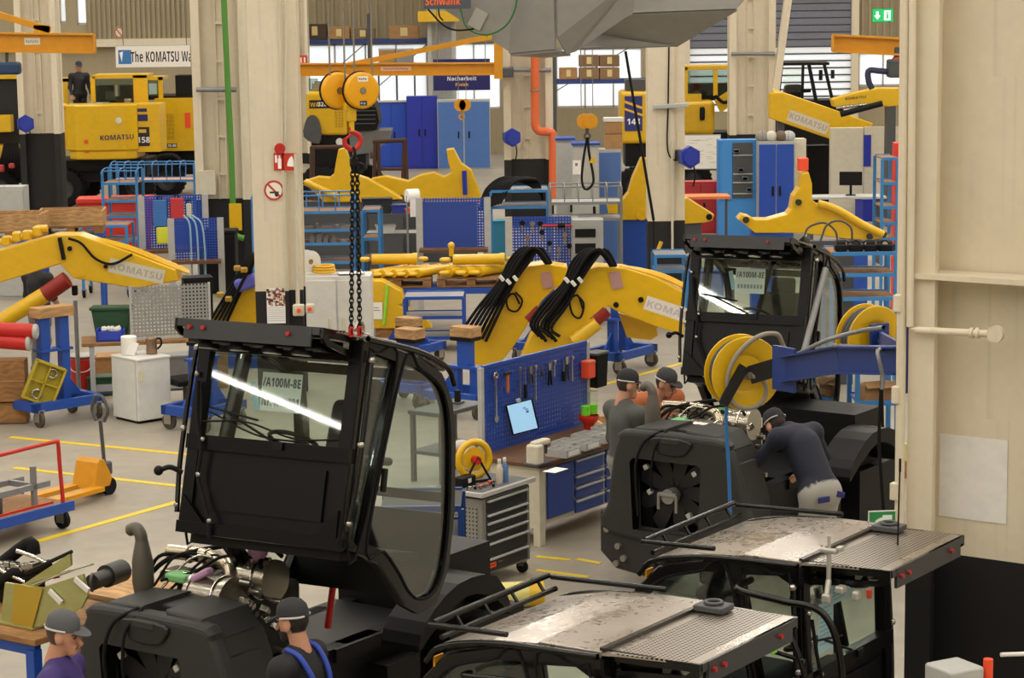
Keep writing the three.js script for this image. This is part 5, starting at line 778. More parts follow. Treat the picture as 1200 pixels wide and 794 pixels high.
// ---------- overhead: heater hoods, jib cranes, banner, signs ----------
{ // faceted sheet-metal radiant heater with its flue hood
  const t = T('radiant_heater', 'grey faceted sheet-metal heater hood hanging from the roof', 'heater', P(640, 0, 27), 0);
  const q = (px, py, dz = 0) => { const p = at(t, px, py, 27); p.z += dz; return p; };
  const slab = (pts, d = 0.03) => { const n = pts[1].clone().sub(pts[0]).cross(pts[2].clone().sub(pts[0])).normalize().multiplyScalar(d), v = []; const f = (a, b, c) => v.push(...a.toArray(), ...b.toArray(), ...c.toArray()); const lo = pts.map((p) => p.clone().sub(n)); for (let i = 1; i < pts.length - 1; i++) { f(pts[0], pts[i], pts[i + 1]); f(lo[0], lo[i + 1], lo[i]); } pts.forEach((p, i) => { const j = (i + 1) % pts.length; f(p, lo[i], lo[j]); f(p, lo[j], pts[j]); }); const g = new THREE.BufferGeometry(); g.setAttribute('position', new THREE.Float32BufferAttribute(v, 3)); g.computeVertexNormals(); g.setAttribute('uv', new THREE.Float32BufferAttribute(new Float32Array(v.length / 3 * 2), 2)); return g; };
  const m = K('#9a9894', 0.42, 0.35, { map: X.fine });
  const part = (nm, pts) => M(nm, slab(pts), m, t);
  part('flue_side', [q(524, -30), q(522, 12), q(600, 62, 0.1), q(602, -30, 0.1)].reverse());
  part('flue_front', [q(602, -30, 0.1), q(598, 62, 0.1), q(651, 56, 0.55), q(649, -30, 0.55)].reverse());
  part('flue_bottom', [q(598, 62, 0.1), q(651, 56, 0.55), q(668, 62, 0.2), q(640, 66, -0.4)]);
  part('hood_panel', [q(649, -30, 0.55), q(651, 42, 0.55), q(662, 62, 0.35), q(672, 60, 0.2), q(742, 14, -0.1), q(748, -30, -0.1)].reverse());
  part('reflector_front', [q(745, -30, -0.1), q(742, 15, -0.1), q(862, 10, 0.1), q(873, -2, 0.1), q(880, -30, 0.1)].reverse());
  part('reflector_underside', [q(742, 15, -0.1), q(862, 10, 0.1), q(797, 54, -0.5), q(690, 36, -0.5)]);
  part('reflector_back', [q(670, 58, -0.5), q(720, 35, -0.55), q(760, 38, -0.55), q(795, 54, -0.5)]);
  M('reflector_rim', [bar(q(862, 11, 0.1), q(797, 54, -0.48), 0.02), bar(q(670, 58, -0.48), q(795, 54, -0.48), 0.02)], m, t);
  M('flue_plate', tf(bx(0.16, 0.22, 0.02, 0, 0, 0, 0, 0.2, -0.5), ...q(560, 22, 0.14).toArray()), K('#aaa8a0', 0.45, 0.2), t);
  M('yellow_tag', tf(bx(0.05, 0.06, 0.02, 0, 0, 0, 0, 0.2, 0), ...q(574, 43, 0.2).toArray()), yel, t);
  M('green_cable', tb([q(540, 10, 0.2), q(548, 32, 0.25), q(570, 40, 0.3), q(592, 30, 0.3), q(604, 8, 0.3), q(606, -20, 0.3)], 0.012, 6, 40), grn, t);
  M('suspension_rod', [bar(q(610, -30, 0), q(610, -330, 0), 0.015), bar(q(790, -30, -0.2), q(790, -330, -0.2), 0.015)], stl, t);
  const b = T('heater_nameboard', 'dark hanging board with orange heater lettering', 'sign', P(524, -2, 26.5), 0); M('board', bx(0.54, 0.24, 0.03, 0, 0.0, -0.02), K('#4a4f5a', 0.5), b); sheet('lettering', 0.42, 0.14, txt('Schwank', '#f06a2a', null, { stretch: true, fill: 0.9 }), b, { x: -0.05, y: -0.03, z: 0.0, clear: true, res: 400 }); M('sign_cable', [tb([[-0.22, -0.12, 0], [-0.05, -0.3, 0.02], [0.1, -0.36, 0.02], [0.3, -0.35, 0]], 0.012, 6, 24), tb([[-0.1, -0.12, 0], [-0.09, -0.2, 0], [-0.05, -0.25, 0]], 0.01, 6)], rub, b); M('suspension_rod', bar([0, 0.12, 0], [0, 3, 0], 0.012), stl, b);
}
function jib(label, Z, a, b, h, o = {}) {
  const p = P(a[0], a[1], Z), t = T('jib_crane', label, 'crane', p, 0), e = at(t, b[0], b[1], o.Zb || Z), q = V(0, 0, 0);
  const hy = h / 2; M('jib_beam', [beam(q, e, 0.03, h), beam(V(0, hy, 0), e.clone().add(V(0, hy, 0)), 0.2, 0.035), beam(V(0, -hy, 0), e.clone().add(V(0, -hy, 0)), 0.2, 0.035), bx(0.03, h, 0.2, e.x, e.y, e.z), bx(0.03, h, 0.2, 0, 0, 0)], org, t);
  return t;
}
{
  const j1 = jib('yellow jib beam with a white plate over the parked excavators', 44, [-30, 49], [111, 51], 0.34); M('tie_bar', beam(at(j1, -20, 12, 44), at(j1, 59, 35, 44), 0.1, 0.12), org, j1); M('tie_foot', beam(at(j1, 40, 34, 44), at(j1, 59, 34, 44), 0.1, 0.14), org, j1);
  sheet('load_plate', 0.3, 0.13, smudge('#a79e8a', '#d9d3c0', 6), j1, { ...pos(at(j1, 37.5, 48.5, 43.95)), z: 0.025 });
  M('hoist_body', rb(0.46, 0.24, 0.3, 0.06, ...at(j1, 10, 80, 44).toArray()), K('#1d3a5c', 0.5), j1); M('hoist_hanger', bar(at(j1, 8, 60, 44), at(j1, 8, 76, 44), 0.03), gryD, j1); M('mast', bar(V(-0.15, -0.6, 0), V(-0.15, 7, 0), 0.12), org, j1);
  const j2 = jib('orange wall jib with a tie bar over the blue cabinets', 54.2, [340, 81.5], [584, 80.5], 0.26); M('tie_bar', beam(at(j2, 408, 76, 54.2), at(j2, 580, 42, 54.2), 0.1, 0.12), org, j2); M('pivot_post', beam(at(j2, 584, 92, 54.2), at(j2, 584, 38, 54.2), 0.2, 0.22), org, j2); M('wall_bracket', rb(0.4, 0.2, 1.2, 0.02, ...at(j2, 592, 84, 54.7).toArray()), gryD, j2);
  sheet('maker_plate', 0.72, 0.1, smudge('#a86a5c', '#e0b59a', 12), j2, { ...pos(at(j2, 464, 80.5, 54.15)), z: 0.03 });
  M('trolley_hoist', [cy(0.14, 0.14, 0.14, ...at(j2, 539, 123, 54).toArray(), 'z', 18), cy(0.14, 0.14, 0.14, ...at(j2, 545, 123, 54).toArray(), 'z', 18)], org, j2); M('hoist_hook', [bar(at(j2, 541, 126, 54), at(j2, 541, 133, 54), 0.03), to(0.06, 0.02, ...at(j2, 541, 137, 54).toArray(), 'z', 14)], org, j2); M('hoist_rope', [bar(at(j2, 537, 86, 54), at(j2, 537, 120, 54), 0.008), bar(at(j2, 546, 86, 54), at(j2, 546, 120, 54), 0.008)], stl, j2);
  const j3 = jib('yellow jib beam with a hoist beside the exit sign', 38, [976, 50.5], [1075, 55.5], 0.26); M('hoist_body', [rb(0.34, 0.3, 0.3, 0.04, ...at(j3, 1052, 80, 38).toArray()), rb(0.12, 0.3, 0.12, 0.02, ...at(j3, 1052, 66, 38).toArray())], gryD, j3); M('hoist_motor', rb(0.2, 0.2, 0.24, 0.04, ...at(j3, 1053, 74, 38).toArray()), K('#b03a22', 0.5), j3); M('lever', [tb([at(j3, 1047, 85, 38), at(j3, 1030, 83, 38), at(j3, 1018, 83, 38), at(j3, 1018, 95, 38), at(j3, 1022, 104, 38)], 0.05, 8, 24)], K('#2a3050', 0.5), j3); M('mast', bar(at(j3, 1075, 62, 38), at(j3, 1075, -180, 38), 0.1), org, j3);
  const t = T('sling_hook', 'small yellow hoist hook with a long black lifting sling', 'hoist', P(688, 142, 40), 0); M('pulley', cy(0.13, 0.13, 0.08, -0.05, 0, 0, 'z', 18), org, t); M('pulley', cy(0.13, 0.13, 0.08, 0.06, 0, 0.03, 'z', 18), org, t); M('rope', [bar([-0.1, 0.1, 0], [-0.1, 6, 0], 0.008), bar([0.1, 0.1, 0], [0.1, 6, 0], 0.008)], stl, t); M('hook', [bar([0, -0.1, 0], [0, -0.22, 0], 0.03), to(0.05, 0.016, 0, -0.26, 0, 'z', 12)], gryD, t); M('sling', tb([[0, -0.28, 0], [-0.06, -0.6, 0], [-0.1, -1.0, 0], [-0.04, -1.18, 0.03], [0.08, -1.1, 0.03], [0.1, -0.95, 0.02], [0.03, -0.55, 0], [0.01, -0.28, 0]], 0.024, 6, 40), blk, t); M('warning_tag', ex([[-0.06, 0], [0.06, 0], [0, 0.14]], 0.01).translate(0.09, -0.72, 0.04), yel, t);
}
{
  const b = T('wall_banner', 'white cloth banner with a blue logo and bold slogan', 'banner', P(190, 66, 66), 0); const w = 2.12, h = 0.6;
  sheet('banner_cloth', w, h, (g, W2, H2) => { g.fillStyle = '#efece6'; g.fillRect(0, 0, W2, H2); g.fillStyle = '#3a78b8'; g.fillRect(W2 * .035, H2 * .18, H2 * .62, H2 * .66); g.fillStyle = '#fff'; g.beginPath(); g.moveTo(W2 * .05, H2 * .3); g.lineTo(W2 * .1, H2 * .25); g.lineTo(W2 * .08, H2 * .75); g.fill(); g.fillStyle = '#23262e'; g.font = 'bold ' + H2 * .68 + 'px sans-serif'; g.textBaseline = 'middle'; const s = 'The KOMATSU Way', mw = g.measureText(s).width; g.translate(W2 * .2, H2 * .52); g.scale(W2 * .88 / mw, 1); g.fillText(s, 0, 0); }, b, { res: 340, x: -0.26 });
  M('banner_rail', bx(2.12, 0.03, 0.03, -0.26, 0.3, -0.02), gryL, b); M('hanger', [bar([-1.1, 0.3, -0.02], [-1.1, 4, -0.02], 0.012), bar([0.7, 0.3, -0.02], [0.7, 4, -0.02], 0.012)], stl, b);
  const n = T('department_sign', 'navy hanging sign with white and yellow department lettering', 'sign', P(541, 87.5, 58), 0); M('sign_board', bx(1.42, 0.78, 0.04, 0, 0, -0.03), K('#1c1f68', 0.5), n); sheet('lettering', 1.0, 0.3, (g, w2, h2) => { g.textAlign = 'center'; g.fillStyle = '#dfe2f0'; g.font = 'bold ' + h2 * .46 + 'px sans-serif'; g.fillText('Nacharbeit', w2 / 2, h2 * .42); g.fillStyle = '#e8b060'; g.font = 'bold ' + h2 * .38 + 'px sans-serif'; g.fillText('Finish', w2 / 2, h2 * .88); }, n, { y: -0.17, z: 0.0, clear: true, res: 300 }); M('hanger', [bar([-0.6, 0.26, 0], [-0.6, 4, 0], 0.012), bar([0.6, 0.26, 0], [0.6, 4, 0], 0.012)], stl, n);
  const e = T('exit_sign', 'glowing green emergency exit sign with white symbols', 'sign', P(1034.5, 18, 70), 0); M('sign_box', bx(0.64, 0.4, 0.08, 0, 0, -0.05), K('#1f9a56', 0.5), e); sheet('luminous_face', 0.62, 0.38, (g, w, h) => { g.fillStyle = '#17a85a'; g.fillRect(0, 0, w, h); g.fillStyle = '#f4fff8'; g.fillRect(w * .56, h * .12, w * .32, h * .76); g.fillRect(w * .18, h * .2, w * .12, h * .36); g.beginPath(); g.moveTo(w * .08, h * .5); g.lineTo(w * .4, h * .5); g.lineTo(w * .24, h * .82); g.fill(); g.fillStyle = '#17a85a'; g.beginPath(); g.arc(w * .72, h * .32, h * .08, 0, 7); g.fill(); g.fillRect(w * .68, h * .42, w * .09, h * .34); }, e, { glow: 0.9 }); M('hanger', bar([0, 0.2, -0.05], [0, 6, -0.05], 0.015), stl, e);
  const el = new THREE.RectAreaLight(0x8fffc0, 0.6, 0.6, 0.36); el.position.copy(P(1034.5, 18, 69.94)); el.rotation.y = Math.PI; scene.add(el);
  const z = T('first_aid_sign', 'green sign with a white pictogram by the cream column', 'sign', P(1034, 609, 16.6), 0.1); M('sign_plate', bx(0.21, 0.14, 0.01, 0, 0, -0.008), wht, z); sheet('pictogram', 0.195, 0.125, (g, w, h) => { g.fillStyle = '#2c8a4c'; g.fillRect(0, 0, w, h); g.fillStyle = '#e8f2ea'; g.beginPath(); g.ellipse(w * .45, h * .62, w * .26, h * .26, -0.3, 0, 7); g.fill(); g.fillRect(w * .5, h * .2, w * .38, h * .3); g.fillStyle = '#2c8a4c'; g.beginPath(); g.arc(w * .4, h * .66, w * .06, 0, 7); g.fill(); }, z, {}); M('sign_post', bar([0, -0.07, -0.015], [0, -P(1034, 609, 16.6).y, -0.015], 0.015), gryD, z);
  const d = T('no_entry_disc', 'round red and white prohibition sign on the pale cladding', 'sign', P(139.5, 38, 79.88), 0); sheet('disc_face', 0.34, 0.42, (g, w, h) => { g.fillStyle = '#d8ccb4'; g.beginPath(); g.ellipse(w / 2, h / 2, w * .48, h * .48, 0, 0, 7); g.fill(); g.strokeStyle = '#b04a3a'; g.lineWidth = w * .12; g.beginPath(); g.ellipse(w / 2, h / 2, w * .4, h * .4, 0, 0, 7); g.moveTo(w * .25, h * .25); g.lineTo(w * .75, h * .75); g.stroke(); }, d, { clear: true, z: 0.02 }); M('disc_back', cy(0.16, 0.16, 0.01, 0, 0, 0, 'z', 20), gryL, d);
  const fs = T('fire_point_sign', 'red fire equipment sign on the far slim column', 'sign', P(353, 70, 75.985), 0); sheet('sign_face', 0.4, 0.3, (g, w, h) => { g.fillStyle = '#c8442c'; g.fillRect(0, 0, w, h); g.fillStyle = '#f4e6dc'; for (let i = 0; i < 3; i++) g.fillRect(w * (.12 + i * .3), h * .25, w * .12, h * .55); }, fs, { z: 0.01 }); M('sign_back', bx(0.4, 0.3, 0.01, 0, 0, 0), gryL, fs);
}
// ---------- cabinets, racks, carts ----------
function cabinet(name, label, x0, x1, yt, Z, d, m, o = {}) {
  const t = T(name, label, o.cat || 'cabinet', under((x0 + x1) / 2, yt, Z), o.turn || 0), a = onZ(t, x0, yt), b = onZ(t, x1, yt), h = (a[1] + b[1]) / 2, x = a[0], w = b[0] - a[0], n = o.doors ?? 2;
  M('cabinet_body', bc(x, x + w, 0, h, -d, -0.02), o.body || m, t);
  for (let i = 0; i < n; i++) { const dr = M('door', bc(x + w * (i + 0.03) / n, x + w * (i + 0.97) / n, 0.06, h - 0.06, -0.02, 0.01), m, t); M('handle', rb(0.05, 0.22, 0.03, 0.01, x + w * (i + (i % 2 ? 0.2 : 0.8)) / n, h * 0.5, 0.02), o.handle || blk, dr); }
  if (o.cap) M('cabinet_top', bc(x - 0.02, x + w + 0.02, h, h + 0.04, -d - 0.02, 0.03), o.cap, t);
  return t;
}
{
  cabinet('steel_locker', 'royal blue steel locker with a pale bin standing on it', 440, 476, 120, 74, 0.6, K('#1a48b4', 0.45), { cap: gryL });
  cabinet('steel_locker', 'indigo steel locker between the paler lockers', 476, 512, 113, 73.4, 0.6, bluD);
  cabinet('double_cabinet', 'steel-blue double door cabinet with pale frame', 512, 574, 117, 72.8, 0.7, bluS, { body: gryL });
  cabinet('electric_cabinet', 'tall pale grey switch cabinet with blue roof edge', 652, 673, 164, 46, 0.6, gryL, { doors: 1, cap: blu });
  const ec = cabinet('electric_cabinet', 'pale grey control cabinet hung with a lifting sling', 671, 702, 170, 45, 0.6, K('#b4b5ae', 0.5), { doors: 1, cap: blu }); sheet('door_notice', 0.16, 0.28, (g, w, h) => { g.fillStyle = '#f1f0ea'; g.fillRect(0, 0, w, h); g.fillStyle = '#777'; g.fillRect(w * .3, h * .2, w * .3, h * .2); }, ec, pos(onZ(ec, 676, 196, 0.03)));
  cabinet('electric_cabinet', 'grey cabinet with a dusty blue door', 701, 728, 175, 46, 0.5, K('#4f72b0', 0.5), { doors: 1, body: gryL, handle: gryL });
  cabinet('server_rack', 'grey equipment rack with black slots behind the hosed booms', 671, 707, 258, 38.5, 0.5, K('#9b9c99', 0.5), { doors: 0, cat: 'rack' });
  const sv = scene.children[scene.children.length - 1]; for (const [y0, y1] of [[268, 278], [285, 297]]) M('slot', fbox(sv, 674, 698, y0, y1, 0.0, 0.02), blk, sv);
  const wc = cabinet('white_cabinet', 'ivory steel cabinet with a yellow hose coil on top', 354, 434, 324, 34, 0.6, wht, { doors: 2, handle: ivo });
  { const h = onZ(wc, 394, 323)[1] + 0.01, bp = wc.localToWorld(V(-0.2, h, -0.3)), c = T('hose_coil', 'flat coil of yellow hose on the ivory cabinet', 'hose coil', bp, 0); [0, 1, 2].forEach((i) => M('hose_turn', to(0.16 - i * 0.01, 0.022, 0, 0.025 + i * 0.04, 0, 'y', 28, 6), K('#d9a81e', 0.5), c)); const w = T('wire_spool', 'white wire spool standing on the ivory cabinet', 'spool', wc.localToWorld(V(-0.44, h, -0.35)), 0.6); M('flange', la([[0.04, 0], [0.17, 0], [0.17, 0.02], [0.04, 0.02]], 0, 0, 0, 22).rotateX(Math.PI / 2).translate(0, 0.17, 0.06), wht, w); M('flange', la([[0.04, 0], [0.17, 0], [0.17, 0.02], [0.04, 0.02]], 0, 0, 0, 22).rotateX(Math.PI / 2).translate(0, 0.17, -0.08), wht, w); M('core', cy(0.06, 0.06, 0.14, 0, 0.17, 0, 'z', 14), wodD, w); const pp = T('paper_folder', 'open paper folder lying on the ivory cabinet', 'papers', wc.localToWorld(V(0.2, h, -0.25)), 0.2); M('sheet', bx(0.36, 0.008, 0.26, 0, 0.004, 0), pap, pp); M('folder_cover', bx(0.4, 0.004, 0.28, 0, 0.002, 0.0), K('#a6a6a0', 0.6), pp); }
  cabinet('open_cabinet', 'light blue open cabinet with stocked shelves', 842, 890, 164, 52, 0.5, K('#3a86cc', 0.5), { doors: 0 });
  const oc = scene.children[scene.children.length - 1]; M('shelf_bay', fbox(oc, 859, 882, 167, 232, 0.01, 0.06), gryD, oc); [181, 203, 213, 226].forEach((y) => M('shelf', fbox(oc, 859, 882, y, y + 1.6, 0.04, 0.1), gryL, oc)); M('shelf_contents', Array.from({ length: 12 }, (_, i) => rb(0.14, 0.1, 0.08, 0.02, ...onZ(oc, 863 + (i % 4) * 5, [178, 200, 210, 223][i % 4] - 1, 0.06))), K('#8d99a8', 0.6), oc); M('open_door', fbox(oc, 844, 858, 165, 234, 0.02, 0.02), K('#3a86cc', 0.5), oc);
  cabinet('steel_locker', 'bright blue double locker under the lettered boom', 889, 931, 166, 51.5, 0.5, K('#1746a8', 0.45), { body: gryL });
  cabinet('steel_locker', 'pale filing cabinet with green labels beside the blue double locker', 931, 945, 163, 52, 0.5, ivo, { doors: 1 });
  cabinet('partition_cabinet', 'cream partition with a narrow blue door panel', 974, 1012, 150, 56, 0.3, ivo, { doors: 0 }); const pc = scene.children[scene.children.length - 1]; M('blue_panel', fbox(pc, 1012, 1021, 158, 195, 0.02, 0.03), bluD, pc); M('partition_wing', fbox(pc, 1012, 1060, 148, 240, 0.0, 0.1), ivo, pc);
  cabinet('red_cabinet', 'narrow bright red fire cabinet by the cream column', 1050, 1062, 168, 40, 0.4, K('#e0341e', 0.45), { doors: 1 });
  { const m = T('desk_monitor', 'black desktop monitor seen from behind on a desk', 'monitor', P(997, 209, 47), -0.2); M('screen_shell', rb(0.46, 0.28, 0.05, 0.01, 0, 0, 0), blk, m); M('monitor_stand', [bx(0.05, 0.24, 0.03, 0, -0.22, -0.03), bx(0.2, 0.02, 0.16, 0, -0.34, -0.03)], blk, m); const dk = T('office_desk', 'pale desk with the black monitor behind the yellow dippers', 'desk', under(990, 228, 47), 0); const h = P(990, 228, 47).y + 0.16; M('desktop', bx(1.6, 0.04, 0.7, 0, P(997, 209, 47).y - 0.37, 0), gryL, dk); scr('leg', [bx(0.06, 1.1, 0.5, -0.7, 0.55, 0), bx(0.06, 1.1, 0.5, 0.7, 0.55, 0)], gryD, dk); dk.children.slice(1).forEach((l) => (l.scale.y = (P(997, 209, 47).y - 0.39) / 1.1)); const wb = T('whiteboard', 'whiteboard covered in notes behind the hose drum', 'whiteboard', P(820, 178, 56), 0); sheet('board_face', 0.98, 0.8, (g, w, h2) => { g.fillStyle = '#e6e3da'; g.fillRect(0, 0, w, h2); g.fillStyle = '#b9b5ab'; for (let i = 0; i < 26; i++) g.fillRect(w * (.05 + .8 * hash(i, 1, 8)), h2 * (.05 + .85 * hash(i, 2, 8)), w * .16, 2); }, wb, { z: 0.02 }); M('board_frame', bx(1.02, 0.84, 0.03, 0, 0, 0), gryL, wb); scr('board_leg', [bar([-0.45, -0.4, -0.02], [-0.45, -P(820, 178, 56).y, -0.02], 0.03), bar([0.45, -0.4, -0.02], [0.45, -P(820, 178, 56).y, -0.02], 0.03)], gryL, wb); const rt = cabinet('red_tool_chest', 'red tool chest in front of the whiteboard', 800, 842, 213, 53, 0.5, K('#a8262a', 0.5), { doors: 2 }); const ob = T('orange_top_table', 'low table with an orange top beside the beige column', 'table', under(825, 230, 46), 0); const oh = P(825, 230, 46).y; M('tabletop', bx(1.0, 0.05, 0.7, 0, oh, 0), K('#d8783a', 0.6), ob); scr('leg', [bx(0.05, oh, 0.05, -0.42, oh / 2, 0.25), bx(0.05, oh, 0.05, 0.42, oh / 2, 0.25)], gryD, ob); }
  // hose drums on columns
  const drum = (label, px, py, Z, r) => { const t = T('hose_drum', label, 'hose drum', P(px, py, Z), 0.3); M('drum_case', [cy(r, r, 0.12, 0, 0, 0, 'z', 6), cy(r * 0.7, r * 0.75, 0.16, 0, 0, 0.02, 'z', 20)], K('#2236a0', 0.45), t); M('mount', rb(0.12, 0.2, 0.6, 0.02, 0, 0, -0.3), gryD, t); M('drum_hose', tb([[r * 0.4, -r * 0.8, 0], [r * 0.5, -r * 1.6, 0.02], [r * 0.3, -r * 2.6, 0.02]], 0.015, 6), rub, t); };
  drum('blue hexagonal hose drum on the column over the wheeled excavator', 30, 145, 55.6, 0.22); drum('blue hexagonal hose drum on the orange-piped column', 600, 161, 54.5, 0.22); drum('blue open hose drum on the slim column by the whiteboard', 808, 184, 40.6, 0.2);
}
// pallet racks against the windows, each box a thing
{
  const rack = (label, x0, x1, levels, Z) => { const t = T('pallet_rack', label, 'rack', under((x0 + x1) / 2, 80, Z), 0); const xs = [onZ(t, x0, 80)[0], onZ(t, x1, 80)[0]]; const top = onZ(t, (x0 + x1) / 2, levels[0] - 30)[1]; const n = Math.max(1, Math.round((xs[1] - xs[0]) / 2.6)); for (let i = 0; i <= n; i++) { const x = xs[0] + (xs[1] - xs[0]) * i / n; M('upright', bc(x - 0.05, x + 0.05, 0, top, -0.05, 0.05), gryD, t); M('upright', bc(x - 0.05, x + 0.05, 0, top, -1.0, -0.9), gryD, t); if (i < n) M('brace', beam([x, 2.2, -0.5], [x + (xs[1] - xs[0]) / n, 4.0, -0.95], 0.03, 0.03), gryD, t); } for (const l of levels) { const y = onZ(t, (x0 + x1) / 2, l)[1]; M('beam', bc(xs[0], xs[1], y - 0.14, y, -0.04, 0.04), K('#2a3f78', 0.5), t); M('beam', bc(xs[0], xs[1], y - 0.14, y, -0.98, -0.9), K('#2a3f78', 0.5), t); } return t; };
  const r1 = rack('blue-beamed pallet rack before the long window', 358, 508, [46], 78); const r2 = rack('blue-beamed pallet rack beside the orange pipe', 650, 762, [93], 77);
  const box = (t, px, py, w, h, label, m, name = 'carton', cat = 'box') => { const a = onZ(t, px, py, -0.4), o = T(name, label, cat, t.localToWorld(V(a[0], a[1], -0.4)), 0, 'goods on the pallet racks'); M('carton_body', rb(w, h, 0.7, 0.02, 0, h / 2, 0), m, o); M('tape', bx(w * 0.24, h * 0.6, 0.006, 0, h * 0.55, 0.352), K('#d8c48a', 0.6), o); return o; };
  [[370, 0.8, 0.5], [398, 0.72, 0.4], [426, 0.8, 0.35], [474, 1.0, 0.45]].forEach(([px, w, h], i) => { const o = box(r1, px, 45.6, w, h, ['dark carton at the end of the high rack shelf', 'tan carton beside the dark one on the high shelf', 'low brown carton mid-shelf on the high rack', 'pale striped carton on the high rack shelf'][i], [K('#4a3a2c', 0.8), crd, K('#7c6850', 0.8), crd][i]); });
  [[666, 0.6], [690, 0.66], [714, 0.66]].forEach(([px, w], i) => { box(r2, px, 92.6, w, 0.38, ['single low carton at the rack end near the orange pipe', 'lower brown carton with yellow label in the middle of the rack', 'lower brown carton with yellow label beside the sling'][i], i ? K('#8a6c4c', 0.8) : crd); if (i) { const o = box(r2, px, 92.6, w, 0.38, ['', 'upper brown carton stacked in the middle of the rack', 'upper brown carton stacked beside the sling'][i], K('#7d6146', 0.8)); o.position.y += 0.42; } });
  [[454, 57], [475, 57]].forEach(([px], i) => { const q = P(px, 73, 77.2), o = T('pale_crate', ['tan crate hanging shelf-high before the bright window', 'grey crate next to the tan one before the bright window'][i], 'crate', q, 0); M('crate_body', rb(0.54, 0.42, 0.5, 0.02, 0, 0.2, 0), i ? gry : crd, o); M('crate_lid', bx(0.56, 0.05, 0.52, 0, 0.43, 0), gryL, o); M('crate_leg', [bar([-0.3, 0, 0], [-0.3, -q.y, 0], 0.03), bar([0.3, 0, 0], [0.3, -q.y, 0], 0.03)], gryD, o); });
  const st = T('carton_stack', 'two cartons stacked on the grey switch cabinet', 'box', P(719, 175, 46.2), 0); M('carton_body', rb(0.34, 0.3, 0.3, 0.01, 0, 0.16, 0), crd, st); M('carton_body', rb(0.34, 0.26, 0.3, 0.01, 0, 0.45, 0), crd, st); M('carton_lid', rb(0.4, 0.08, 0.34, 0.01, 0, 0.6, 0), wht, st);
}
// wire shelf carts
function wireCart(label, x0, x1, ys, Z, o = {}) {
  const t = T('wire_cart', label, 'cart', under((x0 + x1) / 2, ys[0], Z), o.turn || 0), xa = onZ(t, x0, ys[0])[0], xb = onZ(t, x1, ys[0])[0], d = o.d || 0.8, m = o.m || bluW, hs = ys.map((y) => onZ(t, (x0 + x1) / 2, y)[1]), top = hs[0] + (o.rail || 0);
  for (const [x, z] of [[xa, 0], [xb, 0], [xa, -d], [xb, -d]]) M('post', bx(0.05, top - 0.15, 0.05, x, top / 2 + 0.07, z), m, t);
  hs.forEach((h) => { M('shelf_edge', [bx(xb - xa, 0.05, 0.04, (xa + xb) / 2, h, 0)], m, t); M('shelf_edge', bx(xb - xa, 0.05, 0.04, (xa + xb) / 2, h, -d), m, t); M('shelf_board', bx(xb - xa, 0.02, d, (xa + xb) / 2, h, -d / 2), o.board || wodD, t); });
  if (o.rail) { const n = Math.round((xb - xa) / 0.28); for (let i = 0; i <= n; i++) M('wire_hoop', tb([[xa + (xb - xa) * i / n, hs[0], 0], [xa + (xb - xa) * i / n, top, 0], [xa + (xb - xa) * i / n, top, -d], [xa + (xb - xa) * i / n, hs[0], -d]], 0.012, 5, 16), m, t); M('top_wire', bar([xa, top, 0], [xb, top, 0], 0.014), m, t); M('top_wire', bar([xa, top, -d], [xb, top, -d], 0.014), m, t); }
  casters(t, [[xa, -0.05], [xb, -0.05], [xa, -d + 0.05], [xb, -d + 0.05]], 0.07);
  return t;
}
const goods = (t, label, list, m, name, cat, grp) => list.forEach(([px, py, z, w, h], i) => { const a = onZ(t, px, py, z), o = T(name, label, cat, t.localToWorld(V(a[0], a[1], z)), 0.1 * i, grp); M('body', [rb(w, h, w * 0.8, w * 0.12, 0, h / 2, 0)], m, o); M('cap', cy(w * 0.22, w * 0.26, h * 0.3, 0, h * 1.12, 0, 'y', 10), gryL, o); });
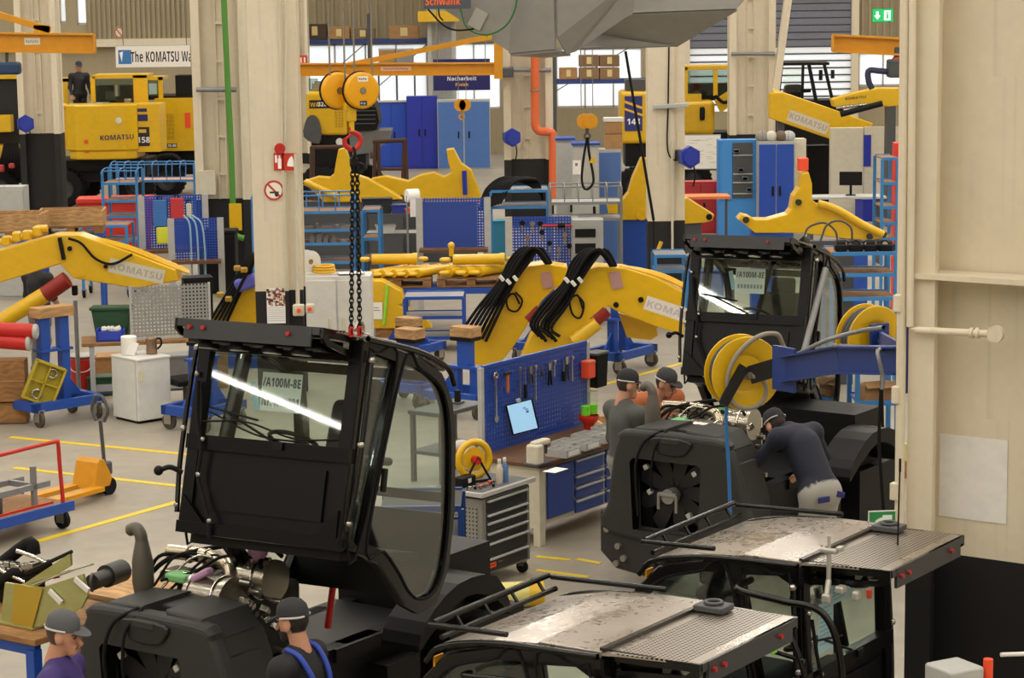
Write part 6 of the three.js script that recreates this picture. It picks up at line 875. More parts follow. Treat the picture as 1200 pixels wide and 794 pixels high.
{
  const c1 = wireCart('light blue shelf cart with wire hoops behind the ivory cabinet', 296, 413, [249, 270, 286, 308], 41, { rail: 0.3 });
  goods(c1, 'small grey fitting standing on the light blue shelf cart', [[366, 285, -0.2, 0.09, 0.16], [374, 285, -0.2, 0.09, 0.18], [382, 285, -0.2, 0.08, 0.16], [391, 285, -0.2, 0.1, 0.12], [402, 285, -0.2, 0.14, 0.06], [372, 269, -0.4, 0.12, 0.1], [395, 269, -0.4, 0.14, 0.08]], gry, 'fitting', 'fitting', 'fittings on the blue shelf cart');
  wireCart('slim blue wire shelf cart beside the ivory cabinet hose', 424, 444, [247, 280, 304], 41.6, {});
  wireCart('blue wire cart with a hooped top beside the excavator wheel', 130, 228, [212, 234, 262], 50, { rail: 0.36, board: K('#c98f6a', 0.7) });
  wireCart('narrow blue cage cart behind the lettered boom', 120, 160, [215, 236, 254, 282], 46, { rail: 0.25 });
  wireCart('low blue cart with a flat board by the lettered boom', 95, 148, [265, 284], 43, { board: wodD });
  const c6 = wireCart('blue steel cart draped with black hoses', 575, 642, [224, 243], 44, { d: 1.0, board: gry });
  M('draped_hose', Array.from({ length: 9 }, (_, k) => tb([onZ(c6, 562 + k * 3, 246 - k, 0.1), onZ(c6, 570 + k * 4, 222 - k, -0.1), onZ(c6, 590 + k * 4, 208 + k % 3, -0.3), onZ(c6, 615 + k * 2, 214, -0.5), onZ(c6, 636, 226 + k, -0.4)], 0.03, 6, 24)), rub, c6);
  wireCart('grey wire trolley in front of the control cabinets', 645, 728, [238, 257], 42, { rail: 0.3, m: gry, board: gryL });
  const c8 = wireCart('blue flat cart loaded with black machine parts', 975, 1050, [297, 322, 350], 31, { board: wodD });
  for (let i = 0; i < 7; i++) { const a = onZ(c8, 985 + i * 9, 295, -0.15 - 0.3 * (i % 2)), o = T('machine_part', 'black forged machine part with bright face on the blue flat cart', 'machine part', c8.localToWorld(V(a[0], a[1] + 0.01, a[2])), i * 0.7, 'black parts on the blue flat cart'); M('casting', [rb(0.16, 0.1, 0.2, 0.02, 0, 0.05, 0), cy(0.06, 0.06, 0.12, 0, 0.1, 0, 'x', 14)], blk, o); M('machined_face', cy(0.04, 0.04, 0.125, 0, 0.1, 0, 'x', 14), chr, o); }
  wireCart('blue cart with cardboard boxes under the swing jib', 1005, 1052, [425, 472], 25, { board: blu, d: 0.6 });
  const c9 = scene.children[scene.children.length - 1]; for (const [px, w] of [[1022, 0.3], [1038, 0.22]]) { const a = onZ(c9, px, 471, -0.25), o = T('cardboard_box', w > 0.25 ? 'open cardboard box on the cart under the swing jib' : 'small closed cardboard box on the cart under the swing jib', 'box', c9.localToWorld(V(a[0], a[1] + 0.012, -0.25)), 0.3); M('carton_body', rb(w, 0.2, 0.24, 0.01, 0, 0.1, 0), crd, o); M('flap', bx(w, 0.008, 0.12, 0, 0.21, 0.14, 0.5, 0, 0), crd, o); }
  wireCart('tall blue wire rack beside the red fire cabinet', 1034, 1052, [186, 215, 243, 262, 280], 38.5, {});
  wireCart('low blue frame cart behind the slim beige column', 768, 805, [300, 318], 38, { board: gry });
}
// pegboards in the middle of the hall
{
  const peg = (label, x0, x1, yt, yb, Z, turn = 0) => { const t = T('pegboard', label, 'pegboard', under(x0, yt, Z), turn), w = onZ(t, x1, yt)[0], h = onZ(t, x0, yt)[1], b = onZ(t, x0, yb)[1]; M('perforated_sheet', bc(0, w, b, h, -0.02, 0), pegB, t); M('post', bc(-0.06, 0.06, 0, h, -0.03, 0.02), gryL, t); M('post', bc(w - 0.06, w + 0.06, 0, h, -0.03, 0.02), gryL, t); M('shelf', bc(0, w, b - 0.05, b, -0.02, 0.4), wodB, t); return t; };
  const p1 = peg('blue pegboard with grey posts behind the yellow cylinders', 491, 571, 232, 290, 41);
  const p2 = peg('blue pegboard with tools between the hosed booms', 596, 673, 254, 318, 39);
  [[612, 261], [624, 262], [633, 262], [618, 278], [635, 272], [662, 275], [644, 285], [655, 292], [667, 288]].forEach(([px, py], i) => { const a = onZ(p2, px, py, 0.02), o = T('spanner', 'small spanner hung on the pegboard between the booms', 'hand tool', p2.localToWorld(V(...a)), 0, 'tools on the middle pegboard'); M('head', [cy(0.045, 0.045, 0.02, 0, 0, 0, 'z', 12)], i % 2 ? stl : blk, o); M('shank', bx(0.03, 0.14, 0.012, 0, -0.09, 0), stl, o); });
  { const a = onZ(p2, 655, 264, 0.04), o = T('red_bar', 'long red pry bar across the pegboard between the booms', 'hand tool', p2.localToWorld(V(...a)), 0); M('shaft', bar([-0.28, 0, 0], [0.28, -0.01, 0], 0.02), red, o); M('grip', bar([-0.02, 0, 0.01], [0.1, 0, 0.01], 0.045), blk, o); }
  const p3 = peg('blue pegboard hung with aprons and a yellow vest', 165, 240, 230, 292, 44, 0.25);
  const hang = (t, name, label, px, py, w, h, m, extra) => { const a = onZ(t, px, py, 0.05), o = T(name, label, 'garment', t.localToWorld(V(...a)), t.rotation.y); M('cloth', rb(w, h, 0.05, 0.02, 0, -h / 2, 0), m, o); M('hanging_loop', to(0.04, 0.01, 0, 0.03, 0, 'z', 12), extra || blk, o); };
  hang(p3, 'blue_apron', 'blue plastic apron hanging on the blue pegboard', 187, 234, 0.26, 0.52, K('#3a6fb4', 0.6)); hang(p3, 'red_apron', 'red apron with a black cable loop on the blue pegboard', 207, 232, 0.26, 0.4, K('#c03438', 0.6)); hang(p3, 'yellow_vest', 'high-visibility yellow vest hanging on the blue pegboard', 190, 266, 0.22, 0.32, K('#d8dc3a', 0.6)); hang(p3, 'white_gloves', 'pale work gloves hanging beside the red apron', 221, 238, 0.1, 0.26, K('#c9c9bc', 0.7));
  const p4 = peg('dark blue back panel with hanging air hoses', 200, 258, 256, 304, 42.5, 0.1); M('cable', [0, 1, 2].map((k) => tb([onZ(p4, 215 + k * 5, 252, 0.2), onZ(p4, 222 + k * 7, 262, 0.25), onZ(p4, 224 + k * 8, 290, 0.25), onZ(p4, 225 + k * 8, 322, 0.25)], 0.018, 6, 24)), K('#8fb4cc', 0.5), p4);
  const wr = T('paper_dispenser', 'white paper roll on a steel stand beside the blue pegboard', 'paper roll', P(483, 229, 41.4), 0.4); M('roll', cy(0.12, 0.12, 0.22, 0, 0, 0, 'x', 20), pap, wr); M('hanging_sheet', bx(0.2, 0.35, 0.01, 0.02, -0.2, 0.1), pap, wr); M('stand', bar([-0.1, 0, 0], [-0.1, -P(483, 229, 41.4).y, 0], 0.02), gry, wr);
  const bn = T('black_bin_row', 'tall black waste bin beside the green-piped column', 'bin', under(260, 330, 43.6), 0); M('bin_body', [rb(0.6, P(260, 272, 43.6).y, 0.5, 0.04, 0, P(260, 272, 43.6).y / 2, 0)], blk, bn); M('bin_lid', rb(0.64, 0.08, 0.54, 0.03, 0, P(260, 272, 43.6).y + 0.02, 0), rub, bn);
  const yb = T('yellow_board', 'yellow notice board behind the green pipe', 'board', P(276, 254, 44.6), 0); M('board_face', bx(0.24, 0.52, 0.03, 0, 0, 0), yel, yb); M('board_leg', bar([0, -0.26, 0], [0, -P(276, 254, 44.6).y, 0], 0.03), gryD, yb);
}
// timber pallets with collars, red container, side cabinet
{
  const collar = (label, x0, x1, yt, yb, Z, turn) => { const t = T('collared_pallet', label, 'pallet', under((x0 + x1) / 2, yb, Z), turn); const w = (x1 - x0) / sc(Z), h1 = onZ(t, (x0 + x1) / 2, yb)[1], h2 = onZ(t, (x0 + x1) / 2, yt)[1], d = 0.8; for (const [a, b, c, e] of [[w, 0.03, 0, d / 2], [w, 0.03, 0, -d / 2]]) M('collar_board', bx(a, h2 - h1, b, c, (h1 + h2) / 2, e), wod, t); for (const s of [-1, 1]) M('collar_board', bx(0.03, h2 - h1, d, s * w / 2, (h1 + h2) / 2, 0), wod, t); M('pallet_deck', bx(w, 0.03, d, 0, h1 - 0.02, 0), wodD, t); for (const s of [-1, 0, 1]) M('pallet_block', bx(0.14, 0.1, d, s * (w / 2 - 0.08), h1 - 0.09, 0), wodD, t); M('frame_table', [bx(w, 0.06, d, 0, h1 - 0.18, 0)], blu, t); scr('leg', [[-1, -1], [1, -1], [-1, 1], [1, 1]].map(([a, b]) => bx(0.06, h1 - 0.2, 0.06, a * (w / 2 - 0.05), (h1 - 0.2) / 2, b * (d / 2 - 0.05))), blu, t); return t; };
  collar('timber collar pallet with a blue label near the excavator wheel', 48, 122, 245, 262, 40, 0.1); collar('timber collar pallet beside the grey side cabinet', -20, 52, 249, 268, 39, 0.0);
  const r = T('red_container', 'long red plastic container behind the blue wire cart', 'container', under(136, 250, 48.8), 0.1); const rh = onZ(r, 136, 231)[1]; M('container_body', ex([[-0.7, 0.25], [0.7, 0.25], [0.76, rh - 0.08], [-0.76, rh - 0.08]], 0.7, 0, 0.01), K('#c42a1e', 0.5), r); M('rim', rb(1.6, 0.1, 0.8, 0.02, 0, rh - 0.04, 0), K('#c42a1e', 0.5), r); M('container_foot', bx(1.3, 0.25, 0.6, 0, 0.125, 0), blk, r);
  const c = cabinet('side_cabinet', 'pale grey side cabinet below the striped column', -6, 27, 219, 43, 0.5, gryL, { doors: 1, body: gryL });
  const rod = T('leaning_rod', 'long black rod leaning on the slim beige column', 'rod', under(766, 258, 40.2), 0); M('shaft', bar(onZ(rod, 733, 60, 0.1), onZ(rod, 766, 258, 0.1), 0.025), blk, rod); M('grip', bar(onZ(rod, 770, 296, 0.15), onZ(rod, 775, 283, 0.15), 0.035), yel, rod); M('cord', bar(onZ(rod, 766, 258, 0.1), [onZ(rod, 766, 300, 0.1)[0], 0.02, 0.1], 0.012), blk, rod);
}
// cart with zinc bracket, hoses and exhaust duct in front of the flat trolley
{
  const t = T('assembly_cart', 'blue assembly cart carrying the zinc-plated bracket', 'cart', under(20, 740, 16.2), TA), h = onZ(t, 20, 738, 0.2)[1];
  M('cart_top', rb(1.6, 0.05, 1.0, 0.01, -0.3, h - 0.03, -0.2), wodD, t); M('cart_frame', bc(-1.1, 0.45, h - 0.14, h - 0.06, 0.2, 0.26), blu, t); M('cart_frame', bc(-1.1, 0.45, h - 0.14, h - 0.06, -0.7, -0.64), blu, t); scr('leg', [bc(0.38, 0.46, 0.2, h - 0.1, 0.2, 0.28), bc(0.38, 0.46, 0.2, h - 0.1, -0.7, -0.62), bc(-1.1, -1.02, 0.2, h - 0.1, 0.2, 0.28)], blu, t); M('lower_frame', bc(-1.1, 0.46, 0.22, 0.28, 0.2, 0.26), blu, t); casters(t, [[0.35, 0.2], [-0.9, 0.2], [0.35, -0.6], [-0.9, -0.6]], 0.1);
  const b = T('zinc_bracket', 'zinc-plated yellow-green sheet bracket with white paper on top', 'bracket', t.localToWorld(V(0.12, h, 0.0)), TA); const zn = K('#b9b87a', 0.32, 0.55, { map: X.fine }), zn2 = K('#c2a53c', 0.35, 0.5);
  const L = (px, py, c) => onZ(b, px, py, c);
  M('front_plate', ex([L(2, 727, 0.1), L(7, 682, 0.1), L(50, 688, 0.1), L(98, 672, 0.1), L(104, 697, 0.1), L(96, 712, 0.1), L(40, 738, 0.1)].map((p) => [p[0], Math.max(0.005, p[1])]), 0.02, 0.1), zn, b); M('yellow_film', ex([L(14, 729, 0.12), L(17, 683, 0.12), L(50, 690, 0.12), L(38, 737, 0.12)].map((p) => [p[0], Math.max(0.01, p[1])]), 0.006, 0.12), zn2, b); M('rear_plate', ex([L(28, 684, -0.12), L(83, 648, -0.12), L(84, 662, -0.12), L(34, 692, -0.12)], 0.02, -0.12), zn, b); M('top_flange', [beam(L(28, 684, -0.02), L(98, 664, -0.02), 0.2, 0.012)], zn, b); M('edge_trim', bar(L(30, 671, -0.12), L(84, 646, -0.12), 0.014), blk, b); M('paper_sheet', beam(L(42, 684, 0.0), L(96, 664, 0.0), 0.16, 0.004), pap, b); M('cable_tie', [beam(L(58, 692, 0.13), L(72, 706, 0.13), 0.02, 0.035), beam(L(88, 678, 0.13), L(104, 692, 0.13), 0.02, 0.035)], wht, b); M('base_plate', bx(0.5, 0.012, 0.3, -0.05, 0.006, 0), zn, b); M('orange_tag', bx(0.06, 0.006, 0.05, ...L(64, 676, 0.0)), oran, b);
  const k = T('hose_bundle', 'black hose bundle with steel pipes on the assembly cart', 'hose bundle', t.localToWorld(V(-0.35, h, -0.35)), TA); const Q = (px, py, c) => onZ(k, px, py, c); M('black_hose', tb([Q(-10, 668, 0), Q(8, 655, 0), Q(25, 642, 0), Q(37, 636, 0), Q(40, 650, 0)], 0.05, 10, 30), rub, k); M('black_hose', tb([Q(-10, 690, 0.1), Q(15, 672, 0.1), Q(35, 668, 0.05), Q(58, 662, 0)], 0.045, 10, 30), rub, k); M('steel_pipe', tb([Q(-8, 664, 0.12), Q(18, 676, 0.12), Q(30, 682, 0.12)], 0.016, 8, 20), chr, k); M('steel_pipe', tb([Q(20, 645, 0.1), Q(40, 652, 0.1), Q(56, 660, 0.1)], 0.016, 8, 20), chr, k); M('fitting', Array.from({ length: 10 }, (_, i) => rb(0.06, 0.05, 0.06, 0.012, ...Q(2 + i * 4, 660 + 8 * hash(i, 2, 5), 0.08))), stl, k); M('support_block', rb(0.4, 0.22, 0.3, 0.03, -0.1, 0.11, -0.05), blk, k);
  const d = T('exhaust_duct', 'black flanged exhaust duct lying on a timber crate', 'duct', P(125, 676, 16.6), 0); const e = d.worldToLocal(P(143, 668, 16.8)), s = d.worldToLocal(P(108, 682, 16.4)); M('duct_pipe', bar(s, e, 0.06, 16), K('#2a2826', 0.5), d); M('duct_flange', bar(d.worldToLocal(P(124, 675, 16.6)), e, 0.085, 18), K('#2a2826', 0.5), d); M('mouth', [to(0.06, 0.012, s.x, s.y, s.z, 'x', 18)], K('#4a4642', 0.5), d);
  const w = T('timber_crate', 'raw timber crate under the exhaust duct behind the hood', 'crate', under(152, 700, 17.3), TA); const wh = P(152, 690, 17.3).y; for (let i = 0; i < 5; i++) M('plank', bx(0.9, wh / 5 - 0.015, 0.03, 0.1, (i + 0.5) * wh / 5, 0.25), wod, w); M('crate_top', bx(0.95, 0.03, 0.6, 0.1, wh, 0), wod, w); M('crate_core', bx(0.86, wh - 0.03, 0.46, 0.1, wh / 2, 0), wodD, w);
}
// crates, wrapped roll and cartons around the second machine
{
  const w = T('open_crate', 'open timber crate holding yellow parts behind the workers', 'crate', ground(745, 545), 0.2); const h = onZ(w, 745, 492)[1]; M('crate_side', bx(0.9, 0.32, 0.03, 0, h - 0.16, 0.35), wod, w); M('crate_side', bx(0.9, 0.32, 0.03, 0, h - 0.16, -0.35), wod, w); M('crate_side', bx(0.03, 0.32, 0.7, 0.44, h - 0.16, 0), wod, w); M('crate_side', bx(0.03, 0.32, 0.7, -0.44, h - 0.16, 0), wod, w); M('crate_floor', bx(0.9, 0.03, 0.7, 0, h - 0.3, 0), wodD, w); M('stand', [bx(0.8, h - 0.32, 0.6, 0, (h - 0.32) / 2, 0)], gryD, w); const y = T('yellow_fitting', 'small bright yellow part lying inside the timber crate', 'part', w.localToWorld(V(0.0, h - 0.28, 0.1)), 0.3); M('casting', rb(0.26, 0.1, 0.14, 0.03, 0, 0.05, 0), yel, y); M('flange', cy(0.06, 0.06, 0.12, 0.1, 0.1, 0, 'y', 12), yel, y);
  const f = T('wrapped_roll', 'pale yellow wrapped roll lying behind the roof rails', 'roll', ground(585, 712), 0.15); M('wrapping', cy(0.12, 0.12, 0.75, 0, 0.12, 0, 'x', 20), K('#cfc878', 0.5), f); M('end_cap', cy(0.13, 0.13, 0.14, 0.34, 0.13, 0, 'x', 18), yel, f); M('end_cap', cy(0.13, 0.13, 0.06, -0.38, 0.13, 0, 'x', 18), yel, f);
  const g = T('foam_block', 'pale yellow foam block behind the second machine', 'block', ground(1032, 556), 0); M('block_body', rb(0.55, 0.22, 0.4, 0.02, 0, 0.3, 0), K('#cfca86', 0.7), g); M('pallet_base', bx(0.6, 0.19, 0.45, 0, 0.095, 0), wodD, g);
  const rbx = T('red_lid_tub', 'brown tub with a red lid beside the cream column', 'tub', ground(1026, 600), 0); M('tub_body', la([[0, 0], [0.11, 0], [0.12, 0.26], [0, 0.26]], 0, 0, 0, 18), crd, rbx); M('tub_lid', la([[0, 0.32], [0.125, 0.31], [0.125, 0.25], [0, 0.25]], 0, 0, 0, 18), red, rbx);
  const gt = T('barrier_frame', 'black tubular barrier frame beside the cream column', 'frame', ground(1030, 612), 0); M('rail', [bar(onZ(gt, 1010, 551), onZ(gt, 1052, 553), 0.016)], blk, gt); M('post', bar([onZ(gt, 1038, 553)[0], 0, 0], onZ(gt, 1033, 440), 0.016), blk, gt); M('brace', bar([onZ(gt, 1024, 600)[0], 0.02, 0], onZ(gt, 1006, 556), 0.016), blk, gt);
}

// ---------- machines parked in the back ----------
const navy = K('#20255c', 0.5);
function wheel(t, x, y, z, r, w) { const o = M('tyre', [la([[r * 0.55, -w / 2], [r * 0.92, -w / 2], [r, -w * 0.36], [r, w * 0.36], [r * 0.92, w / 2], [r * 0.55, w / 2]], 0, 0, 0, 30).rotateX(Math.PI / 2).translate(x, y, z), ...Array.from({ length: 24 }, (_, i) => tf(bx(0.05, 0.04, w * 0.9, 0, r, 0), x, y, z, 0, 0, i / 24 * 6.283))], rub, t); M('rim', [la([[0, 0], [r * 0.2, 0.02], [r * 0.25, -0.03], [r * 0.5, -0.03], [r * 0.56, w * 0.45], [r * 0.58, w * 0.45], [r * 0.58, -w * 0.3], [0, -w * 0.3]], 0, 0, 0, 22).rotateX(Math.PI / 2).translate(x, y, z + w * 0.05)], gryD, o); }
{
  const t = T('wheeled_excavator', 'yellow wheeled excavator showing its lettered counterweight, cab glass behind', 'excavator', under(110, 187, 60.5), 0);
  const f = (x0, x1, y0, y1, c, d) => fbox(t, x0, x1, y0, y1, c, d);
  const a = onZ(t, 78, 187), b = onZ(t, 160, 122), w = b[0] - a[0], hh = b[1] - a[1], cx = (a[0] + b[0]) / 2, cyy = (a[1] + b[1]) / 2;
  M('counterweight', [ex([[-w / 2, -0.9], [w / 2, -0.9], [w / 2 - 0.05, -0.1], [w / 2 - 0.3, 0.08], [0, 0.16], [-w / 2 + 0.3, 0.08], [-w / 2 + 0.05, -0.1]].map(([x, z]) => [x, z]), hh * 0.84, 0, 0.03).rotateX(-Math.PI / 2).rotateX(Math.PI).translate(cx, cyy + hh * 0.08, 0), ex([[-w / 2, -0.9], [w / 2, -0.9], [w / 2 - 0.1, -0.15], [w / 2 - 0.3, 0.05], [0, 0.12], [-w / 2 + 0.3, 0.05], [-w / 2 + 0.1, -0.15]], hh * 0.16, 0, 0.03).rotateX(-Math.PI / 2).rotateX(Math.PI).translate(cx, a[1] + hh * 0.08, 0)], yel, t);
  lettering(t, 'KOMATSU', 137, 161, 0.95, 0.2, { c: 0.2, rz: 0.03 });
  M('side_panel', f(158, 186, 122, 178, -0.2, 1.2), yel, t); sheet('model_plate', 0.33, 0.5, (g, w2, h2) => { g.fillStyle = '#1b1d24'; g.fillRect(0, 0, w2, h2); g.fillStyle = '#d8b23a'; g.fillRect(w2 * .15, h2 * .12, w2 * .6, h2 * .18); g.fillStyle = '#e6e6ea'; g.font = 'bold ' + h2 * .42 + 'px sans-serif'; g.textAlign = 'center'; g.fillText('158', w2 * .5, h2 * .82); }, t, { ...pos(onZ(t, 168, 160, -0.19)), res: 300 });
  M('stripe', [f(158, 172, 127, 131, -0.19, 0.01), f(158, 173, 134, 142, -0.19, 0.01)], navy, t);
  M('vent_panel', f(54, 79, 127, 176, -0.25, 1.2), yel, t); M('vent_grille', [f(59, 75, 132, 138, -0.24, 0.02), f(60, 75, 146, 168, -0.24, 0.02)], ventY, t);
  M('rear_light', [cy(0.06, 0.06, 0.04, ...onZ(t, 101, 166, 0.14), 'z', 12), rb(0.12, 0.05, 0.03, 0.01, ...onZ(t, 102, 178, 0.12))], K('#d8562a', 0.4), t); M('emblem', cy(0.08, 0.08, 0.02, ...onZ(t, 139, 141, 0.16), 'z', 16), wht, t);
  M('cab_frame', [f(157, 172, 88, 122, -1.2, 0.12), f(108, 172, 87, 92, -1.2, 1.2), f(107, 111, 90, 124, -1.2, 0.1), f(157, 172, 88, 122, -2.3, 0.12)], yel, t); M('cab_glass', f(111, 158, 92, 122, -1.22, 0.02), glassD, t); M('cab_interior', [f(112, 157, 100, 124, -1.7, 0.5)], K('#1a1b1e', 0.7), t); M('engine_gear', [rb(0.3, 0.24, 0.3, 0.05, ...onZ(t, 130, 112, -1.4)), cy(0.09, 0.09, 0.3, ...onZ(t, 137, 106, -1.3)), rb(0.5, 0.12, 0.3, 0.03, ...onZ(t, 118, 122, -0.8)), rb(0.2, 0.14, 0.2, 0.04, ...onZ(t, 150, 118, -1.3))], stl, t);
  M('undercarriage', [f(62, 172, 187, 214, -0.5, 1.8), f(90, 160, 186, 200, -0.3, 2.0)], blk, t); wheel(t, ...onZ(t, 76, 220, -0.35), 0.5, 0.42); const yw = onZ(t, 76, 220, -0.35)[1]; wheel(t, onZ(t, 96, 220, -1.5)[0], yw, -1.5, 0.5, 0.42); wheel(t, onZ(t, 160, 220, -1.0)[0], yw, -1.0, 0.5, 0.42); M('deck', f(84, 100, 150, 160, -1.6, 0.9), blk, t); M('mirror_cover', rb(0.28, 0.12, 0.2, 0.05, ...onZ(t, 73, 124, -0.3)), yel, t);
}
{
  const t = T('wheeled_excavator', 'second yellow wheeled excavator behind, seen from its vented side', 'excavator', under(205, 175, 64), 0), f = (x0, x1, y0, y1, c, d) => fbox(t, x0, x1, y0, y1, c, d);
  M('body', f(183, 232, 115, 177, 0, 2.2), yel, t); M('vent_grille', f(185, 204, 133, 164, 0.01, 0.02), ventY, t); M('panel_seam', f(208, 209, 117, 176, 0.01, 0.02), yelD, t); M('cab_frame', [f(171, 190, 90, 94, -0.3, 1.2), f(186, 190, 90, 116, -0.3, 0.1)], yel, t); M('cab_glass', f(171, 187, 93, 116, -0.32, 0.02), glassD, t); M('cab_interior', f(172, 230, 112, 117, -0.4, 1.6), blk, t); sheet('notice', 0.22, 0.3, (g, w, h) => { g.fillStyle = '#9fb8b4'; g.fillRect(0, 0, w, h); }, t, pos(onZ(t, 179, 104, -0.29))); M('exhaust_box', f(206, 228, 88, 114, -0.5, 0.8), blk, t); M('stripe', [f(177, 183, 168, 172, 0.01, 0.02), f(184, 190, 168, 172, 0.01, 0.02)], navy, t); lettering(t, '158', 199, 170.5, 0.4, 0.11, { col: '#e8e8e8', plate: '#26283a', c: 0.02 }); M('orange_mark', [f(217, 223, 132, 150, 0.01, 0.02)], oran, t);
  M('fender', [tb([onZ(t, 178, 196, 0), onZ(t, 190, 184, 0), onZ(t, 206, 184, 0), onZ(t, 214, 196, 0)], 0.1, 8, 20)], blk, t); M('undercarriage', f(165, 232, 177, 205, -0.4, 1.6), blk, t); const wp = onZ(t, 196, 202, -0.2); wheel(t, wp[0], Math.max(0.5, wp[1] * 0 + 0.5), -0.2, 0.5, 0.42);
  const u = T('wheeled_excavator', 'yellow excavator with dark cab and hydraulic lines behind the hose-drum column', 'excavator', under(10, 180, 62), 0), k = (x0, x1, y0, y1, c, d) => fbox(u, x0, x1, y0, y1, c, d);
  M('body', [k(-30, 25, 170, 186, 0, 2), k(-30, 12, 135, 155, 0.1, 0.4)], yel, u); M('cab_frame', [k(-30, 20, 88, 93, -0.5, 1.2), k(52, 79, 92, 96, -0.6, 1), k(71, 79, 92, 128, -0.6, 0.2)], yel, u); M('cab_interior', [k(-30, 22, 92, 170, -0.6, 1.2), k(50, 72, 97, 128, -0.9, 0.5)], K('#14161a', 0.6), u); M('notice', k(52, 61, 101, 112, -0.55, 0.02), K('#9fb8ac', 0.6), u); M('hydraulic_line', Array.from({ length: 8 }, (_, i) => tb([onZ(u, -5 + i * 3, 200, 0.3), onZ(u, 2 + i * 3, 185, 0.4), onZ(u, 6 + i * 2, 168, 0.3)], 0.04, 6)), rub, u); M('red_clamp', [rb(0.2, 0.2, 0.2, 0.05, ...onZ(u, 1, 197, 0.4)), rb(0.16, 0.14, 0.2, 0.04, ...onZ(u, 14, 194, 0.4))], K('#b03a3a', 0.5), u); M('undercarriage', k(-30, 40, 186, 215, -0.4, 1.5), blk, u); wheel(u, onZ(u, 0, 220, -0.3)[0], 0.5, -0.3, 0.5, 0.42);
}
{
  const t = T('wheel_loader', 'yellow wheel loader with black grille behind the crane hook', 'wheel loader', under(395, 200, 56), 0), f = (x0, x1, y0, y1, c, d) => fbox(t, x0, x1, y0, y1, c, d);
  M('engine_hood', [rb(1.0, 1.05, 1.6, 0.08, ...(() => { const a = onZ(t, 386, 131, -0.8); return a; })())], yel, t); sheet('model_plate', 0.48, 0.2, (g, w, h) => { g.fillStyle = '#16171a'; g.fillRect(0, 0, w, h); g.font = 'bold ' + h * .7 + 'px sans-serif'; g.textBaseline = 'middle'; g.fillStyle = '#d2a81e'; g.fillText('WA', w * .04, h * .55); g.fillStyle = '#f0f0ee'; g.fillText('320', w * .42, h * .52); }, t, { ...pos(onZ(t, 374, 122, 0.01)), res: 300 }); for (const x of [392, 396, 400]) M('vent_slot', f(x, x + 2.4, 126, 150, 0.01, 0.02), ventY, t);
  M('radiator_grille', [ex(sm([onZ(t, 410, 150, 0), onZ(t, 411, 114, 0), onZ(t, 430, 113, 0), onZ(t, 440, 125, 0), onZ(t, 442, 150, 0)].map((p) => [p[0], p[1]]), 3), 1.5, -0.75)], blk, t); for (let i = 0; i < 6; i++) M('grille_bar', f(412, 440, 119 + i * 5, 120.6 + i * 5, 0.03, 0.03), gryD, t);
  M('rear_frame', [f(366, 428, 154, 200, -0.1, 1.4)], blk, t); M('work_light', cy(0.09, 0.09, 0.05, ...onZ(t, 398, 166, -0.08), 'z', 14), wht, t); M('tail_light', f(402, 406, 162, 165, -0.08, 0.03), red, t); M('counterweight', [ex(outl(t, [[408, 153], [458, 153], [455, 166], [438, 178], [412, 182]], -0.05), 1.2, -0.65)], K('#6d6e6c', 0.5, 0, { map: X.fine }), t); M('rear_fender', [ex(sm(outl(t, [[356, 160], [360, 138], [370, 136], [376, 150], [374, 168]], 0.1), 3), 0.5, -0.1)], gryD, t); wheel(t, onZ(t, 378, 185, -0.2)[0], 0.72, -0.2, 0.72, 0.5); wheel(t, onZ(t, 420, 185, -1.0)[0], 0.72, -1.0, 0.72, 0.5); M('cab_glass', f(362, 372, 92, 106, -0.6, 0.1), glassD, t); M('hood_exhaust', rb(0.4, 0.24, 0.4, 0.05, ...onZ(t, 376, 101, -0.7)), stl, t);
  const s = T('saw_horse', 'rusty steel support stand in front of the blue lockers', 'stand', under(462, 200, 52), 0); const q = (x, y) => onZ(s, x, y, 0); const rust = K('#4a2f22', 0.8, 0, { map: X.fine }); M('top_rail', bar(q(437, 166), q(476, 164), 0.05), rust, s); M('mid_rail', bar(q(440, 198), q(474, 198), 0.035), rust, s); for (const [x0, x1] of [[440, 434], [443, 446], [474, 468], [475, 478]]) M('leg', bar(q(x0, 164), [q(x1, 210)[0], 0.02, 0], 0.045), rust, s);
  const s2 = T('saw_horse', 'rusty support frame under the wheel loader', 'stand', under(380, 190, 53), 0), q2 = (x, y) => onZ(s2, x, y, 0); M('top_rail', bar(q2(364, 173), q2(402, 172), 0.05), rust, s2); M('leg', bar(q2(366, 172), [q2(364, 230)[0], 0.02, 0], 0.06), rust, s2); M('leg', bar(q2(400, 172), [q2(402, 230)[0], 0.02, 0], 0.06), rust, s2);
}
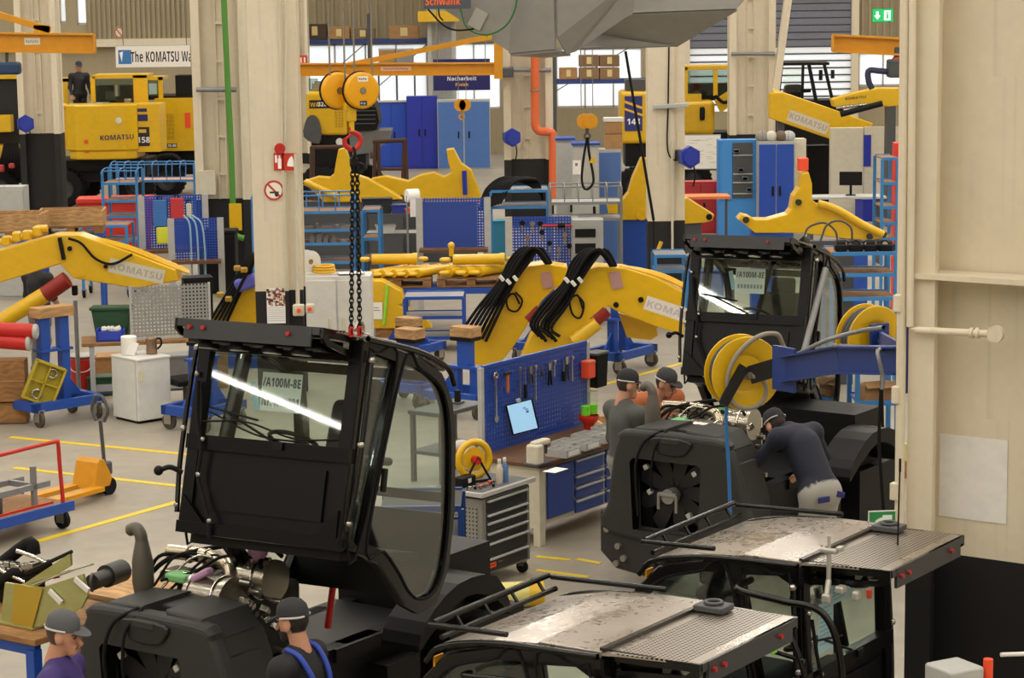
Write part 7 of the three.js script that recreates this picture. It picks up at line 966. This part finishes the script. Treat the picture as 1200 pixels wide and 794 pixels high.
{
  const t = T('wheeled_excavator', 'yellow excavator rear with a striped model plate beside the slim column', 'excavator', under(748, 165, 60), 0), f = (x0, x1, y0, y1, c, d) => fbox(t, x0, x1, y0, y1, c, d); M('counterweight', [rb(0.9, 1.35, 1.6, 0.1, onZ(t, 748, 138, 0)[0], onZ(t, 748, 138, 0)[1], -0.85)], yel, t); sheet('model_plate', 0.46, 0.9, (g, w, h) => { g.fillStyle = '#272c72'; g.fillRect(0, 0, w, h); g.fillStyle = '#e6b430'; g.save(); g.translate(0, h * .12); g.rotate(0.35); g.fillRect(-w, 0, w * 3, h * .07); g.fillRect(-w, h * .2, w * 3, h * .06); g.restore(); g.fillStyle = '#f0f0f0'; g.font = 'bold ' + h * .24 + 'px sans-serif'; g.textAlign = 'center'; g.fillText('148', w / 2, h * .82); }, t, { ...pos(onZ(t, 742.5, 133, 0)), z: -0.03, res: 250 }); M('engine_gear', [f(733, 758, 93, 106, -0.4, 0.6)], gryD, t); M('undercarriage', f(733, 800, 166, 195, -0.3, 1.2), blk, t); wheel(t, onZ(t, 745, 190, -0.2)[0], 0.5, -0.2, 0.5, 0.4);
  const u = T('wheeled_excavator', 'yellow excavator with framed cab windows between the beige columns', 'excavator', under(830, 150, 62), 0), k = (x0, x1, y0, y1, c, d) => fbox(u, x0, x1, y0, y1, c, d); M('cab_frame', [k(802, 860, 77, 82, 0, 1.4), k(802, 806, 79, 116, 0, 0.1), k(836, 841, 82, 112, 0, 0.1), k(802, 806, 79, 116, -1.3, 0.1)], yel, u); M('cab_glass', k(806, 856, 82, 112, -0.04, 0.02), glassD, u); M('cab_interior', k(808, 856, 98, 118, -0.5, 0.6), K('#16181a', 0.7), u); M('body', [rb(0.9, 0.95, 1.6, 0.15, onZ(u, 818, 138, 0)[0], onZ(u, 818, 138, 0)[1], -0.7), k(803, 822, 110, 130, 0.05, 0.8)], yel, u); M('boom_foot', ex(outl(u, [[838, 118], [858, 104], [862, 118], [845, 132]], 0.2), 0.4, 0.1), yel, u); M('boom_hose', [tb([onZ(u, 838, 112, 0.4), onZ(u, 848, 120, 0.4), onZ(u, 858, 116, 0.4)], 0.05, 6)], rub, u); M('mirror', rb(0.14, 0.36, 0.1, 0.05, ...onZ(u, 823, 133, 0.15)), blk, u); M('undercarriage', k(800, 870, 155, 200, -0.3, 1.3), blk, u); wheel(u, onZ(u, 812, 190, 0)[0], 0.5, -0.1, 0.5, 0.4);
  const v = T('black_machine_cab', 'open black machine cab with mirrors before the roller shutter', 'machine cab', under(945, 120, 62), 0), g = (x0, x1, y0, y1, c, d) => fbox(v, x0, x1, y0, y1, c, d); M('cab_roof', [g(908, 972, 73, 77, 0, 1.2)], blk, v); scr('pillar', [beam(onZ(v, 916, 76), onZ(v, 911, 120), 0.09, 0.09), beam(onZ(v, 941, 76), onZ(v, 940, 116), 0.07, 0.07), beam(onZ(v, 948, 76), onZ(v, 957, 122), 0.09, 0.09), beam(onZ(v, 966, 76), onZ(v, 976, 120), 0.08, 0.08), bar(onZ(v, 918, 108, -1), onZ(v, 950, 106, -1), 0.05)], blk, v); M('cab_glass', g(918, 940, 79, 108, -0.02, 0.015), glass, v); M('mirror', g(960, 964, 82, 94, 0.1, 0.1), blk, v); M('mirror', g(974, 978, 82, 92, 0.1, 0.1), blk, v); M('seat', [rb(0.5, 0.6, 0.5, 0.1, ...onZ(v, 930, 112, -0.5))], blk, v); M('cab_base', bc(onZ(v, 908, 118)[0], onZ(v, 990, 118)[0], 0, onZ(v, 950, 118)[1], -1.4, -0.2), blk, v);
  const b1 = T('excavator_boom', 'yellow boom with pale lettering slanting below the black cab', 'boom', under(960, 140, 57), 0); M('boom_body', ex(outl(b1, [[903, 110], [918, 109], [968, 126], [1002, 138], [1022, 145], [1018, 152], [1004, 156], [985, 165], [976, 163], [903, 138]]), 0.5, -0.25, 0.02), yel, b1); lettering(b1, 'KOMATSU', 947, 143, 1.05, 0.28, { col: '#a39e94', plate: '#cfc4ae', rz: -0.36, fill: 0.7 }); M('boom_pipe', [bar(onZ(b1, 905, 108, -0.1), onZ(b1, 975, 132, -0.1), 0.05), bar(onZ(b1, 905, 106, -0.3), onZ(b1, 975, 130, -0.3), 0.05)], yel, b1); M('support', [bc(onZ(b1, 912, 130)[0], onZ(b1, 920, 130)[0], 0, onZ(b1, 915, 138)[1], -0.4, -0.1), bc(onZ(b1, 988, 130)[0], onZ(b1, 996, 130)[0], 0, onZ(b1, 990, 160)[1], -0.4, -0.1)], gryD, b1);
  const b2 = T('excavator_boom', 'yellow boom with dark lettering raised beside the exit sign wall', 'boom', under(1020, 115, 54), 0); M('boom_body', ex(outl(b2, [[976, 117], [1000, 110], [1030, 104], [1062, 104], [1062, 122], [1040, 124], [1020, 121], [990, 127], [978, 124]]), 0.45, -0.2, 0.02), yel, b2); lettering(b2, 'KOMATSU', 1003, 114.5, 0.52, 0.09, { col: '#1f1f22', rz: 0.1, c: 0.03 }); M('cylinder', bar(onZ(b2, 985, 134, 0.2), onZ(b2, 1034, 121, 0.2), 0.07, 14), blk, b2); M('cylinder_rod', bar(onZ(b2, 980, 126, 0.2), onZ(b2, 1015, 122, 0.2), 0.035), chr, b2); M('support', bc(onZ(b2, 1040, 120)[0], onZ(b2, 1050, 120)[0], 0, onZ(b2, 1045, 123)[1], -0.4, 0), gryD, b2);
}

// ---------- people ----------
function surf(prims, c, size, N, colorOf, k = 0.03) {           // prims: {d(p), tag}; smooth union, meshed on a grid of N cells over size
  const mc = new MarchingCubes(N, K('#808080'), true, false, 60000); mc.isolation = 0; mc.reset();
  const half = N / 2, p = V(), n = prims.length, F = mc.field;
  for (let z = 0; z < N; z++) for (let y = 0; y < N; y++) for (let x = 0; x < N; x++) {
    p.set(c.x + (x - half) / half * size / 2, c.y + (y - half) / half * size / 2, c.z + (z - half) / half * size / 2);
    let r = 1; for (let i = 0; i < n; i++) { const d = prims[i].d(p); if (d - r < k && i) { const h = Math.max(0, Math.min(1, 0.5 + 0.5 * (r - d) / k)); r = r + (d - r) * h - k * h * (1 - h); } else if (d < r) r = d; }
    F[x + y * N + z * N * N] = -r;
  }
  mc.update(); const cnt = mc.count, pos_ = new Float32Array(cnt * 3), nor = new Float32Array(cnt * 3), col = new Float32Array(cnt * 3), cc = new THREE.Color();
  for (let i = 0; i < cnt; i++) {
    p.set(c.x + mc.positionArray[i * 3] * size / 2, c.y + mc.positionArray[i * 3 + 1] * size / 2, c.z + mc.positionArray[i * 3 + 2] * size / 2); p.toArray(pos_, i * 3);
    const nn = V(mc.normalArray[i * 3], mc.normalArray[i * 3 + 1], mc.normalArray[i * 3 + 2]).normalize(); nn.toArray(nor, i * 3);
    let best = 9, tg; for (const q of prims) { const d = q.d(p); if (d < best) { best = d; tg = q.tag; } } cc.set(colorOf(tg, p)); cc.toArray(col, i * 3);
  }
  const g = new THREE.BufferGeometry(); g.setAttribute('position', new THREE.BufferAttribute(pos_, 3)); g.setAttribute('normal', new THREE.BufferAttribute(nor, 3)); g.setAttribute('uv', new THREE.BufferAttribute(new Float32Array(cnt * 2), 2)); g.setAttribute('color', new THREE.BufferAttribute(col, 3)); return g;
}
function cap(a, b, ra, rb_, tag_) { a = v3(a); b = v3(b); const ab = b.clone().sub(a), l2 = Math.max(ab.lengthSq(), 1e-9), t = V(); return { tag: tag_, d: (p) => { t.copy(p).sub(a); const h = Math.max(0, Math.min(1, t.dot(ab) / l2)); return t.addScaledVector(ab, -h).length() - (ra + (rb_ - ra) * h); } }; }
function ell(c, r, tag_) { c = v3(c); const m = Math.min(...r); return { tag: tag_, d: (p) => (Math.hypot((p.x - c.x) / r[0], (p.y - c.y) / r[1], (p.z - c.z) / r[2]) - 1) * m }; }
const skinM = new THREE.MeshStandardMaterial({ color: '#ffffff', vertexColors: true, roughness: 0.75 });
function headGeo(o, sk) {
  const pr = [ell([0, 0.035, -0.012], [0.077, 0.1, 0.097], 'skull'), cap([0, -0.02, 0.02], [0, -0.078, 0.055], 0.062, 0.036, 'face'), cap([0, 0.008, 0.088], [0, -0.028, 0.108], 0.009, 0.015, 'face'), ell([0.08, -0.002, -0.005], [0.014, 0.032, 0.022], 'face'), ell([-0.08, -0.002, -0.005], [0.014, 0.032, 0.022], 'face'), cap([-0.035, 0.03, 0.078], [0.035, 0.03, 0.078], 0.012, 0.012, 'face'), cap([-0.02, -0.055, 0.08], [0.02, -0.055, 0.08], 0.008, 0.008, 'face'), cap([0, -0.06, -0.02], [0, -0.17, -0.04], 0.056, 0.06, 'face')];
  return surf(pr, V(0, -0.02, 0.01), 0.36, 64, (tg, p) => {
    if (Math.hypot(Math.abs(p.x) - 0.032, p.y - 0.012) < 0.011 && p.z > 0.06) return '#2a221e';
    if (Math.abs(p.y - 0.03) < 0.006 && Math.abs(Math.abs(p.x) - 0.033) < 0.018 && p.z > 0.06) return o.hair;
    if (Math.abs(p.x) < 0.026 && Math.abs(p.y + 0.056) < 0.007 && p.z > 0.07) return '#8a4a42';
    if (o.beard && p.y < -0.035 && p.y > -0.12 && p.z > 0.01) return o.hair;
    if (p.y > -0.045 && p.z < -0.02 && p.y < 0.2 && Math.abs(p.x) < 0.078) return o.hair;
    if (p.y > 0.075) return o.hair; return sk;
  }, 0.016);
}
function handGeo(sk, curl) {                                    // palm toward -y, fingers along +z, thumb at -x
  const pr = [ell([0, 0, 0.045], [0.042, 0.015, 0.05], 's'), cap([0, 0, -0.02], [0, 0, 0.02], 0.027, 0.03, 's')];
  [[0.03, 0.066], [0.011, 0.078], [-0.009, 0.074], [-0.028, 0.06]].reverse().forEach(([x, l], i) => { const a = [x, 0, 0.085], b = [x * 1.08, -l * 0.3 * curl, 0.085 + l * 0.5], c = [x * 1.1, -l * 0.85 * curl, 0.085 + l * (1 - 0.55 * curl)]; pr.push(cap(a, b, 0.0095, 0.009, 's'), cap(b, c, 0.009, 0.0075, 's')); });
  pr.push(cap([-0.03, -0.004, 0.02], [-0.062, -0.012, 0.055], 0.013, 0.011, 's'), cap([-0.062, -0.012, 0.055], [-0.066, -0.02, 0.088], 0.011, 0.008, 's'));
  return surf(pr, V(-0.01, -0.02, 0.07), 0.24, 44, () => sk, 0.012);
}
const handCache = {};
function person(label, p, yaw, J, C) {
  const t = T('person', label, 'person', p, yaw); t.scale.setScalar(C.scale || 1.06); const sk = C.skin || '#c08a6c', g = [];
  const sh = C.shirt, pa = C.pants, col = { shirt: sh, pants: pa, skin: sk, shoe: '#1a1816' };
  const pr = [cap(J.pelvis, J.chest, 0.145, 0.155, 'shirt'), cap([J.pelvis[0] - 0.07, J.pelvis[1] - 0.02, J.pelvis[2]], [J.pelvis[0] + 0.07, J.pelvis[1] - 0.02, J.pelvis[2]], 0.125, 0.125, 'pants'), cap(J.ls, J.rs, 0.085, 0.085, 'shirt'), cap(J.chest, J.neck, 0.12, 0.07, 'shirt')];
  for (const s of ['l', 'r']) pr.push(cap(J[s + 's'], J[s + 'e'], 0.062, 0.048, C.short ? 'shirt' : 'shirt'), cap(J[s + 'e'], J[s + 'w'], 0.045, 0.032, C.short ? 'skin' : 'shirt'), cap(J[s + 'h'], J[s + 'k'], 0.095, 0.066, 'pants'), cap(J[s + 'k'], J[s + 'a'], 0.066, 0.048, 'pants'), cap(J[s + 'a'], [J[s + 'a'][0], 0.045, J[s + 'a'][2] + 0.16], 0.05, 0.045, 'shoe'));
  pr.forEach((q) => q);
  g.push(surf(pr, V(0, 0.9, 0), 1.96, 84, (tg, q) => { if (tg === 'shirt' || tg === 'pants') { const ax = v3(J.chest).sub(v3(J.pelvis)).normalize(), k = q.clone().sub(v3(J.pelvis)).dot(ax); if (Math.abs(k) < 0.22 && q.y > 0.75) return k < 0.02 ? pa : sh; } return col[tg]; }, 0.05));
  const hg = headGeo(C, sk); hg.applyMatrix4(new THREE.Matrix4().makeRotationFromEuler(new THREE.Euler(C.nod || 0, C.turn || 0, C.lean || 0, 'YXZ')).setPosition(...J.head)); g.push(hg);
  for (const s of ['l', 'r']) { const w = v3(J[s + 'w']), e = v3(J[s + 'e']), d = w.clone().sub(e).normalize(); const h = (handCache[sk] ??= handGeo(sk, 0.6)).clone(); if (s === 'r') { h.scale(-1, 1, 1); const a = h.attributes.position.array; for (let i = 0; i < a.length; i += 9) for (let k = 0; k < 3; k++) { const x = a[i + 3 + k]; a[i + 3 + k] = a[i + 6 + k]; a[i + 6 + k] = x; } h.computeVertexNormals(); } h.applyQuaternion(new THREE.Quaternion().setFromUnitVectors(V(0, 0, 1), d)); h.translate(w.x, w.y, w.z); g.push(h); }
  const body = mergeGeometries(g.map(prep)); const me = new THREE.Mesh(body, skinM); me.name = 'body'; t.add(me);
  if (C.cap) {
    const m4 = new THREE.Matrix4().makeRotationFromEuler(new THREE.Euler(C.nod || 0, C.turn || 0, C.lean || 0, 'YXZ')).setPosition(...J.head);
    const dome = la([[0.094, 0.0], [0.095, 0.03], [0.086, 0.07], [0.06, 0.1], [0.025, 0.112], [0, 0.114]], 0, 0, 0, 24).scale(0.9, 1, 1.08).translate(0, 0.045, -0.012);
    const vis = ex(sm([[-0.075, 0], [-0.06, 0.055], [0, 0.085], [0.06, 0.055], [0.075, 0]], 4), 0.008, 0, 0).rotateX(Math.PI / 2 + 0.25).translate(0, 0.05, 0.078);
    const c = M('cap', [dome, vis].map((x) => x.applyMatrix4(m4)), K(C.cap, 0.85), t);
    M('cap_band', [tb([[-0.085, 0.05, 0.03], [-0.091, 0.052, -0.02], [-0.07, 0.05, -0.082], [-0.03, 0.048, -0.108]].map((q) => q), 0.007, 6, 16), tb([[0.085, 0.05, 0.03], [0.091, 0.052, -0.02], [0.07, 0.05, -0.082], [0.03, 0.048, -0.108]], 0.007, 6, 16)].map((x) => x.applyMatrix4(m4)), K('#b9b7b2', 0.7), c);
  }
  return t;
}
const stand = (o = {}) => ({ pelvis: [0, 0.98, 0], chest: [0, 1.3, 0], neck: [0, 1.47, -0.01], head: [0, 1.63, 0.03], ls: [0.19, 1.4, 0], rs: [-0.19, 1.4, 0], le: [0.25, 1.12, 0.04], re: [-0.25, 1.12, 0.04], lw: [0.24, 0.92, 0.2], rw: [-0.24, 0.92, 0.2], lh: [0.09, 0.93, 0], rh: [-0.09, 0.93, 0], lk: [0.1, 0.5, 0.02], rk: [-0.1, 0.5, 0.02], la: [0.1, 0.09, -0.02], ra: [-0.1, 0.09, -0.02], ...o });
{
  const m1 = person('bearded worker in black shirt with blue braces beside the engine', under(348, 740, 14.1), -2.0, stand({ lw: [0.2, 1.05, 0.3], rw: [-0.2, 1.05, 0.3], le: [0.26, 1.14, 0.1], re: [-0.26, 1.14, 0.1] }), { skin: '#b8876c', shirt: '#131417', pants: '#1c2436', short: true, cap: '#2c2d30', hair: '#211a17', beard: true, nod: 0.12 });
  M('brace', [tb([[0.1, 1.5, 0.02], [0.11, 1.46, -0.08], [0.09, 1.3, -0.165], [0.05, 1.1, -0.155]], 0.018, 6, 20)], K('#2a44a8', 0.6), m1); M('brace', [tb([[-0.1, 1.5, 0.02], [-0.11, 1.46, -0.08], [-0.09, 1.3, -0.165], [-0.05, 1.1, -0.155]], 0.018, 6, 20)], K('#2a44a8', 0.6), m1);
  person('worker in a grey cap and purple shirt looking at the hood', under(70, 768, 13.9), 1.45, stand(), { skin: '#c08c70', shirt: '#3a2c6c', pants: '#2a2c34', cap: '#55565a', hair: '#4a3a30', nod: 0.15 });
  person('worker in grey shirt and dark cap beside the fan hood', under(733, 473, 22.3), 2.2, stand({ lw: [0.16, 1.1, 0.32], rw: [-0.2, 1.0, 0.28] }), { skin: '#bd8a70', shirt: '#4c4d4b', pants: '#8a8a86', cap: '#232428', hair: '#3a2a24', turn: -0.45, nod: 0.15, scale: 1.1 });
  person('worker in dark cap half hidden behind the exhaust stack', [...under(771, 480, 22.95)].map((v, i) => (i === 1 ? 0 : v)), 0.5, stand({ head: [0, 1.56, 0.14], neck: [0, 1.42, 0.06], chest: [0, 1.27, 0.03] }), { skin: '#b98468', shirt: '#b5673a', pants: '#3a3c44', cap: '#35363a', hair: '#2f2522', nod: 0.3, turn: 0.5, scale: 1.1 });
  const w = under(956, 585, 20.7), fx = -2.55;
  const m5 = person('worker in navy shirt and light trousers bending into the machine', w, fx, stand({ pelvis: [0, 0.98, -0.05], chest: [0, 1.3, 0.17], neck: [0, 1.42, 0.34], head: [0, 1.42, 0.5], ls: [0.19, 1.39, 0.25], rs: [-0.19, 1.39, 0.25], le: [0.3, 1.15, 0.42], re: [-0.36, 1.16, 0.3], lw: [0.18, 1.1, 0.66], rw: [-0.3, 1.0, 0.52], lh: [0.09, 0.93, -0.05], rh: [-0.09, 0.93, -0.05], lk: [0.1, 0.5, 0.04], rk: [-0.1, 0.5, 0.0] }), { skin: '#c58f74', shirt: '#151a2c', pants: '#a3a29c', short: true, cap: '#232428', hair: '#2a211d', nod: 0.7, scale: 1.12 });
  M('pocket_flap', rb(0.12, 0.05, 0.02, 0.008, 0.08, 0.93, -0.19), K('#23266a', 0.6), m5); M('pocket_flap', rb(0.09, 0.05, 0.02, 0.008, -0.1, 0.95, -0.185, 0, 0, 0.3), K('#23266a', 0.6), m5);
  person('worker in black shirt and grey trousers behind the lettered boom', under(44, 330, 34.2), 2.6, stand(), { skin: '#b98a70', shirt: '#1a1b20', pants: '#6c6c6a', hair: '#2a211d', short: true });
  const p7 = P(92, 77, 62.6); person('worker in dark hooded top standing on the wheeled excavator', [p7.x, p7.y - 1.76, p7.z], 0.4, stand(), { skin: '#a87c64', shirt: '#16181f', pants: '#20222a', cap: '#2a3448', hair: '#2a211d' });
}

// ---------- further clutter on the floor between the stations ----------
{
  wireCart('blue cart with a grey slatted top behind the timber-block trestles', 474, 543, [349, 372, 396], 36, { board: gry, m: blu, d: 0.7 });
  wireCart('low blue grid cart seen through the hanging cab side glass', 446, 540, [596, 632, 668], 18.6, { board: K('#10131c', 0.6), m: K('#1b3c78', 0.5), d: 0.7 });
  const tb1 = wireCart('grey assembly table between the hooped cart and the blue pegboard', 428, 489, [252, 275], 43, { board: gryL, m: gryD });
  const put = (name, label, cat, px, py, Z, build) => { const o = T(name, label, cat, P(px, py, Z), 0.2); build(o); return o; };
  const onTop = (host, px, py, z) => host.localToWorld(V(onZ(host, px, py, z)[0], onZ(host, (px), py, z)[1], z));
  const bin = (host, px, py, label, c, w = 0.3, h = 0.16) => { const a = onZ(host, px, py, -0.3), o = T('storage_bin', label, 'bin', host.localToWorld(V(a[0], a[1] + 0.02, -0.3)), 0.1); M('bin_body', ex([[-w / 2, 0], [w / 2, 0], [w / 2 + 0.03, h], [-w / 2 - 0.03, h]], 0.26, 0, 0.008), K(c, 0.5), o); M('rim', rb(w + 0.09, 0.025, 0.3, 0.008, 0, h, 0), K(c, 0.5), o); };
  bin(tb1, 442, 251, 'black storage bin on the grey assembly table', '#15161a', 0.5, 0.28); bin(tb1, 468, 251, 'dark blue storage bin on the grey assembly table', '#1c2f80', 0.26, 0.16); bin(tb1, 482, 251, 'small orange storage bin on the grey assembly table', '#d8562a', 0.18, 0.1); bin(tb1, 452, 274, 'white storage bin on the lower table shelf', '#d0d0ca', 0.3, 0.14);
  const floorBox = (name, label, cat, px, py, w, h, d, m, lid) => { const o = T(name, label, cat, ground(px, py), 0.25); M('body', rb(w, h, d, 0.015, 0, h / 2, 0), m, o); M('lid', rb(w + 0.03, 0.04, d + 0.03, 0.01, 0, h + 0.015, 0), lid || m, o); return o; };
  floorBox('carton', 'brown carton on the floor below the lettered boom', 'box', 128, 445, 0.5, 0.35, 0.4, crd); floorBox('plastic_crate', 'green crate on the floor beside the red bucket', 'crate', 117, 462, 0.34, 0.24, 0.3, K('#1d4a30', 0.6)); floorBox('plastic_crate', 'grey crate on the floor behind the office chair', 'crate', 205, 440, 0.5, 0.3, 0.4, gry); floorBox('carton', 'tan carton beside the perforated screen bench', 'box', 250, 452, 0.4, 0.5, 0.4, crd);
  floorBox('plastic_crate', 'blue crate on the floor behind the slim beige column', 'crate', 826, 350, 0.6, 0.5, 0.4, blu); floorBox('white_pail', 'white pail behind the yellow dipper', 'pail', 738, 330, 0.3, 0.4, 0.3, wht, gryL); floorBox('plastic_crate', 'blue crate beside the white pail', 'crate', 722, 332, 0.7, 0.4, 0.5, bluD); floorBox('carton', 'open tan carton behind the hosed booms', 'box', 690, 352, 0.8, 0.5, 0.5, crd);
  floorBox('plastic_crate', 'black crate before the bright blue double locker', 'crate', 905, 262, 0.9, 0.7, 0.5, blk); floorBox('carton', 'tan carton before the bright blue double locker', 'box', 866, 256, 0.7, 0.5, 0.5, crd); floorBox('waste_bin', 'black waste bin beside the pale filing cabinet', 'bin', 955, 245, 0.6, 1.6, 0.5, blk); floorBox('plastic_crate', 'blue crate stack by the tall wire rack', 'crate', 1020, 258, 0.6, 0.5, 0.5, bluD);
  floorBox('tool_cabinet', 'low black cabinet beside the perforated screen', 'cabinet', 232, 372, 0.5, 0.7, 0.4, blk); floorBox('carton', 'brown carton beneath the collared pallets', 'box', 30, 300, 0.8, 0.5, 0.5, crd); floorBox('plastic_crate', 'red crate beneath the collared pallets', 'crate', 84, 300, 0.6, 0.4, 0.5, redD); floorBox('plastic_crate', 'teal crate behind the second pegboard', 'crate', 583, 310, 0.5, 0.9, 0.4, K('#2a7a9a', 0.5));
  // goods on top of lockers
  [[893, '#8d8a84', 'grey bag lying on the bright blue double locker'], [904, '#c9c5b8', 'pale roll lying on the bright blue double locker'], [915, '#6c5a48', 'brown bundle lying on the bright blue double locker'], [924, '#b4b6b8', 'silver tin standing on the bright blue double locker']].forEach(([px, c, l], i) => { const h = P(910, 166, 51.5).y, x = P(px, 166, 51.8).x, o = T('locker_bundle', l, 'bundle', [x, h, -51.8], i); M('bundle', [tf(new THREE.IcosahedronGeometry(0.13, 2), 0, 0.1, 0).scale(1.2, 1, 1)], K(c, 0.8), o); M('tie', to(0.12, 0.012, 0, 0.1, 0, 'x', 16, 6), gryD, o); });
  // looped hoses rising behind the open-door cab
  const lh = T('looped_hose', 'two grey hose loops standing before the large horned dipper', 'hose', P(965, 283, 32.6), 0); M('hose_loop', tb([[-0.28, 0.02, 0], [-0.22, 0.2, 0], [0, 0.27, 0], [0.16, 0.16, 0], [0.2, 0.02, 0]], 0.016, 6, 30), gryD, lh); M('hose_loop', tb([[-0.05, 0.02, 0.05], [0.04, 0.24, 0.05], [0.22, 0.3, 0.05], [0.38, 0.2, 0.05], [0.4, 0.02, 0.05]], 0.016, 6, 30), gryD, lh); M('hose_stand', bc(-0.3, 0.42, -P(965, 283, 32.6).y, 0.02, -0.1, 0.1), gryD, lh);
  // orange cone, stool and paper box near the closest column base
  const gb = T('grey_console', 'light grey console box at the foot of the cream column', 'console', P(1118, 800, 13.6), 0.5); gb.position.y = 0; M('console_body', rb(0.26, P(1118, 778, 13.6).y, 0.26, 0.02, 0, P(1118, 778, 13.6).y / 2, 0), gryL, gb); M('orange_post', bar([0.18, 0, 0.1], [0.18, P(1118, 772, 13.6).y, 0.1], 0.03), oran, gb); M('white_rail', bar([0.28, P(1118, 770, 13.6).y, 0.1], [1.2, P(1118, 770, 13.6).y - 0.06, 0.3], 0.014), wht, gb);
}

scene.traverse((o) => { if (o.isMesh) { o.castShadow = true; o.receiveShadow = true; } if (o.isLight) o.castShadow = true; });
renderer.render(scene, camera);
